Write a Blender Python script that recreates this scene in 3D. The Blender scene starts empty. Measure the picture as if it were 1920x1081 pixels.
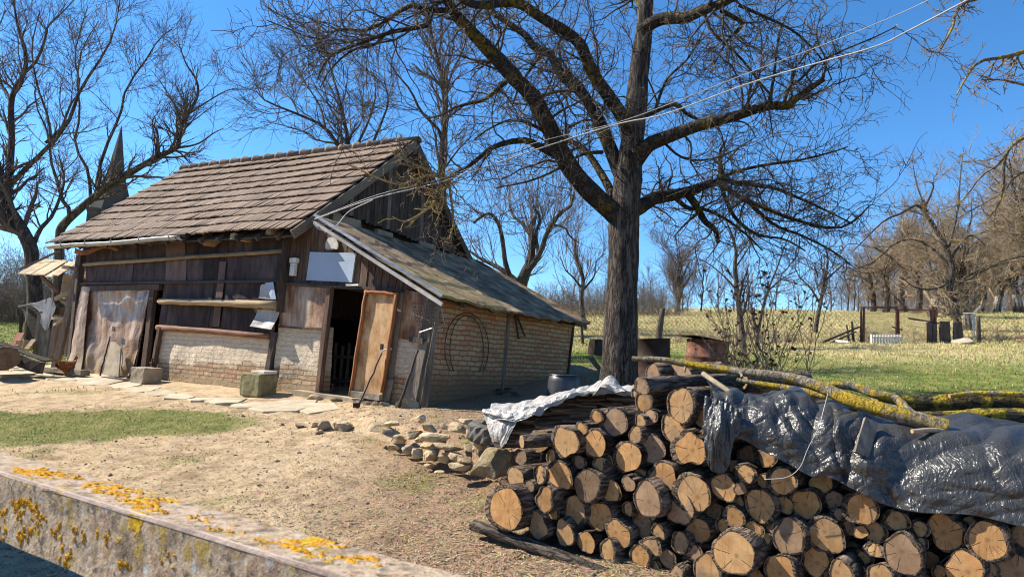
import bpy, bmesh, math, random
import numpy as np
from mathutils import Vector, Matrix, Quaternion
R = math.radians
random.seed(7)
rng = np.random.default_rng(11)
scene = bpy.context.scene
col = scene.collection
EYE = 1.6
F, PITCH, ROLL = 1301.8, R(5.93), R(3.26)
AX, AY, AZ = -1.385, 11.5, 0.762
TH = R(31.36)
U = np.array([math.cos(TH), -math.sin(TH), 0.0])
V = np.array([math.sin(TH), math.cos(TH), 0.0])
SV = AX * V[0] + AY * V[1]


# ------------------------------------------------------------------ helpers
def ray(px, py):
    X = (px - 960) / F
    Y = (540.5 - py) / F
    rx = X * math.cos(ROLL) - Y * math.sin(ROLL)
    up = X * math.sin(ROLL) + Y * math.cos(ROLL)
    return np.array([rx, math.cos(PITCH) - up * math.sin(PITCH), math.sin(PITCH) + up * math.cos(PITCH)])


CAM = np.array([0.0, 0.0, EYE])


def at(px, py, d):
    r = ray(px, py)
    return CAM + r * (d / r[1])


def px2m(px, d):
    return px * d / F


def hashn(ix, iy, s):
    h = (ix.astype(np.int64) * 374761393 + iy.astype(np.int64) * 668265263 + s * 982451653) & 0x7fffffff
    h = ((h ^ (h >> 13)) * 1274126177) & 0x7fffffff
    h = h ^ (h >> 16)
    return (h & 0xffff) / 65535.0


def vnoise(x, y, s=0):
    x = np.asarray(x, float); y = np.asarray(y, float)
    ix = np.floor(x); iy = np.floor(y)
    fx = x - ix; fy = y - iy
    fx = fx * fx * (3 - 2 * fx); fy = fy * fy * (3 - 2 * fy)
    a = hashn(ix, iy, s); b = hashn(ix + 1, iy, s); c = hashn(ix, iy + 1, s); d = hashn(ix + 1, iy + 1, s)
    return (a * (1 - fx) + b * fx) * (1 - fy) + (c * (1 - fx) + d * fx) * fy


def fbm(x, y, s=0, o=4):
    t = 0; a = .5
    for k in range(o):
        t = t + a * vnoise(np.asarray(x) * 2 ** k + 13.7 * k, np.asarray(y) * 2 ** k + 7.1 * k, s + k)
        a *= .5
    return t / (1 - .5 ** o)


def sstep(a, b, x):
    t = np.clip((np.asarray(x, float) - a) / (b - a), 0, 1)
    return t * t * (3 - 2 * t)


# terrace foot, seen from above
EDGE = np.array([(-3.4, 10.9), (-2.0, 9.75), (-1.15, 8.75), (-.5, 7.75), (.05, 7.15), (.9, 6.7), (3.0, 5.9), (5.5, 5.0), (9, 3.6), (14, 1.5)])


def terr_mask(x, y):
    ye = np.interp(x, EDGE[:, 0], EDGE[:, 1])
    return sstep(-.06, .34, y - ye) * sstep(-3.0, -1.6, x)


def height(x, y):
    x = np.asarray(x, float); y = np.asarray(y, float)
    s = SV - (x * V[0] + y * V[1])
    b = np.maximum(-s, 0)
    hi = .76 - .02 * np.clip(s, 0, 4) + np.where(b < 66, .117 * b, .117 * 66 + (b - 66) * .117 * np.clip(1 - (b - 66) / 14, 0, 1) * .5 + 0.4 * (1 - np.exp(-(b - 66) / 9)))
    hi = hi - np.maximum(b - 90, 0) * .03
    lo = np.where(s > 0, .76 - .13 * np.minimum(s, 5) - .02 * np.clip(s - 5, 0, 6), hi)
    m = terr_mask(x, y)
    z = lo * (1 - m) + hi * m
    wob = (fbm(x * .35, y * .35, 3, 3) - .5) * .22 * sstep(1, 10, np.abs(s)) * np.where(b > 0, 1, .25)
    wob = wob + (fbm(x * 1.7, y * 1.7, 9, 4) - .5) * .06 + ((fbm(x * 4.2, y * 4.2, 19, 4) - .5) * .075) * sstep(.3, 1.2, np.abs(s))
    far = sstep(14, 60, b)
    wob = wob + far * (fbm(x * .05, y * .05, 31, 3) - .5) * 1.1
    return z + wob


def hz(x, y):
    return float(height(np.array([x]), np.array([y]))[0])


def G(px, py, lo=2.0, hi=140.0):
    r = ray(px, py); r = r / r[1]
    ds = np.concatenate([np.arange(lo, 30, .02), np.arange(30, hi, .1)])
    p = CAM[None] + ds[:, None] * r[None]
    below = p[:, 2] < height(p[:, 0], p[:, 1])
    i = int(np.argmax(below)) if below.any() else len(ds) - 1
    q = p[i].copy(); q[2] = hz(q[0], q[1])
    return q


# barn local frame: x = along the long wall (right), y = into the picture, z = up
BARN_M = Matrix(((U[0], V[0], 0, AX), (U[1], V[1], 0, AY), (0, 0, 1, AZ), (0, 0, 0, 1)))
BARN_I = BARN_M.inverted()


def tobarn(p):
    q = BARN_I @ Vector(p)
    return np.array(q)


def frombarn(p):
    return np.array(BARN_M @ Vector(p))


_c = tobarn(CAM)


def _bray(px, py):
    r = ray(px, py)
    return np.array([r @ U, r @ V, r[2]])


def BW(px, py, v=0.0):
    """point of the long-wall plane (local y = v) seen at a pixel"""
    r = _bray(px, py); t = (v - _c[1]) / r[1]
    return _c + t * r


def BE(px, py, u=0.0, lean=.05):
    """point of the end-wall plane (local x = u, leaning) seen at a pixel"""
    r = _bray(px, py)
    t = (u - _c[0] + lean * _c[2]) / (r[0] - lean * r[2])
    return _c + t * r


def newmesh(name, verts, faces, mat=None, parent=None, smooth=False, loc=None):
    me = bpy.data.meshes.new(name)
    if isinstance(verts, np.ndarray) and isinstance(faces, np.ndarray):
        nv = len(verts); nf = len(faces); k = faces.shape[1]
        me.vertices.add(nv); me.vertices.foreach_set('co', np.ascontiguousarray(verts, dtype=np.float32).ravel())
        me.loops.add(nf * k); me.loops.foreach_set('vertex_index', np.ascontiguousarray(faces, dtype=np.int32).ravel())
        me.polygons.add(nf); me.polygons.foreach_set('loop_start', np.arange(0, nf * k, k, dtype=np.int32))
        me.polygons.foreach_set('loop_total', np.full(nf, k, dtype=np.int32))
        me.update(calc_edges=True)
    else:
        me.from_pydata([tuple(map(float, v)) for v in verts], [], [tuple(int(i) for i in f) for f in faces])
        me.update()
    if smooth:
        me.polygons.foreach_set('use_smooth', np.ones(len(me.polygons), dtype=bool))
    ob = bpy.data.objects.new(name, me)
    col.objects.link(ob)
    if mat: me.materials.append(mat)
    if parent is not None: ob.parent = parent
    if loc is not None: ob.location = loc
    return ob


def setattr_color(ob, name, rgba):
    a = ob.data.color_attributes.new(name, 'FLOAT_COLOR', 'POINT')
    a.data.foreach_set('color', np.ascontiguousarray(rgba, dtype=np.float32).ravel())


def setattr_float(ob, name, val, dom='POINT'):
    a = ob.data.attributes.new(name, 'FLOAT', dom)
    a.data.foreach_set('value', np.ascontiguousarray(val, dtype=np.float32).ravel())


def tag(o, label, cat, group=None, kind=None):
    if label: o['label'] = label
    if cat: o['category'] = cat
    if group: o['group'] = group
    if kind: o['kind'] = kind
    elif label and cat and o.parent is None: o['kind'] = 'thing'
    return o


def thing(name, label, cat, loc=(0, 0, 0), group=None, M=None):
    o = bpy.data.objects.new(name, None); col.objects.link(o)
    o.empty_display_size = .2
    if M is not None: o.matrix_world = M
    else: o.location = tuple(map(float, loc))
    return tag(o, label, cat, group)


def copy_tree(o, parent=None):
    c = o.copy(); col.objects.link(c)
    if parent is not None: c.parent = parent
    for ch in list(o.children): copy_tree(ch, c)
    return c


class MB:
    """collects simple solids into one mesh"""
    def __init__(s): s.v = []; s.f = []

    def add(s, vs, fs):
        b = len(s.v); s.v += [tuple(map(float, p)) for p in vs]; s.f += [tuple(b + i for i in f) for f in fs]

    def box(s, c, size, rot=None, j=0):
        hx, hy, hz_ = [a / 2 for a in size]
        vs = [Vector((sx * hx, sy * hy, sz * hz_)) for sz in (-1, 1) for sx, sy in ((-1, -1), (1, -1), (1, 1), (-1, 1))]
        if j: vs = [v + Vector((random.uniform(-j, j), random.uniform(-j, j), random.uniform(-j, j))) for v in vs]
        if rot is not None: vs = [rot @ v for v in vs]
        c = Vector(tuple(map(float, c)))
        s.add([v + c for v in vs], [(3, 2, 1, 0), (4, 5, 6, 7), (0, 1, 5, 4), (1, 2, 6, 5), (2, 3, 7, 6), (3, 0, 4, 7)])

    def beam(s, a, b, w, h, up=(0, 0, 1), j=0, seg=1, bow=0):
        a = Vector(tuple(map(float, a))); b = Vector(tuple(map(float, b))); d = (b - a); L = d.length; d.normalize()
        u = Vector(up); x = d.cross(u)
        if x.length < 1e-4: x = d.cross(Vector((1, 0, 0)))
        x.normalize(); y = x.cross(d); y.normalize()
        base = len(s.v)
        for i in range(seg + 1):
            p = a + d * (L * i / seg) + y * (bow * math.sin(math.pi * i / seg))
            for sx, sy in ((-1, -1), (1, -1), (1, 1), (-1, 1)):
                q = p + x * (sx * w / 2 + random.uniform(-j, j)) + y * (sy * h / 2 + random.uniform(-j, j))
                s.v.append(tuple(q))
        for i in range(seg):
            o = base + i * 4
            for k in range(4):
                s.f.append((o + k, o + (k + 1) % 4, o + 4 + (k + 1) % 4, o + 4 + k))
        s.f.append((base + 3, base + 2, base + 1, base)); o = base + seg * 4; s.f.append((o, o + 1, o + 2, o + 3))

    def tube(s, pts, rad, k=8, cap=True, jit=0):
        pts = [Vector(tuple(map(float, p))) for p in pts]; n = len(pts)
        if not hasattr(rad, '__len__'): rad = [rad] * n
        base = len(s.v); ref = None
        for i, p in enumerate(pts):
            t = (pts[min(i + 1, n - 1)] - pts[max(i - 1, 0)]); t.normalize()
            if ref is None:
                ref = t.orthogonal().normalized()
            ref = (ref - t * ref.dot(t)).normalized(); bi = t.cross(ref)
            for q in range(k):
                a = 2 * math.pi * q / k; r = rad[i] * (1 + random.uniform(-jit, jit))
                s.v.append(tuple(p + ref * (r * math.cos(a)) + bi * (r * math.sin(a))))
        for i in range(n - 1):
            o = base + i * k
            for q in range(k): s.f.append((o + q, o + (q + 1) % k, o + k + (q + 1) % k, o + k + q))
        if cap:
            s.f.append(tuple(base + q for q in reversed(range(k)))); o = base + (n - 1) * k; s.f.append(tuple(o + q for q in range(k)))

    def sheet(s, grid, th=0.0, nrm=None):
        """grid[i][j] of points -> a sheet, thickened along nrm"""
        n, m = len(grid), len(grid[0]); base = len(s.v)
        for row in grid:
            for p in row: s.v.append(tuple(map(float, p)))
        for i in range(n - 1):
            for j in range(m - 1):
                o = base + i * m + j; s.f.append((o, o + 1, o + m + 1, o + m))
        if th:
            b2 = len(s.v); nv = Vector(nrm) * th
            for row in grid:
                for p in row: s.v.append(tuple(Vector(tuple(map(float, p))) - nv))
            for i in range(n - 1):
                for j in range(m - 1):
                    o = b2 + i * m + j; s.f.append((o + m, o + m + 1, o + 1, o))
            bd = [(0, j) for j in range(m)] + [(i, m - 1) for i in range(1, n)] + [(n - 1, j) for j in range(m - 2, -1, -1)] + [(i, 0) for i in range(n - 2, 0, -1)]
            ids = [i * m + j for i, j in bd]
            for a, b in zip(ids, ids[1:] + ids[:1]): s.f.append((base + b, base + a, b2 + a, b2 + b))

    def build(s, name, mat, parent=None, smooth=False, bevel=0):
        o = newmesh(name, s.v, s.f, mat, parent, smooth)
        if bevel:
            m = o.modifiers.new('bevel', 'BEVEL'); m.width = bevel; m.segments = 2; m.limit_method = 'ANGLE'
        return o


def lerp(a, b, t): return np.asarray(a) * (1 - t) + np.asarray(b) * t


def bil(a, b, c, d, s, t):
    """a b along s at t=0, d c at t=1"""
    return lerp(lerp(a, b, s), lerp(d, c, s), t)


def spline(pts, n):
    P = np.array(pts, float); m = len(P)
    if m == 2: return np.array([lerp(P[0], P[1], i / (n - 1)) for i in range(n)])
    E = np.vstack([2 * P[0] - P[1], P, 2 * P[-1] - P[-2]])
    out = []
    for q in np.linspace(0, m - 1, n):
        i = min(int(q), m - 2); t = q - i
        p0, p1, p2, p3 = E[i], E[i + 1], E[i + 2], E[i + 3]
        out.append(.5 * ((2 * p1) + (-p0 + p2) * t + (2 * p0 - 5 * p1 + 4 * p2 - p3) * t * t + (-p0 + 3 * p1 - 3 * p2 + p3) * t ** 3))
    return np.array(out)


# ------------------------------------------------------------------ materials
class NT:
    def __init__(s, name):
        m = bpy.data.materials.new(name); m.use_nodes = True
        s.m = m; s.t = m.node_tree; s.n = s.t.nodes; s.l = s.t.links
        s.b = s.n['Principled BSDF']; s.b.inputs['Specular IOR Level'].default_value = .25
        s.tc = s.n.new('ShaderNodeTexCoord')

    def node(s, ty, **kw):
        n = s.n.new(ty)
        for k, v in kw.items():
            if k[0] == 'i' and k[1:].isdigit(): s.put(n, int(k[1:]), v)
            else: setattr(n, k, v)
        return n

    def put(s, n, i, v):
        if isinstance(v, bpy.types.NodeSocket): s.l.new(v, n.inputs[i])
        else: n.inputs[i].default_value = v

    def coord(s, scale=(1, 1, 1), kind='Object', rot=(0, 0, 0), off=True):
        mp = s.n.new('ShaderNodeMapping'); s.l.new(s.tc.outputs[kind], mp.inputs[0]); mp.inputs['Scale'].default_value = scale
        mp.inputs['Rotation'].default_value = rot
        if off:
            oi = s.n.new('ShaderNodeObjectInfo'); mu = s.math('MULTIPLY', oi.outputs['Random'], 37.0)
            cb = s.node('ShaderNodeCombineXYZ', i0=mu, i1=mu, i2=mu); s.l.new(cb.outputs[0], mp.inputs['Location'])
        return mp.outputs[0]

    def noise(s, vec, scale, detail=6, rough=.6, dist=0):
        n = s.node('ShaderNodeTexNoise'); s.l.new(vec, n.inputs['Vector'])
        n.inputs['Scale'].default_value = scale; n.inputs['Detail'].default_value = detail; n.inputs['Roughness'].default_value = rough
        n.inputs['Distortion'].default_value = dist
        return n.outputs[0]

    def vor(s, vec, scale, feature='F1', out=0, rnd=1):
        n = s.node('ShaderNodeTexVoronoi', feature=feature); s.l.new(vec, n.inputs['Vector']); n.inputs['Scale'].default_value = scale
        n.inputs['Randomness'].default_value = rnd
        return n.outputs[out]

    def math(s, op, a, b=0.0, c=0.0, clamp=False):
        n = s.node('ShaderNodeMath', operation=op, use_clamp=clamp); s.put(n, 0, a); s.put(n, 1, b); s.put(n, 2, c)
        return n.outputs[0]

    def ramp(s, fac, stops, interp='LINEAR'):
        n = s.node('ShaderNodeValToRGB'); s.l.new(fac, n.inputs[0]); r = n.color_ramp; r.interpolation = interp
        while len(r.elements) > 1: r.elements.remove(r.elements[-1])
        for i, (p, c) in enumerate(stops):
            e = r.elements[0] if i == 0 else r.elements.new(p)
            e.position = p; e.color = (c if hasattr(c, '__len__') else (c, c, c)) + ((1,) if not hasattr(c, '__len__') or len(c) == 3 else ())
        return n.outputs[0]

    def rampf(s, fac, a, b):
        n = s.node('ShaderNodeMapRange', clamp=True); s.put(n, 0, fac); s.put(n, 1, a); s.put(n, 2, b); n.interpolation_type = 'SMOOTHSTEP'
        return n.outputs[0]

    def mix(s, fac, a, b, mode='MIX'):
        n = s.node('ShaderNodeMix', data_type='RGBA', blend_type=mode)
        for i, v in ((0, fac), (6, a), (7, b)):
            if isinstance(v, bpy.types.NodeSocket): s.l.new(v, n.inputs[i])
            elif i == 0: n.inputs[0].default_value = v
            else: n.inputs[i].default_value = tuple(v) + ((1,) if len(v) == 3 else ())
        return n.outputs[2]

    def sep(s, vec):
        n = s.n.new('ShaderNodeSeparateXYZ'); s.l.new(vec, n.inputs[0]); return n.outputs

    def rnd(s):
        return s.n.new('ShaderNodeObjectInfo').outputs['Random']

    def vary(s, colr, amt=.35):
        """per-object brightness"""
        v = s.math('MULTIPLY_ADD', s.rnd(), amt, 1 - amt / 2)
        h = s.node('ShaderNodeHueSaturation'); s.l.new(colr, h.inputs['Color']); s.l.new(v, h.inputs['Value']); return h.outputs[0]

    def fin(s, colr, rough=.85, bump=None, bs=.3, bd=.01, spec=.25, metal=0, extra=None):
        if isinstance(colr, bpy.types.NodeSocket): s.l.new(colr, s.b.inputs['Base Color'])
        else: s.b.inputs['Base Color'].default_value = tuple(colr) + (1,)
        s.put(s.b, s.b.inputs.find('Roughness'), rough)
        s.b.inputs['Specular IOR Level'].default_value = spec; s.b.inputs['Metallic'].default_value = metal
        if bump is not None:
            b = s.node('ShaderNodeBump'); b.inputs['Strength'].default_value = bs; b.inputs['Distance'].default_value = bd
            s.l.new(bump, b.inputs['Height']); s.l.new(b.outputs[0], s.b.inputs['Normal'])
        return s.m


def simple(name, cols, scale=6, stretch=(1, 1, 1), rough=.85, bs=.5, bd=.01, detail=8, vary=.25, spec=.25, metal=0, big=.6, kind='Object'):
    """weathered surface: fine grain + large stains"""
    n = NT(name); v = n.coord(stretch, kind); f = n.noise(v, scale, detail, .65)
    k = len(cols)
    c = n.ramp(f, [(.32 + .36 * i / max(k - 1, 1), cols[i]) for i in range(k)])
    v2 = n.coord((1, 1, 1), kind); g = n.noise(v2, scale * .17, 4, .5)
    c = n.mix(n.math('MULTIPLY', n.rampf(g, .45, .7), big), c, tuple(a * .5 for a in cols[0]))
    if vary: c = n.vary(c, vary)
    fine = n.noise(v, scale * 5, 5, .7)
    h = n.math('ADD', f, n.math('MULTIPLY', fine, .35))
    return n.fin(c, rough, h, bs, bd, spec, metal)
M = {}


def wood(name, a, b, axis, **kw):
    st = [7.0, 7.0, 7.0]; st[axis] = .7
    M[name] = simple(name, [a, b], kw.pop('scale', 5), tuple(st), bs=.6, bd=.008, **kw)


wood('wood_dark_z', (.035, .026, .022), (.13, .10, .085), 2)
wood('wood_brown_z', (.06, .035, .025), (.19, .12, .085), 2, vary=.5)
wood('wood_grey_z', (.10, .085, .07), (.26, .22, .18), 2, vary=.4)
wood('wood_tan_x', (.22, .155, .09), (.46, .35, .21), 0)
wood('wood_red_x', (.11, .05, .03), (.30, .17, .11), 0)
wood('wood_grey_x', (.11, .09, .07), (.30, .25, .19), 0)
wood('wood_tan_y', (.24, .17, .10), (.46, .36, .22), 1)
wood('wood_orange_z', (.16, .055, .02), (.40, .17, .07), 2)
wood('slab_x', (.08, .05, .032), (.40, .275, .185), 0, vary=.8)
wood('stick_z', (.25, .19, .12), (.46, .37, .25), 2)
M['weld'] = simple('weld', [(.38, .27, .22), (.55, .45, .40)], 30)
M['plank_edge'] = simple('plank_edge', [(.12, .10, .08), (.30, .26, .21)], 9, (1, 1, 1))
M['dark_sheet'] = simple('dark_sheet', [(.030, .022, .023), (.068, .052, .052), (.125, .085, .07)], 3.5, (1.6, 1, .45), rough=.8, bs=.6, bd=.02, vary=.55, spec=.12)
M['brown_sheet'] = simple('brown_sheet', [(.09, .045, .03), (.20, .11, .08)], 4, (1.5, 1.5, .5), rough=.6, vary=.2)
M['pale_sheet'] = simple('pale_sheet', [(.33, .31, .29), (.52, .50, .47)], 5, rough=.6)
M['zinc'] = simple('zinc', [(.28, .28, .28), (.50, .50, .50)], 6, (.6, 3, 3), rough=.42, spec=.5, metal=.55, bs=.1, big=.3)
M['rust'] = simple('rust', [(.055, .022, .014), (.17, .07, .045), (.27, .12, .07)], 6, rough=.75, vary=.2)
M['rust_dark'] = simple('rust_dark', [(.03, .018, .015), (.09, .05, .036)], 8, rough=.8)
M['foam'] = simple('foam', [(.34, .42, .53), (.42, .50, .61)], 14, (.3, 1, 9), rough=.6, bs=.25, vary=0, big=.12)
M['white'] = simple('white', [(.55, .53, .48), (.76, .74, .69)], 9, rough=.7, big=.25)
M['board_tan'] = simple('board_tan', [(.24, .115, .045), (.50, .30, .14), (.66, .46, .28)], 5, (1, 1, .5), rough=.7, vary=0, big=.35)
M['black_plastic'] = simple('black_plastic', [(.022, .024, .028), (.045, .048, .055)], 5, rough=.38, spec=.5, bs=.05, big=0)
M['rubber'] = simple('rubber', [(.05, .048, .046), (.15, .14, .13)], 9, rough=.8, big=.3)
M['iron'] = simple('iron', [(.03, .022, .018), (.10, .065, .045)], 20, rough=.6, spec=.4)
M['cable'] = simple('cable', [(.30, .30, .30), (.46, .46, .46)], 9, rough=.5, big=0)
M['stone'] = simple('stone', [(.25, .18, .105), (.49, .375, .235), (.62, .505, .35)], 8, rough=.95, bs=1, bd=.045, vary=.45)
M['flag'] = simple('flag', [(.34, .28, .19), (.52, .45, .34)], 4, rough=.95, bs=.6, bd=.01, vary=.25, big=.35)
M['pale_rock'] = simple('pale_rock', [(.45, .42, .37), (.66, .63, .58)], 7, rough=.9, bs=.6, vary=.15)
M['concrete'] = simple('concrete', [(.26, .21, .15), (.42, .35, .26)], 6, rough=.95, bs=.7, bd=.015)
M['soil'] = simple('soil', [(.20, .15, .095), (.36, .28, .185)], 9, rough=1, bs=1, bd=.02, vary=.2)
M['clay_pot'] = simple('clay_pot', [(.22, .09, .05), (.33, .15, .09)], 9)
M['cloth'] = simple('cloth', [(.06, .065, .08), (.13, .14, .165)], 7, rough=.95)
M['feather'] = simple('feather', [(.10, .03, .012), (.24, .085, .03), (.34, .14, .05)], 28, (1, 1, .5), rough=.8, bs=.6, vary=0, big=.3)
M['feather_pale'] = simple('feather_pale', [(.42, .24, .09), (.55, .36, .17)], 28, rough=.8, vary=0)
M['comb'] = simple('comb', [(.45, .03, .02), (.5, .05, .03)], 9, vary=0)
M['beak'] = simple('beak', [(.4, .24, .06), (.45, .3, .1)], 9, vary=0)
M['red_tile'] = simple('red_tile', [(.28, .10, .06), (.42, .18, .11)], 7)
M['brick_pale'] = simple('brick_pale', [(.38, .24, .16), (.52, .38, .27)], 9)
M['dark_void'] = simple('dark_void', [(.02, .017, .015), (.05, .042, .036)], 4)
M['church_stone'] = simple('church_stone', [(.045, .038, .034), (.085, .073, .066)], 1.5, vary=0)
M['slate'] = simple('slate', [(.045, .04, .038), (.075, .066, .062)], 2, vary=0)
M['mossy_roof'] = None


def tile_mat():
    n = NT('roof_tile'); v = n.coord((1, 1, 1), off=False)
    a = n.node('ShaderNodeAttribute', attribute_name='rnd')
    c = n.ramp(a.outputs['Fac'], [(0, (.105, .068, .048)), (.45, (.175, .118, .085)), (.8, (.235, .165, .12)), (1, (.30, .21, .15))])
    f = n.noise(v, 14, 7, .7)
    c = n.mix(n.rampf(f, .42, .75), c, (.115, .09, .07))
    g = n.noise(v, 1.1, 4, .5)
    c = n.mix(n.math('MULTIPLY', n.rampf(g, .5, .75), .55), c, (.085, .066, .054))
    li = n.noise(v, 45, 3, .6)
    c = n.mix(n.math('MULTIPLY', n.rampf(li, .62, .7), .5), c, (.36, .33, .26))
    return n.fin(c, .9, f, .5, .01)


M['tile'] = tile_mat()


def masonry(name, ax, plaster_lo, plaster_hi, plaster_col, red, washed, mud_h=(.24, .08), mud_c=(.36, .27, .165), tintc=(1, 1, 1)):
    n = NT(name); v = n.coord((1, 1, 1), off=False); s = n.sep(v)
    wob = n.noise(v, 2.2, 3, .5)
    zz = n.math('ADD', s[2], n.math('ADD', n.math('MULTIPLY_ADD', wob, .05, -.025), n.math('MULTIPLY_ADD', n.noise(v, 9, 2, .5), .03, -.015)))
    xx = n.math('ADD', s[ax], n.math('MULTIPLY_ADD', n.noise(v, 6, 3, .6), .075, -.0375))
    cb = n.node('ShaderNodeCombineXYZ', i0=xx, i1=zz, i2=0.0)
    br = n.node('ShaderNodeTexBrick'); n.l.new(cb.outputs[0], br.inputs['Vector'])
    br.inputs['Scale'].default_value = 1; br.inputs['Brick Width'].default_value = .265; br.inputs['Row Height'].default_value = .088
    br.inputs['Mortar Size'].default_value = .011; br.inputs['Mortar Smooth'].default_value = .35; br.inputs['Bias'].default_value = 0
    br.inputs['Color1'].default_value = (0, 0, 0, 1); br.inputs['Color2'].default_value = (1, 1, 1, 1); br.inputs['Mortar'].default_value = (.5, .5, .5, 1)
    pal = n.ramp(br.outputs[0], [(0, (.44, .30, .18)), (.25, (.50, .36, .22)), (.5, (.40, .24, .14)), (.7, red), (.88, (.44, .33, .22)), (1, (.22, .17, .13))])
    f = n.noise(v, 16, 7, .7)
    pal = n.mix(n.rampf(f, .35, .8), pal, (.42, .33, .22))
    mort = n.rampf(br.outputs[1], .2, .8)
    c = n.mix(mort, pal, (.22, .165, .115))
    # worn lime plaster, thinner towards the foot
    pn = n.noise(v, 1.5, 6, .62)
    pz = n.math('ADD', n.rampf(s[2], plaster_lo, plaster_hi), n.math('MULTIPLY_ADD', pn, 1.6, -.8))
    pm = n.math('MULTIPLY', n.rampf(pz, .28, .62), washed)
    pc = n.ramp(n.noise(v, 7, 7, .7), [(.3, tuple(a * .74 for a in plaster_col)), (.65, plaster_col)])
    crk = n.vor(n.coord((1.0, 1.0, 1.9), off=False), 7.5, 'DISTANCE_TO_EDGE')
    pc = n.mix(n.math('MULTIPLY', n.rampf(crk, .04, .0), .16), pc, (.25, .19, .14))
    c = n.mix(pm, c, pc)
    # mud splashed at the foot
    mud = n.math('ADD', s[2], n.math('MULTIPLY_ADD', n.noise(v, 2, 4, .6), .34, -.17))
    c = n.mix(n.rampf(mud, *mud_h), c, mud_c)
    c = n.mix(1.0, c, tintc, 'MULTIPLY')
    hm = n.math('MULTIPLY', br.outputs[1], n.math('MULTIPLY_ADD', pm, -.55, 1.0))
    h = n.math('SUBTRACT', n.math('MULTIPLY_ADD', f, .5, n.math('MULTIPLY', n.noise(v, 5, 6, .6), .9)), n.math('MULTIPLY', hm, 1.1))
    h = n.math('ADD', h, n.math('MULTIPLY', n.rampf(crk, .0, .06), n.math('MULTIPLY', pm, .10)))
    return n.fin(c, .95, h, 1.0, .032)


M['wall_front'] = masonry('limewashed_brick', 0, .2, .75, (.74, .625, .48), (.42, .21, .12), .9)
M['wall_end'] = masonry('bare_brick', 1, .5, 3.0, (.44, .31, .20), (.46, .17, .09), .5, (.72, .30), (.21, .155, .10), (1.12, .93, .76))


def tin_mat():
    n = NT('rusty_tin'); v = n.coord((1, 1, 1)); vs = n.coord((2.2, 2.2, .35))
    f = n.noise(v, 1.6, 6, .6, .4); st = n.noise(vs, 3, 7, .65); fine = n.noise(v, 26, 5, .7)
    c = n.ramp(n.math('MULTIPLY_ADD', st, .6, n.math('MULTIPLY', f, .45)), [(.38, (.06, .028, .018)), (.46, (.19, .095, .055)), (.54, (.33, .195, .115)), (.63, (.45, .35, .25)), (.70, (.33, .17, .075))])
    z = n.sep(n.tc.outputs['Object'])[2]
    lo = n.math('ADD', z, n.math('MULTIPLY_ADD', f, .8, -.4))
    c = n.mix(n.math('MULTIPLY', n.rampf(lo, .85, .15), .75), c, (.42, .31, .18))
    c = n.mix(n.math('MULTIPLY', n.rampf(fine, .55, .75), .35), c, (.11, .06, .04))
    return n.fin(c, .42, n.math('ADD', f, n.math('MULTIPLY', fine, .1)), .4, .02, .5)


M['tin'] = tin_mat()


def felt_roof():
    n = NT('mossy_roof_felt'); v = n.coord((1, 1, 1), off=False); f = n.noise(v, 3, 7, .65); g = n.noise(v, .9, 4, .55); fi = n.noise(v, 30, 5, .7)
    c = n.ramp(f, [(.32, (.07, .047, .03)), (.5, (.19, .13, .08)), (.70, (.42, .32, .19))])
    s = n.sep(v)
    mo = n.math('MULTIPLY', n.rampf(n.math('ADD', g, n.math('MULTIPLY', n.rampf(s[0], -1.3, .2), .28)), .55, .78), n.rampf(s[1], 2.6, .4))
    c = n.mix(n.math('MULTIPLY', mo, .42), c, (.27, .23, .07))
    c = n.mix(n.math('MULTIPLY', n.rampf(fi, .55, .75), .5), c, (.09, .07, .05))
    return n.fin(c, .95, n.math('ADD', f, n.math('MULTIPLY', fi, .3)), .9, .02)


M['mossy_roof'] = felt_roof()


def bark(name, a, b, lich=0.0, lcol=(.50, .33, .02), scale=9, st=(1, 1, .22), bs=1.0, bd=.05, kind='Object', moss=0):
    n = NT(name); v = n.coord(st, kind); w = n.noise(v, scale * .7, 3, .5)
    f = n.noise(v, scale * 2.2, 7, .72); rn = n.noise(v, scale * .9, 4, .6, .5)
    rg = n.math('SUBTRACT', 1.0, n.math('MULTIPLY', n.math('ABSOLUTE', n.math('SUBTRACT', rn, .5)), 5.0, clamp=True))
    cr = n.math('SUBTRACT', 1.0, n.math('POWER', rg, 3.0))
    h = n.math('MULTIPLY_ADD', cr, .55, n.math('MULTIPLY', f, .8))
    c = n.ramp(n.math('MULTIPLY', h, .8), [(.3, a), (.86, b)])
    c = n.mix(n.math('MULTIPLY', n.rampf(w, .5, .72), .45), c, tuple(x * .6 for x in a))
    v1 = n.coord((1, 1, 1), kind)
    if moss:
        c = n.mix(n.math('MULTIPLY', n.rampf(n.noise(v1, 5, 5, .6), .5, .66), moss), c, (.07, .065, .02))
    if lich:
        l = n.noise(v1, 9, 6, .68); l2 = n.noise(v1, 1.9, 3, .5)
        mk = n.rampf(n.math('MULTIPLY_ADD', l2, .55, n.math('MULTIPLY', l, .6)), .60 - lich * .16, .68 - lich * .16)
        lc = n.mix(n.rampf(n.noise(v1, 40, 3, .6), .4, .65), lcol, tuple(x * .55 for x in lcol))
        c = n.mix(mk, c, lc); h = n.math('MULTIPLY_ADD', mk, .5, h)
    c = n.vary(c, .3)
    return n.fin(c, .95, h, bs, bd)


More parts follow.
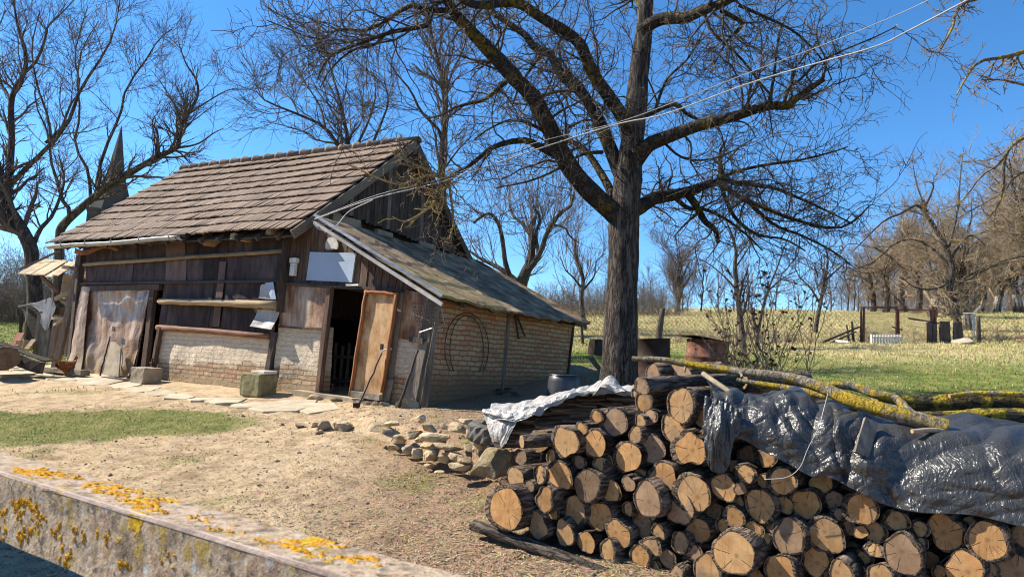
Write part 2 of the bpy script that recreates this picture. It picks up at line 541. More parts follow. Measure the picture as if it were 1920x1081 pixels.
M['bark_tree'] = bark('bark_tree', (.016, .013, .011), (.16, .13, .11), 0, scale=15, st=(1, 1, .17), bd=.06)
M['bark_limb'] = bark('bark_limb', (.018, .014, .012), (.085, .068, .056), .04, (.20, .15, .02), scale=14, st=(1, 1, .5))
M['bark_far'] = bark('bark_far', (.03, .023, .018), (.14, .11, .09), 0, scale=7)
M['bark_log'] = bark('bark_log', (.03, .021, .016), (.27, .20, .15), 0, scale=19, st=(1, 1, .22), bd=.04)
M['bark_lichen'] = bark('bark_lichen', (.13, .11, .08), (.36, .30, .21), .36, (.46, .31, .03), scale=22, st=(1, 1, .5), bd=.015)
M['bark_mossy'] = bark('bark_mossy', (.03, .024, .015), (.13, .10, .065), .28, (.46, .34, .03), scale=16, st=(.4, 1, 1), moss=.8)
M['bark_hang'] = bark('bark_hang', (.05, .04, .028), (.20, .16, .11), .16, (.40, .29, .05), scale=20, st=(1, 1, .5), bd=.015)
M['old_log'] = bark('old_log', (.03, .024, .02), (.15, .12, .10), 0, scale=15, st=(1, 1, .3))


def plain(name, c, rough=.9, j=.3):
    n = NT(name); v = n.coord((1, 1, 1), off=False); f = n.noise(v, 3.1, 4, .6)
    return n.fin(n.mix(f, tuple(x * (1 - j) for x in c), tuple(min(1, x * (1 + j)) for x in c)), rough)


M['twig_dark'] = plain('twig_dark', (.062, .048, .040))
M['twig_mid'] = plain('twig_mid', (.105, .082, .068))
M['twig_shrub'] = plain('twig_shrub', (.20, .14, .095), j=.4)
M['twig_lit'] = plain('twig_lit', (.17, .13, .09), j=.6)  # paler twig colour with the sunlit look put into it
M['twig_grey'] = plain('twig_grey', (.16, .125, .10))
M['twig_ochre'] = plain('twig_ochre', (.235, .175, .115), j=.45)
M['twig_lichen'] = plain('twig_lichen', (.30, .215, .085), j=.6)
M['seedhead'] = plain('seedhead', (.09, .05, .035))
M['whitewash'] = simple('whitewash', [(.17, .155, .13), (.36, .33, .29)], 6, rough=.9)


def cut(name, a, b, dark, saw=.35):
    """sawn log end: growth rings round an off-centre pith, drying cracks, saw marks"""
    n = NT(name); o = n.tc.outputs['Object']; r = n.rnd()
    off = n.node('ShaderNodeCombineXYZ', i0=n.math('MULTIPLY_ADD', r, .05, -.025), i1=n.math('MULTIPLY_ADD', n.math('FRACT', n.math('MULTIPLY', r, 7.3)), .05, -.025), i2=0.0)
    va = n.node('ShaderNodeVectorMath', operation='ADD'); n.l.new(o, va.inputs[0]); n.l.new(off.outputs[0], va.inputs[1]); p = va.outputs[0]
    s = n.sep(p); vn = n.coord((1, 1, 1))
    rad = n.math('SQRT', n.math('ADD', n.math('MULTIPLY', s[0], s[0]), n.math('MULTIPLY', s[1], s[1])))
    radw = n.math('ADD', rad, n.math('MULTIPLY_ADD', n.noise(vn, 9, 3, .5), .02, -.01))
    ring = n.math('MULTIPLY_ADD', n.math('SINE', n.math('MULTIPLY', radw, 520.0)), .5, .5)
    ang = n.math('DIVIDE', n.math('ARCTAN2', s[1], s[0]), 6.28318)
    angw = n.math('ADD', n.math('ADD', ang, n.math('MULTIPLY_ADD', n.noise(vn, 14, 3, .6), .035, -.0175)), r)

    def cracks(N, w, thr, seed):
        x = n.math('MULTIPLY', angw, float(N)); fr = n.math('ABSOLUTE', n.math('SUBTRACT', n.math('FRACT', x), .5))
        wn = n.node('ShaderNodeTexWhiteNoise', noise_dimensions='2D')
        cb = n.node('ShaderNodeCombineXYZ', i0=n.math('FLOOR', x), i1=n.math('ADD', n.math('MULTIPLY', r, 91.0), seed), i2=0.0); n.l.new(cb.outputs[0], wn.inputs[0])
        pick = n.math('GREATER_THAN', wn.outputs[0], thr)
        d = n.math('MULTIPLY', n.math('MULTIPLY', fr, rad), 6.28 / N)      # metres from the crack line
        start = n.math('GREATER_THAN', rad, n.math('MULTIPLY', wn.outputs[0], .05))
        return n.math('MULTIPLY', n.math('MULTIPLY', n.rampf(d, w, w * .3), pick), start)
    cr = n.math('MAXIMUM', cracks(7, .0026, .58, 1.0), n.math('MULTIPLY', cracks(17, .0015, .62, 5.0), .6))
    sw = n.noise(n.coord((55, 3, 1), rot=(0, 0, .9)), 1, 4, .6); f = n.noise(vn, 11, 6, .6)
    c = n.mix(n.rampf(f, .3, .7), a, b)
    c = n.mix(n.math('MULTIPLY', ring, .28), c, tuple(x * .55 for x in a))
    c = n.mix(n.math('MULTIPLY', n.rampf(sw, .5, .75), saw), c, dark)
    c = n.mix(n.rampf(rad, .025, .0), c, tuple(x * .5 for x in a))
    hw = n.math('ADD', rad, n.math('MULTIPLY_ADD', f, .06, -.03))
    c = n.mix(n.math('MULTIPLY', n.rampf(hw, .085, .06), .35), c, tuple(x * .62 for x in b))
    c = n.mix(cr, c, (.03, .017, .01))
    c = n.mix(n.math('MULTIPLY', n.rampf(n.noise(vn, 4.5, 5, .65), .48, .68), n.math('FRACT', n.math('MULTIPLY', r, 3.7))), c, (.20, .145, .10))
    c = n.vary(c, .3)
    return n.fin(c, .8, n.math('SUBTRACT', n.math('MULTIPLY', sw, .3), cr), .6, .006)


M['cut_o'] = cut('cut_orange', (.35, .17, .06), (.52, .30, .125), (.21, .095, .035), .55)
M['cut_t'] = cut('cut_tan', (.36, .195, .08), (.52, .325, .155), (.22, .11, .045), .5)
M['cut_g'] = cut('cut_grey', (.24, .14, .08), (.38, .25, .15), (.17, .10, .06), .5)
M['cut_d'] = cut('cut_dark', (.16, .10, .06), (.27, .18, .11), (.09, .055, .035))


def tarp_mat(name, c1, c2, rough, trans=0):
    n = NT(name); v = n.coord((1, 1, 1), off=False)
    a = n.noise(v, 17, 3, .5, .9); b = n.noise(n.coord((16, 6, 5), rot=(.5, .2, .7), off=False), 1.7, 3, .55, .8); b2 = n.noise(n.coord((5, 16, 8), rot=(.1, .6, -.4), off=False), 1.5, 3, .55, .8)
    rd = lambda q: n.math('ABSOLUTE', n.math('SUBTRACT', q, .5))
    h = n.math('ADD', n.math('MULTIPLY', rd(a), .9), n.math('ADD', n.math('MULTIPLY', rd(b), 1.5), n.math('MULTIPLY', rd(b2), 1.5)))
    c = n.mix(n.noise(v, 4, 4, .5), c1, c2)
    m = n.fin(c, rough, h, .6, .018, .5)
    return m


M['tarp'] = tarp_mat('black_tarp', (.026, .026, .026), (.055, .054, .053), .30)
M['film'] = tarp_mat('white_film', (.27, .255, .235), (.44, .42, .39), .45)


def ground_mat():
    n = NT('yard_and_meadow'); v = n.coord((1, 1, 1), off=False); a = n.node('ShaderNodeAttribute', attribute_name='cover')
    s = n.node('ShaderNodeSeparateColor'); n.l.new(a.outputs['Color'], s.inputs[0])
    big = n.noise(v, .9, 5, .6); mid = n.noise(v, 5, 7, .68); fine = n.noise(v, 38, 6, .75); fl = n.noise(n.coord((26, 34, 20), off=False), 1, 5, .75, .8)
    sand = n.ramp(mid, [(.28, (.29, .205, .125)), (.5, (.49, .365, .23)), (.7, (.62, .485, .33))])
    sand = n.mix(n.math('MULTIPLY', n.rampf(fl, .58, .72), .6), sand, (.16, .105, .065))
    mulch = n.ramp(fine, [(.3, (.14, .085, .055)), (.5, (.30, .20, .13)), (.72, (.50, .37, .24))])
    c = n.mix(n.rampf(n.math('MULTIPLY_ADD', big, .5, n.math('SUBTRACT', s.outputs[1], .25)), .25, .75), sand, mulch)
    pat = n.noise(n.coord((1, 1, 1), off=False), 1.7, 5, .65)
    c = n.mix(n.math('MULTIPLY', n.rampf(pat, .54, .66), .5), c, (.22, .145, .08))
    gr = n.ramp(n.noise(v, 2.3, 7, .72), [(.3, (.075, .115, .022)), (.5, (.17, .185, .05)), (.68, (.33, .28, .115))])
    gr = n.mix(n.math('MULTIPLY', n.rampf(fine, .45, .7), .5), gr, (.06, .075, .018))
    dry = n.ramp(n.noise(v, 1.1, 7, .72), [(.3, (.23, .20, .075)), (.55, (.40, .33, .16)), (.72, (.50, .41, .23))])
    gm = n.rampf(n.math('MULTIPLY_ADD', fine, .5, n.math('MULTIPLY_ADD', mid, .5, n.math('SUBTRACT', s.outputs[0], .5))), .4, .75)
    c = n.mix(gm, c, n.mix(s.outputs[2], gr, dry))
    h = n.math('MULTIPLY_ADD', fine, .5, n.math('MULTIPLY_ADD', mid, .9, n.math('MULTIPLY', fl, -.25)))
    return n.fin(c, 1.0, h, 1.0, .05, .1)


M['ground'] = ground_mat()


def attr_mat(name, rough=.8, spec=.2):
    n = NT(name); a = n.node('ShaderNodeAttribute', attribute_name='tint')
    return n.fin(a.outputs['Color'], rough, spec=spec)


M['blade'] = attr_mat('grass_blade'); M['litter'] = attr_mat('litter')


def rail_mat():
    n = NT('lichened_rail'); v = n.coord((1, 1, 1), off=False); f = n.noise(v, 16, 7, .68); g = n.noise(v, 42, 6, .7); l = n.noise(v, 13, 6, .68); lb = n.noise(v, 3.3, 3, .5)
    c = n.ramp(f, [(.3, (.08, .055, .04)), (.43, (.26, .19, .13)), (.53, (.44, .34, .24)), (.60, (.27, .16, .10)), (.70, (.44, .43, .40))])
    c = n.mix(n.rampf(g, .54, .64), c, (.10, .09, .07)); c = n.mix(n.rampf(g, .42, .34), c, (.40, .41, .39)); c = n.mix(n.math('MULTIPLY', n.rampf(n.noise(v, 23, 4, .6), .58, .64), .8), c, (.34, .24, .05))
    mk = n.rampf(n.math('MULTIPLY_ADD', lb, .6, n.math('MULTIPLY', l, .55)), .655, .69)
    lc = n.mix(n.rampf(n.noise(v, 90, 3, .6), .35, .65), (.30, .17, .01), (.60, .36, .015))
    c = n.mix(mk, c, lc)
    return n.fin(c, .9, n.math('MULTIPLY_ADD', mk, .7, n.math('ADD', f, g)), .8, .008)


M['rail'] = rail_mat()
# ------------------------------------------------------------------ world, sun, camera
SUN_EL = R(41)
sd = np.array([-.967, .253]); sd /= np.linalg.norm(sd)
S_DIR = Vector((sd[0] * math.cos(SUN_EL), sd[1] * math.cos(SUN_EL), math.sin(SUN_EL)))
w = bpy.data.worlds.new('World'); scene.world = w; w.use_nodes = True
wn = w.node_tree.nodes; wl = w.node_tree.links
sky = wn.new('ShaderNodeTexSky'); sky.sky_type = 'NISHITA'; sky.sun_disc = False
sky.sun_elevation = SUN_EL; sky.sun_rotation = math.atan2(sd[0], sd[1])
sky.altitude = 900; sky.air_density = .9; sky.dust_density = .03; sky.ozone_density = 5.5
hs = wn.new('ShaderNodeHueSaturation'); hs.inputs['Saturation'].default_value = 1.17; hs.inputs['Hue'].default_value = .497
wl.new(sky.outputs[0], hs.inputs['Color']); wl.new(hs.outputs[0], wn['Background'].inputs[0]); wn['Background'].inputs[1].default_value = .112
sl = bpy.data.lights.new('sun', 'SUN'); sl.energy = 4.9; sl.angle = R(.5); sl.color = (1, .925, .79)
so = bpy.data.objects.new('sun', sl); col.objects.link(so)
so.rotation_euler = (-S_DIR).to_track_quat('-Z', 'Y').to_euler(); so.location = (0, -5, 30)
cd = bpy.data.cameras.new('camera'); cam = bpy.data.objects.new('camera', cd); col.objects.link(cam); scene.camera = cam
cd.sensor_width = 36; cd.lens = F / 1920 * 36; cd.clip_start = .05; cd.clip_end = 3000
cam.matrix_world = Matrix.Translation((0, 0, EYE)) @ Matrix.Rotation(R(90) + PITCH, 4, 'X') @ Matrix.Rotation(ROLL, 4, 'Z')
cd.dof.use_dof = True; cd.dof.focus_distance = 8.5; cd.dof.aperture_fstop = 9.0
vs = scene.view_settings; scene.display_settings.display_device = 'sRGB'
vs.view_transform = 'Standard'; vs.look = 'None'; vs.gamma = 1; vs.use_curve_mapping = False; vs.exposure = 1.10
scene.cycles.filter_width = 1.1; scene.cycles.max_bounces = 6; scene.cycles.diffuse_bounces = 3; scene.cycles.transparent_max_bounces = 8

# ------------------------------------------------------------------ the ground
xs = np.concatenate([np.arange(-420, -60, 12), np.arange(-60, -16, 1.0), np.arange(-16, -9, .2), np.arange(-9, 8, .07), np.arange(8, 30, .25), np.arange(30, 90, 1.2), np.arange(90, 460, 12)])
ys = np.concatenate([np.arange(-30, -2, 2), np.arange(-2, 3, .2), np.arange(3, 14, .07), np.arange(14, 34, .22), np.arange(34, 110, 1.1), np.arange(110, 600, 12)])
XX, YY = np.meshgrid(xs, ys); ZZ = height(XX, YY)
gv = np.stack([XX.ravel(), YY.ravel(), ZZ.ravel()], 1); nx, ny = len(xs), len(ys)
i0 = (np.arange(ny - 1)[:, None] * nx + np.arange(nx - 1)[None]).ravel()
ground = newmesh('ground', gv, np.stack([i0, i0 + 1, i0 + nx + 1, i0 + nx], 1), M['ground'], smooth=True)
ground['kind'] = 'structure'


def grass_cover(x, y):
    """how much grass grows here (r), how trodden / littered (g), how dry (b)"""
    s = SV - (x * V[0] + y * V[1]); b = np.maximum(-s, 0)
    ub = (x - AX) * U[0] + (y - AY) * U[1]
    nz = fbm(x * .8, y * .8, 51, 4)
    meadow = sstep(-.4, 1.4, b + (nz - .5) * 2.0) * sstep(2.0, 4.0, ub + (nz - .5) * 3 + b * .35)
    back = sstep(5.5, 7.0, b)
    leftm = sstep(-12.2, -13.2, ub) * sstep(-3.5, -1.5, b - 0 * s - np.maximum(s, 0))
    dl = np.hypot((x + 6.5) / 3.1, (y - 10.4) / 1.55)            # the lawn patch left of the path
    lawn = sstep(1.15, .6, dl + (nz - .5) * .7)
    tuft = sstep(.60, .74, fbm(x * 1.1, y * 1.1, 77, 4)) * .55
    terr = terr_mask(x, y) * sstep(.50, .68, fbm(x * .9, y * .9, 83, 4)) * .8 * (s > .25)
    g = np.maximum.reduce([meadow, back, leftm, lawn * .95, tuft, terr])
    mul = sstep(-3.4, .5, x) * .75 + .1
    dryv = sstep(9, 17, b) * .9 + .12 * nz
    dryv = np.where(ub < -12, dryv * sstep(18, 34, b), dryv)
    dryv = np.clip(dryv + (fbm(x * .3, y * .3, 5, 3) - .5) * .9 * sstep(3, 10, b), 0, 1)
    return g, mul, dryv


gg, gm_, gd = grass_cover(gv[:, 0], gv[:, 1])
setattr_color(ground, 'cover', np.stack([gg, gm_, gd, np.ones(len(gg))], 1))


def in_view(x, y, z, pad=40):
    X = x; yy = y * math.cos(PITCH) + (z - EYE) * math.sin(PITCH); up = -y * math.sin(PITCH) + (z - EYE) * math.cos(PITCH)
    a = X * math.cos(ROLL) + up * math.sin(ROLL); b = -X * math.sin(ROLL) + up * math.cos(ROLL)
    px = 960 + F * a / np.maximum(yy, .01); py = 540.5 - F * b / np.maximum(yy, .01)
    return (yy > .3) & (px > -pad) & (px < 1920 + pad) & (py > -pad) & (py < 1081 + pad)


def blades(name, x, y, hgt, wid, tint, lean=.5, flat=False, mat='blade'):
    n = len(x); z = height(x, y); az = rng.uniform(0, 2 * np.pi, n); la = rng.uniform(0, 2 * np.pi, n); ln = rng.uniform(0, lean, n)
    sx, sy = np.cos(az) * wid * .5, np.sin(az) * wid * .5
    if flat:
        dx, dy = np.cos(la) * hgt, np.sin(la) * hgt; dz = rng.uniform(.0, .25, n) * hgt
        sx, sy = -np.sin(la) * wid * .5, np.cos(la) * wid * .5; zb = z + .004
    else:
        dx, dy = np.cos(la) * ln * hgt, np.sin(la) * ln * hgt; dz = hgt * (1 - .35 * ln); zb = z - .005
    v = np.empty((n, 5, 3))
    v[:, 0] = np.stack([x - sx, y - sy, zb], 1); v[:, 1] = np.stack([x + sx, y + sy, zb], 1)
    v[:, 2] = np.stack([x + sx * .7 + dx * .4, y + sy * .7 + dy * .4, zb + dz * .6], 1); v[:, 3] = np.stack([x - sx * .7 + dx * .4, y - sy * .7 + dy * .4, zb + dz * .6], 1)
    v[:, 4] = np.stack([x + dx, y + dy, zb + dz], 1)
    b = np.arange(n)[:, None] * 5
    f = np.concatenate([b + np.array([[0, 1, 2, 3]]), b + np.array([[3, 2, 4, 4]])], 0)
    # the tip is a triangle: duplicate vertex removed by using a small quad instead
    f[n:, 3] = (b[:, 0] + 4); v2 = np.concatenate([v.reshape(-1, 3), (v[:, 4] + np.stack([sx * .1, sy * .1, 0 * sx], 1))], 0)
    f[n:, 2] = 5 * n + np.arange(n)
    ob = newmesh(name, v2, f, M[mat])
    t5 = np.repeat(tint, 5, axis=0); t = np.concatenate([t5, tint], 0)
    setattr_color(ob, 'tint', np.concatenate([t, np.ones((len(t), 1))], 1)); return ob


def scatter(n, x0, x1, y0, y1, pw=1.0):
    d = y0 + (y1 - y0) * rng.random(n) ** pw
    x = rng.uniform(-.86, .86, n) * d; k = (x > x0) & (x < x1); x, d = x[k], d[k]
    k = in_view(x, d, height(x, d)); return x[k], d[k]


def inside_barn(x, y):
    ub = (x - AX) * U[0] + (y - AY) * U[1]; vb = (x - AX) * V[0] + (y - AY) * V[1]
    return (ub > -11.4) & (ub < .05) & (vb > -.02) & (vb < 5.4)


def tint_grass(n, dry):
    g = np.stack([rng.uniform(.07, .16, n), rng.uniform(.13, .23, n), rng.uniform(.015, .045, n)], 1)
    s = np.stack([rng.uniform(.36, .56, n), rng.uniform(.30, .44, n), rng.uniform(.12, .24, n)], 1)
    k = rng.random(n) < np.clip(dry, 0, 1)
    return np.where(k[:, None], s, g) * rng.uniform(.75, 1.2, n)[:, None]


x, y = scatter(260000, -60, 60, 8, 60, 1.25)
g, mu, dr = grass_cover(x, y); k = (rng.random(len(x)) < g) & ~inside_barn(x, y) & ((y > 13.5) | (x > -.5)); x, y, dr = x[k], y[k], dr[k]
n = len(x); far = np.clip((y - 8) / 40, 0, 1)
lawn_h = rng.uniform(.018, .06, n) * (1 + .9 * far) * np.where(dr > .5, 1.5, 1)
tag(blades('meadow_grass', x, y, lawn_h, rng.uniform(.006, .014, n) * (1 + 2.2 * far), tint_grass(n, dr * .8 + .06) * 1.15, 1.1), 'short green and straw coloured grass covering the sloping meadow and lawn patch', 'grass', kind='stuff')
x, y = scatter(240000, -12, 6, 3.5, 13, 1.0)
g, mu, dr = grass_cover(x, y); k = (rng.random(len(x)) < .35 + .65 * mu) & ~inside_barn(x, y); x, y = x[k], y[k]; n = len(x)
tt = np.stack([rng.uniform(.30, .62, n), rng.uniform(.22, .48, n), rng.uniform(.12, .30, n)], 1); dk = rng.random(n) < .38; tt[dk] *= .27
tag(blades('straw_litter', x, y, rng.uniform(.012, .075, n), rng.uniform(.003, .010, n), tt, flat=True, mat='litter'), 'dry straw, bark crumbs and dead leaves strewn over the sandy yard', 'litter', kind='stuff')
x, y = scatter(260000, -13, 0, 7, 13.5, 1.0); g, mu, dr = grass_cover(x, y); k = (rng.random(len(x)) < g * .8 - .1) & ~inside_barn(x, y); x, y = x[k], y[k]; n = len(x)
tag(blades('lawn_grass', x, y, rng.uniform(.01, .032, n), rng.uniform(.004, .009, n), tint_grass(n, .2) * 1.45, 1.3), 'fresh green grass on the small lawn patch beside the path', 'grass', kind='stuff')
# clods on the yard
x, y = scatter(5200, -12, 4, 3.8, 12, 1.0); k = ~inside_barn(x, y); x, y = x[k], y[k]; n = len(x)
r = rng.uniform(.006, .02, n) * np.where(rng.random(n) < .06, 2.0, 1); z = height(x, y)
oc = np.array([(1, 0, 0), (0, 1, 0), (-1, 0, 0), (0, -1, 0), (0, 0, .7), (0, 0, -.7)]) ; of = np.array([(0, 1, 4), (1, 2, 4), (2, 3, 4), (3, 0, 4), (1, 0, 5), (2, 1, 5), (3, 2, 5), (0, 3, 5)])
cv = (np.stack([x, y, z], 1)[:, None, :] + (oc[None] * rng.uniform(.6, 1.3, (n, 6, 1))) * r[:, None, None]).reshape(-1, 3)
cl = newmesh('yard_clods', cv, (np.arange(n)[:, None, None] * 6 + of[None]).reshape(-1, 3), M['soil'])
tag(cl, 'small clods of earth and pebbles scattered on the sandy yard', 'soil', kind='stuff')
# ------------------------------------------------------------------ trees
def tubes(P, Rr, k=3):
    N, n, _ = P.shape
    T = np.gradient(P, axis=1); T /= np.linalg.norm(T, axis=2, keepdims=True) + 1e-9
    ref = np.where(np.abs(T[..., 2:3]) > .9, np.array([1.0, 0, 0]), np.array([0, 0, 1.0]))
    # one reference per tube keeps the rings from twisting
    ref = np.repeat(np.where(np.abs(T[:, :1, 2:3]).mean(1, keepdims=True) > .8, np.array([1.0, .13, 0]), np.array([.11, .07, 1.0])), n, 1)
    A = np.cross(T, ref); A /= np.linalg.norm(A, axis=2, keepdims=True) + 1e-9; B = np.cross(T, A)
    th = np.arange(k) * 2 * np.pi / k
    v = P[:, :, None] + (A[:, :, None] * np.cos(th)[:, None] + B[:, :, None] * np.sin(th)[:, None]) * Rr[:, :, None, None]
    v = v.reshape(-1, 3)
    b = (np.arange(N)[:, None] * n + np.arange(n - 1)[None]).reshape(-1, 1) * k
    q = np.arange(k); f = np.stack([b + q, b + (q + 1) % k, b + k + (q + 1) % k, b + k + q], 2).reshape(-1, 4)
    return v, f


def grow(P, Rr, cnt, L, ang=(35, 70), n=6, rs=(.5, .7), rend=.3, trop=.0, wig=.25, tmin=.2, rmin=.002, rmax=1, tmax=1.0, drop=0.0):
    """children on every polyline of P; cnt per unit length if float"""
    N, m, _ = P.shape
    seg = np.linalg.norm(np.diff(P, axis=1), axis=2).sum(1)
    c = rng.poisson(cnt * seg) if isinstance(cnt, float) else np.full(N, cnt)
    idx = np.repeat(np.arange(N), c); K = len(idx)
    if K == 0: return np.zeros((0, n, 3)), np.zeros((0, n))
    t = rng.uniform(tmin, tmax, K) * (m - 1); i = np.minimum(t.astype(int), m - 2); fr = (t - i)[:, None]
    p0 = P[idx, i] * (1 - fr) + P[idx, i + 1] * fr; tan = P[idx, i + 1] - P[idx, i]; tan /= np.linalg.norm(tan, axis=1, keepdims=True) + 1e-9
    r0 = Rr[idx, i] * (1 - fr[:, 0]) + Rr[idx, i + 1] * fr[:, 0]
    rv = rng.normal(size=(K, 3)); rv -= (rv * tan).sum(1, keepdims=True) * tan; rv /= np.linalg.norm(rv, axis=1, keepdims=True) + 1e-9
    a = np.radians(rng.uniform(ang[0], ang[1], K))[:, None]
    d = tan * np.cos(a) + rv * np.sin(a)
    ln = rng.uniform(L[0], L[1], K) * (1 - .35 * t / (m - 1)); r = np.clip(r0 * rng.uniform(rs[0], rs[1], K), rmin, rmax)
    Q = np.empty((K, n, 3)); Q[:, 0] = p0; st = (ln / (n - 1))[:, None]
    for j in range(1, n):
        d = d + rng.normal(size=(K, 3)) * wig + np.array([0, 0, trop - drop * j / n]); d /= np.linalg.norm(d, axis=1, keepdims=True)
        Q[:, j] = Q[:, j - 1] + d * st
    q = r[:, None] * np.linspace(1, rend, n)[None]
    return Q, np.maximum(q, rmin * .7)


def join(lst):
    vs, fs, b = [], [], 0
    for v, f in lst: vs.append(v); fs.append(f + b); b += len(v)
    return np.concatenate(vs), np.concatenate(fs)


def limb(pts, d, r0, r1, n=12, ddep=0.0, zig=.0):
    """a limb followed through the picture at depth d (metres), drifting ddep nearer (-) or farther along it"""
    Q = np.array([at(px, py, d + ddep * i / max(len(pts) - 1, 1)) for i, (px, py) in enumerate(pts)])
    Q = spline(Q, n)
    if zig: Q[1:-1] += rng.normal(size=(n - 2, 3)) * zig
    return Q, px2m(np.linspace(r0, r1, n), d)


def trunkmesh(Q, r, name, mat, parent, k=20, rough=.06, flare=1.35, base=None, fine=3):
    """one knobbly trunk or limb"""
    n = len(Q) * fine; P = spline(Q, n); rr = np.interp(np.linspace(0, 1, n), np.linspace(0, 1, len(r)), r)
    if flare: rr = rr * (1 + (flare - 1) * np.exp(-np.arange(n) / (n * .06)))
    v, f = tubes(P[None], rr[None], k)
    a = np.tile(np.arange(k), n); h = np.repeat(np.arange(n), k)
    nz = (fbm(np.cos(a * 6.283 / k) * 1.5 + 9 + h * .04, np.sin(a * 6.283 / k) * 1.5 + h * .22, 5, 3) - .5) * 2 * rough + (fbm(a * .9, h * .6, 8, 2) - .5) * rough * .9
    c = np.repeat(P, k, axis=0); v = c + (v - c) * (1 + nz[:, None])
    ob = newmesh(name, v, f, mat, parent, smooth=True)
    return ob


def tree_obj(name, label, cat, group=None):
    o = bpy.data.objects.new(name, None); col.objects.link(o); tag(o, label, cat, group); return o


def stack(limbs):
    return np.stack([l[0] for l in limbs]), np.stack([l[1] for l in limbs])


# --- the big tree beside the barn
T = tree_obj('old_tree', 'big bare old tree with thick furrowed trunk and crooked black limbs beside the barn', 'tree')
D0 = 12.4
tr = [(1160, 742), (1162, 690), (1164, 600), (1169, 480), (1171, 400), (1178, 330), (1185, 270), (1193, 200), (1200, 120), (1208, 50), (1213, -30), (1216, -140)]
Qt = np.array([at(a, b, D0) for a, b in tr])
trunkmesh(Qt, px2m(np.array([34.5, 32.5, 30, 28, 29.5, 26, 22, 21, 18.5, 16, 13, 8]), D0), 'trunk', M['bark_tree'], T, 30, .07, 1.25, fine=9)
LB = []


def L_(pts, r0, r1, dd=0.0, d=D0, n=14): LB.append(limb(pts, d, r0, r1, n, dd))


L_([(1160, 408), (1138, 388), (1094, 346), (1061, 301), (1030, 240), (1002, 185), (960, 143), (930, 110), (903, 80), (870, 45), (845, 15), (835, -30)], 20, 8, -1.6)
L_([(1172, 335), (1159, 317), (1134, 250), (1110, 203), (1081, 163), (1050, 140), (1037, 107), (1000, 87), (980, 60), (940, 37), (900, 0)], 15, 5, .9)
L_([(1180, 245), (1163, 212), (1134, 171), (1110, 134), (1094, 98), (1073, 67), (1020, 37), (973, 7), (930, 6), (890, 10), (850, -15)], 14, 6, -2.0)
L_([(1178, 320), (1200, 293), (1220, 269), (1252, 257), (1285, 244), (1326, 230), (1366, 222), (1407, 208), (1440, 198), (1468, 200), (1489, 187), (1517, 167), (1545, 148)], 15, 4.5, -1.5)
L_([(1180, 398), (1200, 388), (1228, 371), (1261, 366), (1293, 358), (1326, 346), (1358, 338)], 16, 7, 1.0)
L_([(1200, 60), (1236, 37), (1285, 33), (1317, 20), (1350, 8), (1385, -10)], 13, 7, -1.3)
L_([(1172, 240), (1190, 225), (1228, 208), (1265, 196), (1290, 215), (1310, 225)], 8, 2.5, 1.2)
L_([(1210, 20), (1180, -20), (1120, -50), (1040, -70)], 9, 4, 1.5)
L_([(1213, -40), (1260, -70), (1320, -110)], 8, 4, -1)
L_([(1150, 370), (1130, 330), (1095, 280), (1055, 260), (1020, 250)], 9, 3, 1.2)
LS = []; LSP = []


def S_(pts, r0, r1, d, dd=0.0, n=14): LS.append(limb(pts, d, r0, r1, n, dd))


S_([(1061, 300), (1030, 285), (1000, 268), (977, 263), (940, 270), (913, 283), (880, 312), (847, 330), (833, 353), (818, 372)], 8, 2, 11.7, -1.2)
S_([(1352, 20), (1391, 45), (1366, 73), (1338, 122)], 5, 1.5, 11.6, .5)
S_([(953, 150), (930, 170), (907, 187), (857, 200), (830, 215), (800, 222)], 5, 1.5, 11.2, .5)
S_([(847, 18), (807, 20), (773, 10), (740, 27), (720, 43), (673, 60), (640, 52), (600, 75), (560, 62), (500, 38)], 6, 1, 10.9, .3)
S_([(808, 22), (800, 47), (773, 53), (723, 63), (680, 80), (627, 100), (607, 122), (595, 150)], 6, 1.2, 10.9, -.6)
S_([(723, 63), (700, 85), (660, 95), (620, 130), (600, 165)], 3.5, 1, 10.8, .6)
S_([(1350, 340), (1372, 360), (1400, 375), (1440, 392), (1490, 412), (1560, 428), (1600, 415), (1630, 385)], 6, 1.2, 13.2, -1)
S_([(1288, 362), (1305, 385), (1322, 415), (1340, 430), (1347, 455)], 8, 4, 12.9, .2)
S_([(1352, 345), (1360, 372), (1380, 410), (1420, 440), (1470, 448), (1510, 470)], 5, 1.5, 13.2, .7)
S_([(1350, 338), (1352, 320), (1350, 285), (1362, 262)], 6, 1.5, 13.2, 0)
S_([(1468, 200), (1480, 165), (1500, 150), (1530, 120), (1580, 95), (1640, 70), (1680, 50)], 3.5, 1, 11.2, -.3)
S_([(1440, 198), (1450, 150), (1455, 110), (1462, 60), (1480, 20)], 3.5, 1, 11.3, .3)
S_([(1037, 105), (1020, 100), (1000, 123), (975, 160), (960, 200)], 5, 1.5, 12.9, .6)
S_([(1000, 185), (1030, 175), (1070, 170), (1110, 190), (1130, 200)], 4, 1.5, 11.9, -.8)
S_([(1045, 262), (1000, 235), (960, 225), (920, 240), (890, 262)], 4, 1.2, 11.9, -.9)
S_([(1130, 285), (1090, 290), (1040, 320), (990, 340), (930, 352)], 4, 1.2, 12.3, -.8)
S_([(1240, 262), (1270, 290), (1300, 300), (1345, 295), (1400, 270)], 3, 1, 12.2, -.8)
S_([(1320, 18), (1335, 60), (1380, 100), (1420, 150), (1440, 200), (1450, 260)], 3, 1, 11.6, -.3)
S_([(1385, 10), (1430, 30), (1490, 60), (1540, 110), (1560, 150)], 3.5, 1, 11.2, -.3)
S_([(1358, 338), (1400, 345), (1450, 352), (1500, 372), (1550, 395), (1600, 420)], 5, 1.2, 13.2, -.6)
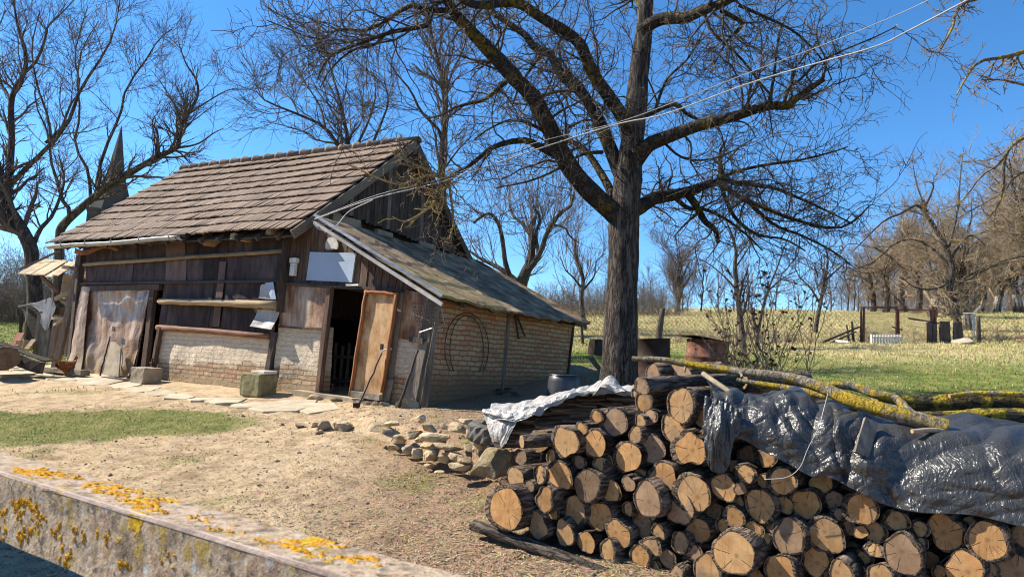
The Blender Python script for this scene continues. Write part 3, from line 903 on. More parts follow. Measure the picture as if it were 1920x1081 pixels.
S_([(1261, 366), (1290, 390), (1320, 392), (1360, 410), (1400, 440), (1430, 470)], 5, 1.2, 12.9, .5)
S_([(1326, 346), (1370, 325), (1430, 310), (1500, 300), (1560, 285), (1590, 275)], 4, 1, 13.0, -.7)
S_([(1310, 398), (1285, 420), (1262, 445)], 3, 1, 12.9, .2)
S_([(1400, 375), (1450, 420), (1500, 440), (1560, 470), (1600, 500)], 3.5, 1, 13.1, -.4)
S_([(1228, 208), (1250, 150), (1290, 110), (1320, 60)], 3.5, 1, 12.4, .5)
P1, R1 = stack(LB); P1s, R1s = stack(LS)
for Q, r in LB: trunkmesh(Q, r, 'limb', M['bark_limb'], T, 12, .09, 1.0, fine=3)
for Q, r in LS:
    vb, fb = tubes(Q[None], r[None], 6); newmesh('bough', vb, fb, M['bark_limb'], T, smooth=True)
PA, RA = np.concatenate([P1, P1s]), np.concatenate([R1, R1s])
br, rb = grow(PA, RA, 5.0, (.6, 2.3), (35, 80), 10, (.25, .5), .3, .03, .24, .22, .008, .024, drop=.08)
b2, rb2_ = grow(br, rb, 4.2, (.35, 1.15), (30, 75), 7, (.5, .75), .5, .02, .26, .12, .0062, .012, drop=.06)
tw, rt = grow(b2, rb2_, 5.0, (.18, .6), (30, 75), 6, (.6, .8), .6, .02, .28, .12, .0052, .009, drop=.04)
tw0, rt0 = grow(PA, RA, 6.5, (.15, .8), (45, 90), 6, (.1, .2), .5, .03, .25, .2, .0052, .009)
sp, rs_ = grow(tw, rt, 3.6, (.05, .18), (35, 80), 4, (.7, .9), .8, .08, .3, .15, .0042, .006)
sp2, rs2 = grow(np.concatenate([br[:, :7], b2]), np.concatenate([rb[:, :7], rb2_]), 3.4, (.05, .16), (40, 85), 4, (.3, .6), .8, .05, .3, .2, .0044, .006)
dr, rdr = grow(PA, RA, .45, (.8, 2.0), (40, 100), 9, (.1, .2), .6, .0, .14, .3, .004, .006, drop=.42)
v, f = join([tubes(br, rb, 5), tubes(b2, rb2_, 4), tubes(tw0[::2], rt0[::2], 3), tubes(tw[::2], rt[::2], 3)]); newmesh('crown', v, f, M['twig_dark'], T)
v, f = join([tubes(sp, rs_, 3), tubes(sp2, rs2, 3), tubes(dr, rdr, 3), tubes(tw0[1::2], rt0[1::2], 3), tubes(tw[1::2], rt[1::2], 3)]); newmesh('spurs_lit_twigs', v, f, M['twig_lit'], T)  # spurs plus every other twig, painted paler to look sunlit
# ochre lichened sprays low on the limb in front of the gable
for q_ in ([(850, 335), (800, 330), (750, 345), (700, 330), (655, 308)], [(836, 350), (815, 380), (790, 400), (760, 415), (735, 406)], [(842, 345), (848, 390), (850, 420), (842, 448)], [(846, 340), (800, 318), (760, 300), (735, 285)]): LSP.append(limb(q_, 10.6, 3, 1.2, 14, -.3))
Pq, Rq_ = stack(LSP); v, f = tubes(Pq, Rq_, 5); newmesh('drooping_sprays', v, f, M['twig_lichen'], T)['kind'] = 'stuff'
x1, xr1 = grow(Pq, Rq_, 12.0, (.15, .5), (25, 85), 7, (.4, .7), .5, -.03, .3, .05, .0045, .01); x2, xr2 = grow(x1, xr1, 6.0, (.06, .2), (30, 80), 4, (.5, .8), .7, .0, .3, .1, .004, .007)
v, f = join([tubes(x1, xr1, 4), tubes(x2, xr2, 3)]); newmesh('spray_twigs', v, f, M['twig_lichen'], T)['kind'] = 'stuff'
lp, lr = grow(P1s[:1], R1s[:1], 34, (.35, .95), (30, 110), 8, (.3, .55), .4, -.04, .32, .72, .007, .014, tmax=1.0)
lq, lqr = grow(lp, lr, 6.5, (.1, .4), (30, 80), 5, (.5, .8), .6, .0, .3, .1, .0045, .008)
v, f = join([tubes(lp, lr, 4), tubes(lq, lqr, 3)]); newmesh('lichened_sprays', v, f, M['twig_lichen'], T)
ly, lyr = grow(PA, RA, 2.6, (.06, .3), (50, 110), 5, (.12, .3), .7, -.05, .4, .2, .006, .011)
v, f = tubes(ly, lyr, 3); newmesh('lichened_spurs', v, f, M['twig_lichen'], T)['kind'] = 'stuff'
print('big tree', len(br), len(tw), len(sp), len(sp2))


def traced(name, label, cat, d, trunk, tr_r, limbs, levels, mats, group=None, k=10, flare=1.3):
    """a tree whose trunk and main limbs are followed, the rest grown; levels: list of grow() kwargs"""
    o = tree_obj(name, label, cat, group)
    Q = np.array([at(a, b, d) for a, b in trunk])
    Q[0, 2] = hz(Q[0, 0], Q[0, 1]) - .1
    trunkmesh(Q, px2m(np.array(tr_r, float) * .86, d), 'trunk', mats[0], o, k, .07, flare, fine=4)
    L = [limb(p, d + o0, a, b, 12, dd) for p, a, b, dd, o0 in limbs] + [(spline(Q, 12), px2m(np.interp(np.linspace(0, 1, 12), np.linspace(0, 1, len(tr_r)), tr_r), d))]
    P, Rr = stack(L); Rr[:-1] *= .74
    if len(L) > 1:
        v, f = tubes(P[:-1], Rr[:-1], 7); newmesh('limbs', v, f, mats[1], o, smooth=True)
    out = []
    cur = (P, Rr); pools = [cur]
    for i, kw in enumerate(levels):
        kw = dict(kw); src = kw.pop('src', -1); cur = grow(pools[src][0], pools[src][1], **kw); pools.append(cur); out.append(tubes(cur[0], cur[1], 4 if i == 0 else 3))
    v, f = join(out); newmesh('crown', v, f, mats[2], o)
    return o


up = dict(trop=.07, wig=.16)
LV = [dict(cnt=2.8, L=(1.0, 2.6), ang=(25, 60), n=8, rs=(.35, .55), tmin=.25, rmin=.012, **up),
      dict(cnt=4.2, L=(.5, 1.5), ang=(22, 55), n=6, rs=(.5, .7), tmin=.15, rmin=.008, **up),
      dict(cnt=4.4, L=(.25, .8), ang=(22, 50), n=4, rs=(.6, .8), rend=.6, tmin=.1, rmin=.006, **up)]
MT = (M['bark_far'], M['bark_far'], M['twig_mid'])
traced('bare_tree', 'tall dark bare tree with a kinked trunk at the left edge beyond the hen shelter', 'tree', 24,
       [(66, 620), (66, 560), (60, 500), (58, 468), (44, 435), (17, 393), (6, 362), (16, 330), (22, 262), (22, 185), (45, 137), (48, 100), (35, 55), (25, 0), (20, -60)], [15, 14, 13.5, 14, 13, 12, 11, 8, 6.5, 6, 5, 4, 3, 2, 1],
       [([(12, 365), (23, 342), (58, 307), (96, 270), (128, 229), (150, 170), (172, 135), (200, 92), (215, 55), (225, 0)], 7, 1.2, -1, 0),
        ([(85, 268), (115, 240), (130, 200), (150, 165), (140, 110), (150, 60), (165, 10)], 4, 1, 1, 0), ([(45, 137), (70, 112), (87, 65), (90, 50), (115, 25), (140, 0)], 4, 1, -1, 0),
        ([(0, 345), (-30, 300), (-50, 220), (-40, 120)], 7, 2, -1, 0), ([(22, 190), (0, 150), (-10, 80), (10, 20)], 4, 1.2, 1, 0), ([(58, 470), (75, 430), (100, 400), (120, 340), (110, 290)], 7, 2, 1.5, 0),
        ([(96, 270), (90, 220), (70, 160), (60, 90), (75, 20)], 3.5, 1, -1, 0)], LV, MT)
traced('bare_tree', 'bare spreading tree behind the low left end of the tiled roof', 'tree', 27,
       [(108, 640), (110, 520), (112, 450), (117, 424), (150, 392), (181, 366), (233, 331), (292, 296), (330, 278), (336, 262), (342, 232), (352, 215), (370, 180), (368, 150), (348, 118), (335, 80)], [11, 10, 9, 9, 8, 7.5, 7, 6, 5, 4.5, 4, 3.6, 3, 2.4, 1.8, 1],
       [([(125, 420), (131, 395), (117, 375), (108, 342), (95, 300), (90, 250), (65, 190), (70, 150)], 6, 1, -1, 0), ([(181, 366), (185, 320), (204, 262), (225, 217), (237, 165), (272, 115), (297, 75), (322, 55)], 5, 1, 1, 0),
        ([(170, 375), (165, 320), (140, 270), (150, 215), (145, 150), (155, 90), (185, 40)], 4.5, 1, 1, 0), ([(342, 232), (330, 200), (305, 160), (290, 140)], 2.5, .8, 1, 0), ([(352, 215), (390, 190), (425, 170), (450, 165)], 2.5, .8, 0, 0),
        ([(292, 296), (296, 250), (285, 230), (300, 205)], 3, 1, -1, 0), ([(330, 278), (370, 270), (400, 250), (420, 240)], 3, .8, -1, 0)], LV, MT)
traced('bare_tree', 'dark bare tree fanning out above the middle of the roof ridge', 'tree', 21,
       [(668, 560), (664, 430), (660, 340), (658, 300), (640, 200), (620, 130), (612, 90)], [10, 9, 8, 6, 3, 2, 1],
       [([(660, 345), (645, 292), (610, 240), (560, 215), (500, 190), (480, 170)], 6, 1.2, -1, 0), ([(660, 335), (665, 285), (690, 230), (704, 180), (700, 130)], 5, 1.2, 1, 0), ([(664, 350), (690, 290), (715, 230), (728, 190), (720, 150)], 5, 1.2, -1, 0),
        ([(610, 240), (600, 200), (575, 160), (560, 140)], 3, 1, 1, 0), ([(560, 215), (545, 185), (520, 165)], 2.4, .8, 1, 0)], LV, MT)
traced('bare_tree', 'straight slim bare tree rising behind the gable peak', 'tree', 19,
       [(836, 600), (835, 480), (828, 330), (832, 250), (834, 170), (820, 110), (810, 70), (800, 10)], [10, 9.5, 8.5, 8, 6.5, 4.5, 3.5, 2],
       [([(828, 262), (820, 240), (790, 210), (770, 170), (745, 140), (725, 110)], 5, 1.2, -1, 0), ([(834, 180), (850, 130), (870, 90), (880, 30)], 4, 1, 1, 0), ([(830, 320), (860, 280), (890, 250)], 3, 1, 1, 0)], LV[:2] + [dict(LV[2], cnt=2.4)], MT)
SH = [dict(cnt=5.0, L=(1.2, 4.2), ang=(15, 70), n=7, rs=(.12, .3), tmin=.35, rmin=.012, rmax=.03, trop=.22, wig=.1),
      dict(cnt=3.0, L=(.5, 1.6), ang=(15, 40), n=5, rs=(.5, .75), tmin=.15, rmin=.009, trop=.12, wig=.12), dict(cnt=1.6, L=(.2, .7), ang=(20, 50), n=4, rs=(.6, .8), rend=.7, tmin=.15, rmin=.007, trop=.05, wig=.15)]
MG = (M['bark_far'], M['bark_far'], M['twig_grey'])
traced('pollard_willow', 'knobbly pollarded tree with many upright shoots behind the lean-to roof', 'tree', 30,
       [(968, 640), (970, 580), (977, 535), (985, 512), (994, 490), (998, 458), (995, 428), (1005, 405)], [17, 15, 14, 12, 9, 7, 6, 4],
       [([(980, 520), (1000, 495), (1015, 469), (1026, 435), (1050, 400), (1072, 384), (1076, 360)], 9, 3, -1, 0), ([(997, 445), (980, 420), (962, 404), (955, 385)], 5, 3, 1, 0), ([(1028, 430), (1039, 422), (1060, 428), (1068, 442), (1086, 455)], 4, 1.5, 1, 0),
        ([(978, 540), (968, 526), (940, 505), (924, 496), (900, 484), (880, 470)], 9, 3, 1, 0), ([(955, 515), (947, 490), (942, 450), (935, 420), (921, 401), (905, 404), (888, 418)], 7, 3, -1, 0), ([(1010, 475), (1005, 440), (1012, 410), (1000, 385)], 5, 3, 0, 0)], SH, MG, k=14)
traced('orchard_tree', 'small whitewashed fruit tree between the willow and the big trunk', 'tree', 33,
       [(1096, 640), (1094, 600), (1090, 560), (1093, 520), (1080, 480), (1078, 450)], [6, 5.5, 5, 4, 3, 2],
       [([(1092, 545), (1105, 530), (1115, 515), (1118, 490), (1135, 475)], 3, 1, 0, 0), ([(1091, 540), (1075, 520), (1060, 505), (1050, 480)], 3, 1, 0, 0)], SH[:2] + [dict(SH[2], cnt=2.2)], MG)

# orchard on the slope to the right
LO = [dict(cnt=2.3, L=(.8, 2.2), ang=(30, 75), n=7, rs=(.35, .55), tmin=.2, rmin=.012, trop=.05, wig=.25), dict(cnt=4.4, L=(.4, 1.2), ang=(25, 70), n=5, rs=(.5, .7), tmin=.1, rmin=.010, trop=.05, wig=.25),
      dict(cnt=4.6, L=(.2, .6), ang=(25, 65), n=4, rs=(.6, .85), rend=.7, tmin=.1, rmin=.009, trop=.04, wig=.2)]
LO2 = [dict(LO[0], cnt=2.6, L=(1.0, 2.8), rmin=.018, trop=.06), dict(LO[1], cnt=4.0, L=(.5, 1.6), rmin=.014), dict(LO[2], cnt=3.0, L=(.25, .9), rmin=.012)]
MO = (M['bark_far'], M['bark_far'], M['twig_ochre'])
oa = traced('orchard_tree', 'gnarled fruit tree with a dark leaning trunk just behind the wire gate', 'tree', 27,
       [(1808, 660), (1802, 642), (1794, 600), (1790, 560), (1780, 545), (1786, 510), (1776, 470), (1755, 430), (1732, 395), (1728, 385)], [9, 8, 7, 7, 6.5, 6, 6, 5, 4, 3],
       [([(1730, 390), (1715, 385), (1690, 400), (1660, 412), (1630, 440), (1600, 470)], 4, 1, -1, 0), ([(1732, 392), (1745, 365), (1750, 345), (1735, 340)], 3.5, 1, 0, 0), ([(1782, 500), (1760, 475), (1720, 450), (1680, 455), (1640, 490), (1600, 505)], 4, 1, 1, 0),
        ([(1786, 480), (1810, 445), (1830, 445), (1850, 462)], 3.5, 1, 0, 0), ([(1785, 520), (1760, 540), (1720, 540), (1690, 520)], 4, 1, -1.5, 0), ([(1790, 540), (1820, 520), (1860, 500), (1900, 490)], 4, 1, -1, 0), ([(1778, 470), (1795, 400), (1800, 340), (1805, 290)], 3, 1, 0, 0),
        ([(1740, 400), (1720, 350), (1712, 310)], 2.5, 1, 0, 0)], [dict(LO[0], cnt=2.6), dict(LO[1], cnt=4.8, rmin=.010), dict(LO[2], cnt=4.2, rmin=.009)] + [dict(src=0, cnt=2.0, L=(1.0, 2.4), ang=(30, 70), n=6, rs=(.1, .25), tmin=.4, rmin=.008, rmax=.016, trop=.25, wig=.08)], MO)


def generic(name, label, h, rt, clear, mats, lv, spread=.55, nl=6, group=None, ww=0, k=8):
    """a whole tree at the origin"""
    o = tree_obj(name, label, 'tree', group)
    n = 7; Q = np.zeros((n, 3)); Q[:, 2] = np.linspace(-.15, h * .62, n); Q[1:, :2] += np.cumsum(rng.normal(size=(n - 1, 2)) * h * .012, 0)
    r = np.linspace(rt, rt * .45, n); tk = trunkmesh(Q, r, 'trunk', mats[0], o, k, .08, 1.3, fine=3)
    if ww:
        b = spline(Q, 24); b = b[b[:, 2] < ww]; v, f = tubes(b[None], np.interp(b[:, 2], Q[:, 2], r)[None] * 1.02 + .01 * np.exp(-b[:, 2] * 3)[None], k + 4); newmesh('whitewash', v, f, M['whitewash'], tk)
    L, Rr = grow(Q[None], r[None], nl, (h * .3 * spread * 1.6, h * .5 * spread * 1.6), (25, 60), 9, (.4, .6), .3, .09, .16, clear, .02)
    v, f = tubes(L, Rr, 6); newmesh('limbs', v, f, mats[1], o, smooth=True)
    cur = (np.concatenate([L, spline(Q, 9)[None]]), np.concatenate([Rr, np.linspace(rt, rt * .4, 9)[None]])); out = []
    for i, kw in enumerate(lv): cur = grow(cur[0], cur[1], **kw); out.append(tubes(cur[0], cur[1], 3))
    v, f = join(out); newmesh('crown', v, f, mats[2], o); return o


def place(o, px, d, s=1, rz=None):
    r = ray(px, 640); r = r / r[1]; x, y = r[0] * d, d
    o.location = (x, y, hz(x, y)); o.scale = (s, s, s); o.rotation_euler = (0, 0, random.uniform(0, 6.28) if rz is None else rz); return o


g1 = generic('orchard_tree', 'x', 9.0, .30, .32, MO, LO2, .8, 10, 'orchard trees on the crest', ww=1.5)
g2 = generic('orchard_tree', 'x', 10.0, .34, .35, MO, LO2, .8, 11, 'orchard trees on the crest')
spots = [(1637, 62, g2, .72, 'slim unpainted fruit tree leftmost on the crest above the wire gate'), (1660, 60, g2, .8, 'forked dark fruit tree on the crest, second from the left above the wire gate'),
         (1695, 57, g2, .95, 'thick dark leaning fruit tree on the crest above the joint of the gate leaves'), (1718, 54, g2, .9, 'dark stout fruit tree on the crest above the right gate leaf'),
         (1748, 45, g1, .9, 'fruit tree with whitewashed trunk on the crest above the right gate post'), (1838, 60, g1, .8, 'thin whitewashed fruit tree on the crest right of the leaning trunk'),
         (1818, 30.5, g1, .72, 'whitewashed fruit tree standing right behind the leaning dark trunk'), (1868, 56, g1, 1.0, 'whitewashed fruit tree on the crest near the right edge'), (1912, 52, g1, 1.05, 'whitewashed fruit tree on the crest cut by the right edge'),
         (1960, 48, g2, 1.1, 'tall fruit tree beyond the right edge whose crown reaches in'), (1895, 64, g2, 1.3, 'tall brown crowned tree behind the rightmost whitewashed trunks'), (1955, 38, g1, 1.3, 'tall tree at the right edge with a wide ochre crown')]
used = set()
for px, d, pr, s, lab in spots:
    o = pr if pr.name not in used else copy_tree(pr); used.add(pr.name); used.add(o.name); place(o, px, d, s); o['label'] = lab
traced('orchard_tree', 'two stemmed bare tree rising out of the brambles in the middle of the fence', 'tree', 23,
       [(1394, 668), (1391, 619), (1386, 580), (1382, 545), (1378, 500), (1380, 470), (1372, 440), (1360, 410)], [6.5, 6, 5.5, 5, 4.5, 3.5, 2.5, 1.5],
       [([(1416, 668), (1419, 640), (1425, 605), (1431, 572), (1440, 545), (1447, 526), (1458, 500), (1468, 470), (1480, 440)], 4.5, 1.2, 0, .2), ([(1421, 630), (1412, 590), (1408, 570)], 3, 1.4, 0, .2), ([(1382, 545), (1360, 520), (1330, 495), (1300, 480)], 2.5, .8, 0, 0), ([(1380, 500), (1400, 470), (1415, 440)], 2.5, .8, 0, 0),
        ([(1440, 545), (1470, 520), (1500, 505)], 2.2, .8, 0, .2)], [dict(LO[0], cnt=2.0), dict(LO[1], cnt=3.0), dict(LO[2], cnt=2.6)], (M['bark_far'], M['bark_far'], M['twig_dark']))
traced('orchard_tree', 'slender bare tree standing left of the wire gate behind the fence', 'tree', 31,
       [(1528, 640), (1532, 600), (1540, 560), (1546, 525), (1552, 490), (1548, 460)], [5, 4.6, 4, 3.5, 2.5, 1.5],
       [([(1538, 570), (1520, 540), (1500, 520), (1490, 500)], 2.8, 1, 0, 0), ([(1545, 530), (1570, 505), (1590, 490)], 2.5, 1, 0, 0)], [dict(LO[0], cnt=2.4), dict(LO[1], cnt=3.4), dict(LO[2], cnt=3.0)], MG)

# saplings and small trees along the crest, the thicket behind the left meadow
SP = [dict(cnt=2.2, L=(.8, 2.2), ang=(18, 45), n=6, rs=(.4, .6), tmin=.15, rmin=.014, trop=.12, wig=.12), dict(cnt=2.6, L=(.4, 1.2), ang=(20, 50), n=4, rs=(.5, .8), tmin=.1, rmin=.011, trop=.08, wig=.15)]
s1 = generic('sapling', 'x', 6.0, .07, .2, MG, SP, .6, 9, 'thin bare saplings along the crest', k=5); s2 = generic('sapling', 'x', 7.0, .09, .15, MG, SP, .5, 12, 'thin bare saplings along the crest', k=5)
lab = 'thin grey bare sapling in the row along the crest of the field'
sap = [1105, 1128, 1150, 1208, 1222, 1238, 1262, 1279, 1290, 1310, 1332, 1350, 1372, 1400, 1432, 1452, 1478, 1500, 1526, 1560, 1575, 1590, 1612, 1050, 1070, 1600, 1625, 1680, 1775]
for i, px in enumerate(sap):
    pr = (s1, s2)[i % 2]; o = pr if i < 2 else copy_tree(pr); place(o, px + random.uniform(-4, 4), random.uniform(58, 70), random.uniform(.45, .95) * (1.15 if px == 1275 else 1)); o['label'] = lab
big = generic('field_tree', 'wide grey bare tree alone on the crest right of the big trunk', 8.5, .2, .1, MG, [dict(SP[0], cnt=2.0, L=(1.5, 3.4)), dict(SP[1], cnt=3.0, L=(.6, 1.8)), dict(SP[1], cnt=2.4)], .6, 14)
place(big, 1270, 62, 1.0)


def thicket(name, label, n, x0, x1, y0, y1, h, mat, z0=0):
    x = rng.uniform(x0, x1, n); y = rng.uniform(y0, y1, n); m = 6
    P = np.empty((n, m, 3)); P[:, 0] = np.stack([x, y, height(x, y) - .05], 1); d = np.stack([rng.normal(0, .35, n), rng.normal(0, .35, n), np.ones(n)], 1)
    hh = rng.uniform(.4, 1, n) * h
    for j in range(1, m):
        d = d + rng.normal(size=(n, 3)) * .22; d /= np.linalg.norm(d, axis=1, keepdims=True); P[:, j] = P[:, j - 1] + d * (hh / (m - 1))[:, None]
    r = np.repeat(np.linspace(.014, .006, m)[None], n, 0)
    q, rq = grow(P, r, 3.0, (.3, 1.0), (25, 70), 5, (.6, .8), .6, .02, .25, .15, .006); q2, r2 = grow(q, rq, 2.6, (.15, .5), (25, 70), 4, (.7, .9), .7, 0, .25, .1, .006)
    v, f = join([tubes(P, r, 3), tubes(q, rq, 3), tubes(q2, r2, 3)]); return tag(newmesh(name, v, f, mat), label, 'thicket', kind='stuff')


thicket('thicket', 'dense brown leafless thicket beyond the meadow behind the hen shelter', 2300, -48, -22, 42, 52, 6.5, M['twig_grey'])
thicket('hedge', 'low grey leafless scrub along the crest of the field behind the barn', 800, 2, 13, 50, 60, 3.2, M['twig_grey'])
thicket('hedge', 'brown leafless wood behind the orchard trees at the right', 1300, 36, 60, 66, 80, 9, M['twig_ochre'])
thicket('bramble', 'tangle of dead brambles and dry stalks along the foot of the wire fence', 300, 3.2, 21, 24.9, 25.9, .6, M['twig_ochre'])

# branches of a lichened tree that stands right of the picture
o = tree_obj('overhanging_tree', 'lichened tree at the right edge whose knobbly branches hang into the top right corner', 'tree')
rtk = np.array([(8.6, 8.9, hz(8.6, 8.9) - .1), (8.55, 9, 1.8), (8.3, 9.0, 3.2), (8.0, 8.9, 4.6), (7.9, 8.8, 6.2)]); trunkmesh(rtk, np.array([.24, .22, .2, .16, .1]), 'trunk', M['bark_tree'], o, 16, .08, 1.3, fine=4)
d = 8.6
RL = [limb([(2080, 60), (2000, 70), (1920, 97), (1880, 108), (1838, 115), (1815, 140), (1794, 178)], d, 8, 1.5, 12, -.6), limb([(2060, -10), (1960, -30), (1880, -10), (1820, 0), (1794, 20), (1786, 52), (1764, 92)], d, 8, 2, 12, -.4),
      limb([(2100, 240), (2000, 235), (1920, 258), (1885, 290), (1881, 358), (1865, 395), (1840, 420)], d, 7, 1.5, 12, .5), limb([(1900, 270), (1870, 310), (1840, 330), (1800, 380), (1745, 410)], d, 3.5, 1, 12, .5), limb([(2050, 300), (1960, 310), (1905, 330), (1880, 360), (1820, 395), (1760, 430)], d, 4, 1, 12, .8),
      limb([(2080, 150), (1990, 150), (1930, 160), (1880, 150), (1840, 150)], d, 5, 1.5, 12, -.3), limb([(2040, 480), (1960, 476), (1905, 482), (1870, 490)], d, 5, 2, 12, .6), limb([(2020, -60), (1930, -60), (1850, -50), (1780, -20), (1730, -20)], d, 6, 2, 12, -.3),
      limb([(1960, 420), (1910, 440), (1860, 430), (1810, 450), (1770, 448)], d, 3, 1, 12, 1)]
P, Rr = stack(RL); Rr *= .75; v, f = tubes(P, Rr, 8); newmesh('limbs', v, f, M['bark_hang'], o, smooth=True)
a, ra = grow(P, Rr, 8.0, (.2, .8), (30, 80), 7, (.35, .55), .5, .02, .3, .1, .005, .012); b, rb2 = grow(a, ra, 11.0, (.05, .25), (30, 80), 4, (.6, .8), .8, .05, .3, .1, .0045, .008)
v, f = join([tubes(a, ra, 4), tubes(b, rb2, 3)]); newmesh('crown', v, f, M['twig_lit'], o)
# ------------------------------------------------------------------ the barn
B = thing('barn', 'old brick and board barn with brown tiled roof and mossy lean-to roof', 'barn', M=BARN_M)
OUT = (0, -1, 0)


def panel(name, quad, v, th, mat, nx=8, nz=8, bulge=0.0, bs=2.0, plane=BW, parent=B, smooth=True, seed=1, fn=None, extra=0.0):
    """quad: pixels bottom-left, bottom-right, top-right, top-left on the wall plane"""
    c = [plane(px, py, v) for px, py in quad]
    if extra:
        c[0] = c[0] - np.array([0, 0, extra]); c[1] = c[1] - np.array([0, 0, extra])
    g = []; o = np.array([0, -1, 0]) if plane is BW else np.array([1, 0, 0])
    for i in range(nz + 1):
        row = []
        for j in range(nx + 1):
            s, t = j / nx, i / nz; p = bil(c[0], c[1], c[2], c[3], s, t)
            q = p[0] + p[1]
            b = bulge * (float(fbm(q * bs, p[2] * bs, seed, 3)) - .5) * 2 if bulge else 0
            if fn: b += fn(s, t)
            row.append(p + o * b)
        g.append(row)
    mb = MB(); mb.sheet(g, th, tuple(o)); return mb.build(name, M[mat], parent, smooth and False)


def wbeam(name, a, b, v, w, h, mat, plane=BW, parent=B, j=.006, seg=6, bow=0, v2=None):
    mb = MB(); mb.beam(plane(a[0], a[1], v), plane(b[0], b[1], v if v2 is None else v2), w, h, (0, 0, 1) if plane is BW and abs(a[0] - b[0]) > abs(a[1] - b[1]) * .9 else (0, 1, 0), j, seg, bow)
    return mb.build(name, M[mat], parent, bevel=.006)


def wpole(name, a, b, v, r0, r1, mat, plane=BW, parent=B, k=9, v2=None):
    p, q = plane(a[0], a[1], v), plane(b[0], b[1], v if v2 is None else v2); n = 9
    pts = [lerp(p, q, i / (n - 1)) + np.array([random.uniform(-.008, .008) for _ in range(3)]) for i in range(n)]
    mb = MB(); mb.tube(pts, list(np.linspace(r0, r1, n)), k, True, .07); return mb.build(name, M[mat], parent, smooth=True)


# --- tiled main roof
EL, ER = BW(88, 457, -.465), BW(546, 430, -.465); RL_, RR = BW(345, 316, 2.61), BW(779, 262, 2.61)
BR_, BL_ = BW(886, 492, 5.6), None
BL_ = EL + np.array([0, 6.05, 0])


def roof_tiles(name, c00, c10, c11, c01, nu, nv, flip):
    c00, c10, c11, c01 = map(np.array, (c00, c10, c11, c01))
    vs, fs, rn = [], [], []
    nr = np.cross(c10 - c00, c01 - c00); nr /= np.linalg.norm(nr); nr *= flip
    for i in range(nv):
        for j in range(-1, nu):
            off = .5 * (i % 2)
            s0, s1 = max((j + off) / nu, 0), min((j + 1 + off) / nu, 1)
            if s1 - s0 < .002: continue
            jit = random.uniform(-.012, .012) + .05 * (float(vnoise(j * .11, i * .8, 4)) - .5)
            t0 = i / nv + (jit - .004 * 0) / 4.0; t1 = (i + 1.22) / nv
            t1 = min(t1, 1.0)
            lift = .055 + random.uniform(-.006, .012); tilt = random.uniform(-.008, .008); sag = -.055 * math.sin(math.pi * min(max((s0 + .1), 0), 1)) * math.sin(math.pi * (i + .5) / nv) + .05 * (float(vnoise(s0 * 5, i * .35, 7)) - .5)
            g = .0016
            P = [bil(c00, c10, c11, c01, s, t) + nr * (l + sag) for s, t, l in ((s0 + g / 8, t0, lift + tilt), (s1 - g / 8, t0, lift - tilt), (s1 - g / 8, t1, .012), (s0 + g / 8, t1, .012))]
            mid = (P[0] + P[1]) / 2 - (c01 - c00) / np.linalg.norm(c01 - c00) * .012 * 0
            Q = [p - nr * .03 for p in P]; b = len(vs); vs += P + Q
            fs += [(b, b + 1, b + 2, b + 3), (b + 4, b + 5, b + 1, b), (b + 5, b + 6, b + 2, b + 1), (b + 7, b + 4, b, b + 3)]
            rn += [min(1, max(0, random.gauss(.5, .17)))] * 8
    ob = newmesh(name, vs, fs, M['tile'], B); setattr_float(ob, 'rnd', rn); return ob


roof = roof_tiles('roof', EL, ER, RR, RL_, 62, 11, 1)
roof2 = roof_tiles('roof', BL_, BR_, RR, RL_, 62, 11, -1)
mb = MB()   # boarding and rafters under the tiles
for a, b, c, d, nn in ((EL, ER, RR, RL_, 1), (BL_, BR_, RR, RL_, -1)):
    nr = np.cross(b - a, d - a); nr /= np.linalg.norm(nr); nr *= nn
    dn = nr * .09 + np.array([0, 0, .05])
    mb.sheet([[bil(a, b, c, d, s, t) - dn for s in np.linspace(.002, .998, 9)] for t in np.linspace(0.01, 1, 5)], .03, tuple(nr))
mb.build('roof_boarding', M['wood_dark_z'], roof)
for i in range(19):
    t0, t1 = i / 19, (i + 1) / 19
    a, b = lerp(RL_, RR, t0), lerp(RL_, RR, t1 + .012); sg = -.05 * math.sin(math.pi * t0) * 0
    mb = MB(); k = 9; rows = []
    for q, (p, r) in enumerate(((a, .15), (lerp(a, b, .10), .155), (lerp(a, b, .18), .12), (b, .10))):
        rows.append([p + np.array([0, math.cos(x) * r * 1.05, math.sin(x) * r * .95 - .035 + random.uniform(-.003, .003) + .02 * float(vnoise(i * .7, 3, 2))]) for x in np.linspace(-.35, math.pi + .35, k)])
    mb.sheet(rows, 0); o = mb.build('ridge_tile', M['tile'], roof, smooth=True); setattr_float(o, 'rnd', [random.uniform(.3, .9)] * len(o.data.vertices))
    sm = o.modifiers.new('thick', 'SOLIDIFY'); sm.thickness = .016
# barge boards of the gable
for a, b in ((ER, RR), (BR_, RR)):
    mb = MB(); dx = np.array([.05, 0, -.10]); mb.beam(a + dx, b + dx, .035, .17, (0, 0, 1), .004, 8, -.03); mb.build('barge_board', M['wood_grey_x'] if a is ER else M['wood_dark_z'], B)
# rafters ends under the front eave
for i in range(15):
    t = .03 + i / 15.2; a = lerp(EL, ER, t); b = lerp(RL_, RR, t); d = (b - a) / np.linalg.norm(b - a)
    mb = MB(); mb.beam(a + d * .06 + np.array([0, 0, -.17]), a + d * 1.1 + np.array([0, 0, -.17]), .075, .10, (0, 0, 1), .004); mb.build('rafter', M['wood_dark_z'], roof)
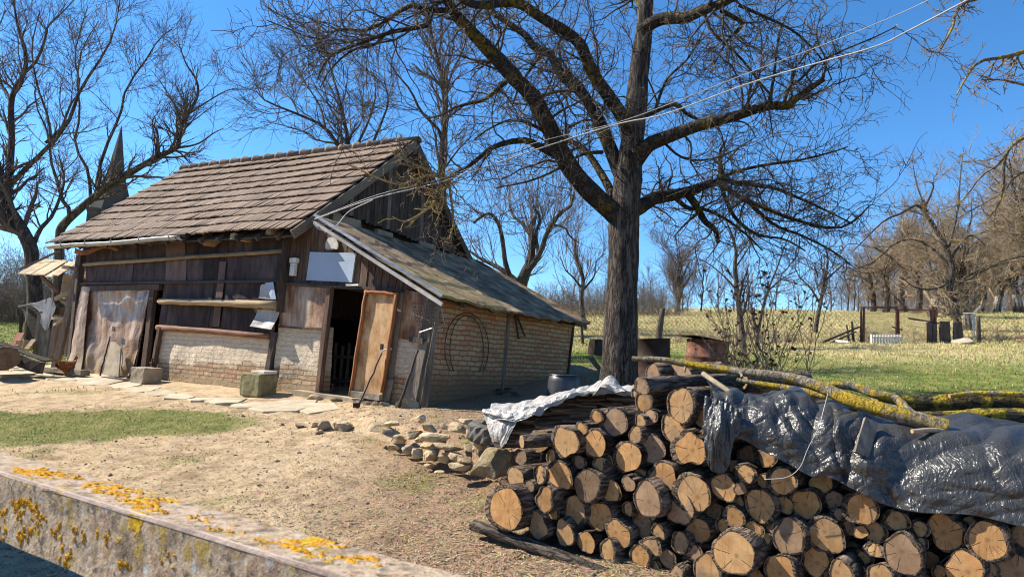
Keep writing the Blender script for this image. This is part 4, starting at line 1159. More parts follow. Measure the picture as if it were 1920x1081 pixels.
# gutter
ga, gb = BW(92, 461, -.56), BW(343, 443, -.56)
rows = [[lerp(ga, gb, t) + np.array([0, math.cos(x) * .075, math.sin(x) * .075 + .012 * math.sin(t * 9)]) for x in np.linspace(math.pi, 2 * math.pi, 9)] for t in np.linspace(0, 1, 15)]
mb = MB(); mb.sheet(rows, 0); gut = mb.build('gutter', M['zinc'], B, smooth=True); sm = gut.modifiers.new('thick', 'SOLIDIFY'); sm.thickness = .012; sm.offset = 0
for i in range(5):
    p = lerp(ga, gb, .13 + i * .2); mb = MB(); mb.tube([p + np.array([0, math.cos(x) * .084, math.sin(x) * .084]) for x in np.linspace(math.pi * .85, 2 * math.pi, 9)] + [p + np.array([0, .25, .12])], .012, 5); mb.build('gutter_bracket', M['zinc'], gut)
mb = MB(); mb.tube([lerp(ga, gb, .97), lerp(ga, gb, 1.0) + np.array([.10, .03, .02])], [.085, .06], 9); mb.build('gutter_end', M['rust_dark'], gut)
# ends of beams under the eave
for px, py, r in ((386, 447, .155),):
    p = BW(px, py, -.25); mb = MB(); mb.tube([p, p + np.array([.02, .5, .02])], [r, r * .97], 18, True, .02); mb.build('round_beam_end', M['cut_g'], B)
for px, py in ((524, 438), (455, 446)):
    p = BW(px, py, -.2); mb = MB(); mb.box(p, (.13, .5, .12), None, .012); mb.build('beam_end', M['wood_tan_y'], B)
mb = MB(); mb.sheet([[BW(140 + 80 * t, 470 - 5 * t + 5 * math.sin(t * 7), -.3) + np.array([0, 0, (z - .5) * .13 * (1 - .5 * t)]) for t in np.linspace(0, 1, 9)] for z in (0, 1)], .02, OUT); mb.build('splintered_board', M['wood_orange_z'], B)

# --- the long wall: masonry panels
lower = panel('brick_panel', [(292, 722), (506, 742), (508, 630), (296, 612)], 0, .24, 'wall_front', 22, 10, .022, 2.2, extra=.25)
lower2 = panel('brick_panel', [(508, 742), (600, 750), (607, 612), (522, 606)], -.012, .24, 'wall_front', 10, 12, .022, 2.4, extra=.25, seed=3)
lower3 = panel('brick_panel', [(726, 764), (783, 770), (795, 634), (745, 628)], .004, .24, 'wall_front', 8, 12, .016, 2.4, extra=.25, seed=5)
# dark tin and felt sheets above the brick: two rows with lapped joints
TOPL, BOTL = (lambda x: 452 - (x - 150) * .052), (lambda x: 532 - (x - 150) * .01)


def sheets(xs_top, y0, y1, v, cols, lean):
    for i, (a, b) in enumerate(zip(xs_top[:-1], xs_top[1:])):
        ov = 3
        q = [(a - lean, y0(a)), (b + ov - lean, y0(b)), (b + ov, y1(b)), (a, y1(a))]
        panel('wall_sheet', q, v - .012 * (i % 2) - random.uniform(0, .012), .006, cols[i % len(cols)], 6, 6, .012, 1.7, seed=20 + i + int(a))


sheets([158, 205, 255, 312, 345, 390, 425, 475, 531], lambda x: 500 - (x - 158) * .062, lambda x: 462 - (x - 150) * .062, -.02, ['dark_sheet', 'dark_sheet', 'dark_sheet', 'brown_sheet', 'dark_sheet', 'dark_sheet', 'dark_sheet'], 1)
sheets([162, 200, 247, 312, 347, 382, 418, 480, 531], lambda x: 535 - (x - 158) * .018, lambda x: 497 - (x - 158) * .062, -.035, ['dark_sheet', 'dark_sheet', 'dark_sheet', 'brown_sheet', 'dark_sheet', 'dark_sheet'], 2)
sheets([308, 344, 398, 424, 486, 522], lambda x: 618 + (x - 300) * .07, lambda x: 531 - (x - 300) * .01, -.03, ['dark_sheet', 'dark_sheet', 'dark_sheet', 'dark_sheet', 'dark_sheet'], 12)
panel('rust_strip', [(398, 612), (411, 612), (424, 490), (412, 490)], -.07, .006, 'brown_sheet', 3, 8, .012, 2)
panel('pale_sheet', [(478, 612), (516, 618), (523, 582), (482, 579)], -.10, .006, 'pale_sheet', 7, 6, .035, 4, fn=lambda s, t: .10 * (1 - t) ** 2)
panel('pale_sheet', [(484, 559), (513, 561), (505, 531), (489, 533)], -.06, .006, 'pale_sheet', 5, 5, .02, 4)
panel('torn_scrap', [(509, 561), (518, 561), (513, 528), (497, 530)], -.11, .006, 'foam', 3, 4, .02, 4)
panel('tar_patch', [(512, 560), (526, 556), (528, 490), (519, 492)], -.10, .006, 'dark_void', 4, 6, .03, 3)
wpole('rail_beam', (157, 496), (531, 470), -.10, .046, .042, 'wood_tan_x', k=5)
wpole('rail_beam', (299, 564), (519, 571), -.17, .066, .08, 'wood_tan_x', k=5)
wpole('rail_beam', (150, 531), (532, 526), -.08, .035, .03, 'wood_dark_z')
wpole('round_sill', (295, 613), (506, 630), -.045, .065, .058, 'wood_red_x')
wbeam('post', (502, 702), (516, 622), -.03, .13, .09, 'wood_dark_z')
# --- the tin gate at the left
gate = panel('gate', [(158, 705), (246, 712), (284, 541), (162, 538)], -.03, .012, 'tin', 34, 34, .06, 2.3, extra=.02, fn=lambda s, t: .09 * math.exp(-((s - .52 + .5 * (t - .4)) / .09) ** 2) * (1 - t) + .06 * abs(math.sin(s * 13)) ** 1.5 * (1 - t) ** 3 + .05 * (1 - t))
panel('side_flap', [(118, 698), (158, 707), (168, 538), (152, 536)], -.10, .012, 'tin', 6, 20, .05, 2, parent=gate, fn=lambda s, t: .05 * math.sin(s * 3) + .10 * (1 - t) * s)
wbeam('gate_post', (131, 690), (153, 480), -.08, .13, .13, 'wood_dark_z')
wbeam('gate_post', (270, 708), (289, 540), -.02, .17, .10, 'wood_brown_z')
wbeam('gate_post', (285, 702), (301, 612), -.07, .10, .09, 'wood_brown_z')
wbeam('lintel', (150, 541), (302, 538), -.04, .10, .12, 'wood_dark_z')
mb = MB(); mb.tube([BW(251, 708, -.06), BW(282, 541, -.06)], .014, 6); mb.build('gate_edge', M['rust_dark'], gate)
mb = MB(); p = BW(284, 690, -.11)
for dz in (0, .12): mb.box(p + np.array([0, 0, dz]), (.12, .06, .035))
mb.tube([p + np.array([.05, -.03, -.07]), p + np.array([.05, -.03, .22])], .014, 6); mb.build('hinge', M['rust_dark'], gate)
mb = MB(); p = BW(213, 616, -.13); mb.box(p, (.10, .012, .10), None, .01); mb.build('rust_patch', M['rust'], gate)
# --- boards above the door, tin panel, door frame
vb = []
for i in range(21):
    a = 531 + (i / 21) * 284; b = 531 + ((i + 1) / 21) * 284
    top = lambda x: 434 - (x - 531) * .5 if x < 592 else 408 + (x - 592) * (546 - 408) / (815 - 592)
    bot = lambda x: 528 + (x - 531) * .055
    if top(b) > bot(b) - 2: break
    mb = MB(); v = -.02 - .012 * (i % 2)
    q = [BW(a - 7, bot(a) + random.uniform(0, 4), v), BW(b - 7.7, bot(b) + random.uniform(0, 4), v), BW(b - .7, max(top(b), top(a)), v), BW(a, max(top(a), top(b)), v)]
    mb.sheet([[q[0], q[1]], [lerp(q[0], q[3], .5), lerp(q[1], q[2], .5)], [q[3], q[2]]], .025, OUT); mb.build('wall_board', M['wood_brown_z'], B)
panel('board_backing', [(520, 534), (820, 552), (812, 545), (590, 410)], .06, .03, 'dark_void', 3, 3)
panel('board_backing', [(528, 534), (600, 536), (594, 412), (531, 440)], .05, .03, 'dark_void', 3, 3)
panel('tin_panel', [(523, 611), (606, 614), (617, 534), (525, 529)], -.06, .012, 'tin', 12, 12, .02, 2.5, seed=9)
panel('tin_panel', [(746, 634), (789, 640), (816, 554), (757, 542)], -.03, .012, 'tin', 10, 10, .025, 2.5, seed=19)
wbeam('sill_strip', (522, 612), (607, 617), -.07, .02, .03, 'wood_dark_z')
fr = wbeam('door_frame', (596, 748), (620, 538), -.06, .10, .10, 'wood_brown_z')
wbeam('door_frame', (524, 531), (755, 545), -.07, .10, .05, 'wood_dark_z')
wbeam('frame_ledge', (545, 548 - 3), (606, 545), -.11, .03, .02, 'plank_edge') if False else None
wbeam('ledge', (547, 546), (607, 546), -.10, .10, .018, 'wood_dark_z') if False else None
mb = MB(); mb.box(BW(662, 534, -.12), (.30, .06, .035), None, .004); mb.build('lintel_block', M['white'], B)
wbeam('door_frame', (660, 752), (689, 542), .03, .08, .09, 'wood_dark_z')
# the tan door leaf stands folded back on the wall
leaf = panel('door', [(661, 742), (715, 749), (741, 553), (689, 547)], -.17, .025, 'board_tan', 8, 14, .006, 2)
wpole('door_stile', (657, 741), (687, 545), -.20, .034, .034, 'wood_orange_z', parent=leaf, k=6)
wpole('door_stile', (717, 735), (744, 552), -.20, .038, .036, 'wood_orange_z', parent=leaf, k=6)
wpole('door_stile', (684, 547), (746, 551), -.20, .032, .032, 'wood_orange_z', parent=leaf, k=6)
wbeam('door_rail', (657, 737), (714, 745), -.20, .06, .10, 'plank_edge', parent=leaf)
mb = MB(); mb.box(BW(716, 650, -.215), (.05, .03, .10)); mb.build('latch', M['rust_dark'], leaf)
panel('board_behind_door', [(700, 768), (728, 768), (757, 548), (745, 548)], -.05, .02, 'wood_grey_z', 2, 6)
panel('kick_board', [(664, 762), (724, 770), (738, 712), (725, 710)], -.10, .02, 'plank_edge', 3, 3)
# corner of boards and posts
for i, (a, b, c, d, v) in enumerate((((772, 768), (792, 770), (812, 560), (797, 556), -.05), ((752, 770), (775, 772), (800, 640), (786, 640), -.09), ((785, 772), (800, 768), (824, 560), (813, 556), -.02))):
    panel('corner_board', [a, b, c, d], v, .035, 'wood_grey_z', 3, 8, .012, 3)
wbeam('corner_post', (789, 770), (813, 560), .10, .17, .17, 'wood_dark_z')
panel('bracket_board', [(766, 640), (792, 645), (792, 634), (768, 630)], -.12, .04, 'wood_dark_z', 2, 2)
# foam sheet, plaque, meter box
panel('foam_sheet', [(574, 525), (659, 529), (667, 474), (581, 472)], -.07, .03, 'foam', 10, 8, .006, 2)
mb = MB(); c = [BW(610, 466, -.06), BW(633, 467, -.06)]; ring = [BW(610, 466, -.06), BW(632, 467, -.06), BW(634, 457, -.06), BW(631, 449, -.06), BW(623, 444, -.06), BW(615, 446, -.06), BW(610, 455, -.06)]
mb.add(ring + [p + np.array([0, .03, 0]) for p in ring], [tuple(range(7)), tuple(reversed(range(7, 14)))] + [(i, i + 7, (i + 1) % 7 + 7, (i + 1) % 7) for i in range(7)]); mb.build('stone_plaque', M['pale_rock'], B)
mb = MB(); p = BW(622, 468, -.09); mb.box(p, (.18, .10, .018)); mb.build('plaque_shelf', M['wood_dark_z'], B)
mb = MB(); p = BW(550, 505, -.09); mb.box(p, (.12, .07, .24)); mb.box(p + np.array([.01, -.005, .17]), (.17, .09, .09)); mb.box(p + np.array([0, -.045, .03]), (.05, .02, .05)); mb.build('switch_box', M['white'], B)
# threshold and plinth
panel('plinth', [(540, 770), (768, 782), (722, 756), (548, 730)], -.20, .3, 'concrete', 14, 4, .03, 3)
# --- inside the doorway
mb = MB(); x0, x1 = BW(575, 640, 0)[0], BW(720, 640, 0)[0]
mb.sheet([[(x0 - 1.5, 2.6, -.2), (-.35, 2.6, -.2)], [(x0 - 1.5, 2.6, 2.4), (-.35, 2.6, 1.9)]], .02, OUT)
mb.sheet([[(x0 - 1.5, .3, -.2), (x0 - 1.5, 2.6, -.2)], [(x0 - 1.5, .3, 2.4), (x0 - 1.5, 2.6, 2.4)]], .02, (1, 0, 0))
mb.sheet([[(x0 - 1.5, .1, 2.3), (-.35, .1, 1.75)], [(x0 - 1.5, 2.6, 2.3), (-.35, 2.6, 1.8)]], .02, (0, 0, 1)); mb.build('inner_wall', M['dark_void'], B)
for i in range(6):
    wbeam('hurdle_slat', (612 + i * 12, 742), (618 + i * 12.5, 648 - (i % 2) * 6), 1.2, .02, .075, 'wood_grey_z')
wbeam('hurdle_bar', (606, 668), (690, 670), 1.16, .03, .06, 'wood_grey_z'); wbeam('hurdle_bar', (604, 712), (690, 716), 1.16, .03, .06, 'wood_grey_z')
# --- brick end wall, eave beam
endw = panel('end_wall', [(789, 768), (1065, 712), (1074, 609), (816, 556)], 0, .24, 'wall_end', 30, 12, .02, 2.2, plane=BE, extra=.3)
wpole('eave_beam', (812, 552), (1092, 609), .02, .06, .06, 'wood_dark_z', plane=BE)
wbeam('wall_post', (941, 740), (955, 582), .02, .05, .07, 'wood_grey_z', plane=BE)
wbeam('corner_pole', (1064, 712), (1075, 612), .03, .05, .06, 'wood_dark_z', plane=BE)
# back and far walls keep the inside dark
mb = MB(); e0 = BE(1065, 712); e1 = BE(1074, 609)
mb.sheet([[(-11.2, 5.3, -.4), (0, 5.3, .2)], [(-10.9, 5.3, 3.0), (-3.2, 5.3, 3.0)]], .2, (0, 1, 0)); mb.sheet([[(-3.3, 5.3, .1), (.0, 5.3, .1)], [(-3.2, 5.3, 3.1), (.1, 5.3, 1.7)]], .2, (0, 1, 0))
mb.sheet([[(-11.2, .1, -.4), (-11.2, 5.3, -.4)], [(-10.9, .1, 3.0), (-10.9, 5.3, 3.0)]], .2, (-1, 0, 0)); mb.add([(-11.0, .0, 2.9), (-11.0, 5.2, 2.9), (-10.9, 2.6, 5.5)], [(0, 2, 1)])
mb.build('back_wall', M['wall_end'], B)
# --- lean-to roof
TL_, BL2, TR_, BR2 = BW(588, 404, -.44), BW(828, 556, -.34), BW(893, 490, 5.35), BW(1106, 607, 5.40)
nr = np.cross(BR2 - BL2, TL_ - BL2); nr /= np.linalg.norm(nr)
g = []
for i in range(27):
    t = i / 26; row = []
    for j in range(45):
        s = j / 44; p = bil(BL2, BR2, TR_, TL_, s, t)
        lap = .045 * ((s * 7.5 + .3 * math.sin(t * 5)) % 1) + .05 * (1 - (t * 4.2 + .12 * math.sin(s * 17)) % 1)
        z = -.10 * math.sin(math.pi * s) * (1 - t * .6) * .6 + .045 * (float(fbm(s * 9, t * 5, 3, 3)) - .5) + lap * .5 + (.012 * math.sin(s * 60) * (1 - t) if t < .3 else 0)
        p = p + nr * z + (np.array([.05 * (float(vnoise(s * 22, 0, 8)) - .5), 0, 0]) if i == 0 else 0)
        row.append(p)
    g.append(row)
mb = MB(); mb.sheet(g, .045, tuple(nr)); lroof = mb.build('lean_to_roof', M['mossy_roof'], B)
mb = MB()
for k in range(4): mb.beam(bil(BL2, BR2, TR_, TL_, .004, 0) + nr * .02, bil(BL2, BR2, TR_, TL_, .004, 1) + nr * .02, .05, .05) if k == 0 else None
mb.build('verge_trim', M['zinc'], lroof)
dn = np.array([0, -.05, -.10]); wv = MB(); wv.beam(lerp(TL_, BL2, .03) + dn, lerp(TL_, BL2, 1.02) + dn, .03, .055, (0, 0, 1), .003, 5); wv.build('verge_board', M['pale_sheet'], lroof)
dn = np.array([0, .06, -.11]); wv = MB(); wv.beam(lerp(TL_, BL2, .02) + dn, lerp(TL_, BL2, .97) + dn, .06, .09, (0, 0, 1), .003, 5); wv.build('rafter', M['wood_dark_z'], lroof)
mb = MB(); mb.beam(bil(BL2, BR2, TR_, TL_, .995, 0) + nr * .02, bil(BL2, BR2, TR_, TL_, .995, 1) + nr * .02, .08, .06, (0, 0, 1), .008, 8); mb.build('verge_board', M['mossy_roof'], lroof)
for s in (.14, .3, .46, .62, .78, .9):
    mb = MB(); mb.beam(bil(BL2, BR2, TR_, TL_, s, .015) - nr * .10, bil(BL2, BR2, TR_, TL_, s, .9) - nr * .10, .07, .09); mb.build('rafter', M['wood_dark_z'], lroof)
# --- boarded gable
gu = -3.28
gl = lambda x: 395 + (x - 632) * .36 if x < 800 else 455.5 + (x - 800) * .30


def gtop(x):
    return 385 - (x - 632) * .93 if x < 748 else (277 + (x - 748) * .35 if x < 760 else 281 + (x - 760) * 1.78)


n = 30
for i in range(n):
    a = 633 + i * (868 - 633) / n; b = 633 + (i + 1) * (868 - 633) / n
    ta, tb = gtop(a), gtop(b)
    yb = (gl(a) + gl(b)) / 2 + random.uniform(-2, 3); k = random.uniform(-1.5, 1.5)
    ta, tb = max(ta, 283), max(tb, 283)
    if min(yb - ta, yb - tb) < 3: continue
    off = .012 * (i % 2); sl = 7
    sh = lambda x, y: x - (y - 380) * .05
    q = [BE(sh(a, yb), yb, gu + off), BE(sh(b, yb), yb, gu + off), BE(sh(b, tb) + k * .3, tb, gu + off), BE(sh(a, ta) + k * .3, ta, gu + off)]
    q[1] = q[1] - (q[1] - q[0]) * .06
    q[2] = q[2] - (q[2] - q[3]) * .06
    mb = MB(); mb.sheet([[q[0], q[1]], [lerp(q[0], q[3], .5), lerp(q[1], q[2], .5)], [q[3], q[2]]], .022, (1, 0, 0)); mb.build('gable_board', M['wood_grey_z'] if i in (3, 12, 20) else M['wood_dark_z'], B)
mb = MB(); a, b, c = np.array([gu - .10, -.25, 2.85]), np.array([gu - .10, 5.45, 2.85]), RR + np.array([gu - .10 - RR[0], 0, -.12]); d = np.array([gu - .1, 0, 0]); mb.add([a, b, c, (gu - .10, -.25, 1.5), (gu - .10, 5.3, 1.5)], [(0, 1, 2), (3, 4, 1, 0)]); mb.build('gable_wall', M['wood_dark_z'], B)
mb = MB(); q = [BE(575, 412, gu - .04), BE(640, 432, gu - .04), BE(640, 368, gu - .04), BE(600, 388, gu - .04)]; mb.sheet([[q[0], q[1]], [q[3], q[2]]], .05, (1, 0, 0)); mb.build('gable_plaster', M['concrete'], B)
for px, py, sx in ((648, 414, .8), (720, 440, .5), (800, 462, .6)):
    p = BE(px, py, gu + .02); mb = MB(); mb.box(p, (.10, sx, .17), None, .015); mb.build('sole_block', M['concrete'], B)
wbeam('gable_pole', (742, 303), (788, 318), gu + .04, .07, .07, 'wood_dark_z', plane=BE)

# --- power cable strung to the eave
ins = frombarn(BW(588, 412, -.50))


def cable(name, label, pix, r, mat='cable'):
    P = np.array([at(*p) if len(p) == 3 else p for p in pix]); Q = spline(P, 60); v, f = tubes(Q[None], np.full((1, 60), r), 6); return tag(newmesh(name, v, f, M[mat], smooth=True), label, 'cable')


pb = np.linalg.norm(ins[1])
cable('power_cable', 'thick white cable running from the barn eave past the big tree to the top right', [(590, 411, ins[1]), (700, 372, 10.9), (830, 340, 10.3), (985, 287, 9.6), (1149, 235, 8.9), (1250, 213, 8.4), (1400, 158, 7.8), (1520, 122, 7.3), (1640, 88, 6.8), (1700, 60, 6.6), (1830, -8, 6.1), (1990, -90, 5.6)], .0085)
cable('power_cable', 'thinner upper cable running beside the thick one from the barn eave to the top edge', [(592, 409, ins[1]), (705, 366, 10.95), (830, 334, 10.35), (990, 272, 9.6), (1149, 232, 8.95), (1250, 197, 8.5), (1400, 138, 7.9), (1560, 78, 7.4), (1700, 20, 6.9), (1800, -30, 6.5), (1990, -120, 5.8)], .0045)
cable('cable_drop', 'loose white cable looping down from the verge of the lean-to roof', [(587, 414, ins[1] - .05), (592, 424, ins[1] - .08), (602, 431, ins[1] - .1), (620, 432, ins[1] - .1), (634, 420, ins[1] - .08), (655, 396, ins[1] - .05), (700, 374, 10.92)], .009)
cable('loose_wire', 'slack grey wire sagging from the gable limb across to the big tree', [(835, 338, 10.5), (880, 346, 11.0), (930, 349, 11.3), (980, 335, 11.6), (1040, 305, 11.9), (1100, 262, 12.0), (1149, 238, 12.0)], .006)
# ------------------------------------------------------------------ the woodpile
AXV = Vector((.65, .76, .02)).normalized()
FT = np.array([.88, -.475, 0]); FN = np.cross(FT, (0, 0, 1.0)); FN = -FN / np.linalg.norm(FN)
if FN[1] > 0: FN = -FN
FN = FN + np.array([0, 0, .10]); FN /= np.linalg.norm(FN)          # the front leans back a little
FP = np.array([.1, 5.62, .75])


def PF(px, py, out=0.0):
    """front face of the pile seen at a pixel"""
    r = ray(px, py); t = ((FP + FN * out - CAM) @ FN) / (r @ FN); return CAM + r * t


def log_mesh(r, L, asp, seed, taper=.06, k=28):
    n = 9; vs = []
    a = np.arange(k) * 2 * np.pi / k
    am = .5 + 1.3 * ((seed * 7.77) % 1); prof = 1 + am * (.07 * np.sin(2 * a + seed) + .05 * np.sin(3 * a + seed * 2.1) + .035 * np.sin(5 * a + seed * 1.3))
    rg = random.Random(int(seed * 1000)); rid = np.array([rg.uniform(-.035, .035) for _ in range(k)])
    zs = [0] + [L * i / (n - 1) for i in range(1, n)]
    for i, z in enumerate(zs):
        wv = 1 - taper * z / L + .02 * math.sin(z * 5 + seed)
        bend = .03 * math.sin(z * 2.2 + seed)
        rr = r * (prof + rid + np.array([rg.uniform(-.015, .015) for _ in range(k)])) * wv
        vs += [(rr[q] * math.cos(a[q]) * asp + bend, rr[q] * math.sin(a[q]), z) for q in range(k)]
    fs = [(i * k + q, i * k + (q + 1) % k, (i + 1) * k + (q + 1) % k, (i + 1) * k + q) for i in range(n - 1) for q in range(k)]
    fs = [tuple(reversed(f)) for f in fs]
    # bark rim at the sawn end, sunk wood disc
    ins = .90 if r > .08 else .93
    face = [(r * prof[q] * ins * math.cos(a[q]) * asp, r * prof[q] * ins * math.sin(a[q]), .004) for q in range(k)]
    b = len(vs); vs += face; fs += [(q, b + q, b + (q + 1) % k, (q + 1) % k) for q in range(k)]
    fs = [f if i < (n - 1) * k else tuple(reversed(f)) for i, f in enumerate(fs)]
    fs.append(tuple((n - 1) * k + q for q in range(k)))
    fv = [(0, 0, .002 - .0)] + [(x * .5, y * .5, .003) for q, (x, y, z) in enumerate(face)] + [(x, y, .0035) for x, y, z in face]
    ff = [(0, 1 + (q + 1) % k, 1 + q) for q in range(k)] + [(1 + q, 1 + (q + 1) % k, 1 + k + (q + 1) % k, 1 + k + q) for q in range(k)]
    return vs, fs, fv, ff


def make_log(p, axis, r, L, asp, tone, label, group='sawn logs in the woodpile', seed=None, barkm='bark_log', roll=None):
    seed = random.uniform(0, 60) if seed is None else seed
    vs, fs, fv, ff = log_mesh(r, L, asp, seed)
    o = newmesh('log', vs, fs, M[barkm], None, True); c = newmesh('cut_end', fv, ff, M['cut_' + tone], o)
    q = Vector(axis).normalized().to_track_quat('Z', 'Y')
    o.matrix_world = Matrix.Translation(Vector(tuple(map(float, p)))) @ q.to_matrix().to_4x4()
    tag(o, label, 'log', group); return o


z5 = lambda x, y, r: (880 + x / 2.508, 650 + y / 2.508, r / 2.508)
z6 = lambda x, y, r: (1320 + x / 2.508, 650 + y / 2.508, r / 2.508)
LG = []
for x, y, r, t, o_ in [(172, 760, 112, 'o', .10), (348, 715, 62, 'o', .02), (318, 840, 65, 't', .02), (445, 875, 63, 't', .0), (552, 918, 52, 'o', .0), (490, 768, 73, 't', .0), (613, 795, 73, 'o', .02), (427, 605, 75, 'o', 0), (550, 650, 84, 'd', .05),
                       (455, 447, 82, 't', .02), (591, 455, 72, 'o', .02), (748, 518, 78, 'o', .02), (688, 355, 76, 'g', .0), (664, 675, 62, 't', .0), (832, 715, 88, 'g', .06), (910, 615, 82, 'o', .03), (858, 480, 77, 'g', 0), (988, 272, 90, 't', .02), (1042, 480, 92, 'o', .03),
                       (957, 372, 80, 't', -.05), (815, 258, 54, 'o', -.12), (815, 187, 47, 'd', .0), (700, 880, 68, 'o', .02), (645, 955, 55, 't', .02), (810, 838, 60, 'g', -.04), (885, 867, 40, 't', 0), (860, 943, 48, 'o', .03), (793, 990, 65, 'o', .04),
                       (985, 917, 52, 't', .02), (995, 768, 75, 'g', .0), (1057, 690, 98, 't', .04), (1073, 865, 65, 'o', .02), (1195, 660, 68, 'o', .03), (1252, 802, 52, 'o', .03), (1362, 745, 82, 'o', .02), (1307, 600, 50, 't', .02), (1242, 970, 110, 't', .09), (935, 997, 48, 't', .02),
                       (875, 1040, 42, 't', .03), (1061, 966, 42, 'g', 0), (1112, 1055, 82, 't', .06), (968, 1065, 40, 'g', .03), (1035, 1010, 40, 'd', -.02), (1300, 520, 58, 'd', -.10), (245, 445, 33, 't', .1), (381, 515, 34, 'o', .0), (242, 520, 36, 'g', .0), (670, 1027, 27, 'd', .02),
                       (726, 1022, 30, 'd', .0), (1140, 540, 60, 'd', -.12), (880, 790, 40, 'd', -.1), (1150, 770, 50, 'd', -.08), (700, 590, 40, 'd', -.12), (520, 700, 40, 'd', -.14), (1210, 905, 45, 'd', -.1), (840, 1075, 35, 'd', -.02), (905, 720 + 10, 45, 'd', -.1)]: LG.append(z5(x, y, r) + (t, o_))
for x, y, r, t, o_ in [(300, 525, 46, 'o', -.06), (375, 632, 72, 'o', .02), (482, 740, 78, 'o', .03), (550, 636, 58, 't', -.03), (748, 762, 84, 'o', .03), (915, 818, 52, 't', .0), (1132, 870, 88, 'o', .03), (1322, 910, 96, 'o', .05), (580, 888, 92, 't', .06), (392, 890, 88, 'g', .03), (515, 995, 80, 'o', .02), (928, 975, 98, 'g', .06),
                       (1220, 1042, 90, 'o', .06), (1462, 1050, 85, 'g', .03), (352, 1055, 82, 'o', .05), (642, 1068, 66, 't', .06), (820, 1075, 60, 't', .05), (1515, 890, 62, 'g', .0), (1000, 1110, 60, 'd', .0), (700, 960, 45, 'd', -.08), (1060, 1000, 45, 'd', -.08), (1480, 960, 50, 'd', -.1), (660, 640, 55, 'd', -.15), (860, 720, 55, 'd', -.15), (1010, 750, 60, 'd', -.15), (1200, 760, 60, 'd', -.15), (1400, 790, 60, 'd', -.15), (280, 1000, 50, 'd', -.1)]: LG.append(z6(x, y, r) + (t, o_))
# rows below the frame's bottom edge carry the pile down to the ground
for i in range(12): LG.append((1150 + i * 66, 1098 + i * 9 + random.uniform(-6, 6), random.uniform(26, 36), random.choice('tog'), .02))
def fill_gaps():
    rr = random.Random(5); cand = []
    poly_top = lambda x: 885 if x < 1000 else (800 if x < 1120 else (770 if x < 1330 else 860 + (x - 1330) * .22))
    poly_bot = lambda x: 960 + (x - 930) * .36
    for _ in range(30000):
        if len(cand) > 42: break
        x, y = rr.uniform(945, 1915), rr.uniform(760, 1085)
        if not (poly_top(x) < y < min(1090, poly_bot(x))): continue
        d = min(math.hypot((x - a[0]) * 1.12, y - a[1]) - a[2] * .93 for a in LG)
        if d > 11: r_ = min(d + 1.5, 25); LG.append((x, y, r_, rr.choice('ottgg'), rr.uniform(-.04, .03))); cand.append(1)


fill_gaps()
TONE = {'o': 'bright orange', 't': 'pale tan', 'g': 'greyish brown', 'd': 'dark brown'}
info = []
for px, py, ry, t, out in LG:
    p = PF(px, py, out * 1.6 + random.uniform(-.05, .05)); r = ry * p[1] / F * .93; info.append([p, r, t, px, py])
rows = {}
for k, it in enumerate(info):
    p = it[0]; z = p[2] - hz(p[0], p[1]) * .3; rows.setdefault(min(9, max(0, int((z + .1) / .165))), []).append(k)
RN = {0: 'bottom', 1: 'second', 2: 'third', 3: 'fourth', 4: 'fifth', 5: 'sixth', 6: 'seventh', 7: 'eighth', 8: 'ninth', 9: 'top'}
ORD = ['first', 'second', 'third', 'fourth', 'fifth', 'sixth', 'seventh', 'eighth', 'ninth', 'tenth', 'eleventh', 'twelfth', 'thirteenth', 'fourteenth', 'fifteenth', 'sixteenth', 'seventeenth', 'eighteenth', 'nineteenth', 'twentieth', 'twenty first', 'twenty second', 'twenty third', 'twenty fourth', 'twenty fifth', 'twenty sixth']
names = {}
print('rows', {r: len(k) for r, k in rows.items()})
for rr_, ks in rows.items():
    ks.sort(key=lambda k: info[k][3])
    for j, k in enumerate(ks):
        names[k] = (ORD[min(j, len(ORD) - 1)] + ' from left', RN[rr_] + ' row')
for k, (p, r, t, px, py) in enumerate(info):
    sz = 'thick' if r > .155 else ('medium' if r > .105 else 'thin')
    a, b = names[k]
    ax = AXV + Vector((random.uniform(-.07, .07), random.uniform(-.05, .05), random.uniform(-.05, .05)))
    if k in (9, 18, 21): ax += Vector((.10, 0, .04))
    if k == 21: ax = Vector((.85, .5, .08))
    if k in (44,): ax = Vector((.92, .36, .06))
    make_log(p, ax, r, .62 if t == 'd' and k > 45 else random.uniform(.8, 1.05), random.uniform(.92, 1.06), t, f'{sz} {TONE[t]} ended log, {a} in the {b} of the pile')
# rough-barked pieces lying on the top and low front
make_log(at(1192 + 30, 700, 5.75), (.8, .55, .1), .085, .5, 1, 'g', 'short weathered log lying beside the top stump of the pile', seed=4.0)
o = make_log(at(1262, 706, 5.75), (.72, .62, .06), .13, .55, 1.25, 'g', 'lumpy pale stump resting on top of the pile under the lichened pole', seed=9.0)
make_log(at(1385, 715, 5.9), (.9, .4, .05), .10, .7, 1.1, 't', 'split pale billet lying across the pile top behind the pole', seed=3.0)
make_log(at(1187, 668 + 68, 5.9), (.8, .6, .02), .035, .55, 1, 't', 'thin stub with a rounded end poking out left of the top stump', seed=5.0)
make_log(PF(893, 966, .05) + np.array([-.02, .02, -.075]), (.80, -.60, -.10), .04, 1.2, 1.2, 'd', 'long half buried bark covered trunk lying along the foot of the pile', seed=6.0, barkm='old_log')
make_log(at(955, 912, 5.9), (.75, .6, .22), .035, .55, 1, 't', 'short stick poking left from the low end of the pile', seed=12.0)
make_log(at(945, 905, 6.1), (.7, .7, .30), .045, .5, 1, 'g', 'crooked grey stick leaning on the big rock at the pile end', seed=15.0)
make_log(at(1007, 855, 5.7), (.6, .75, .0), .05, .6, 1, 'd', 'dark twisted root in the gap above the leftmost thick log', seed=16.0)


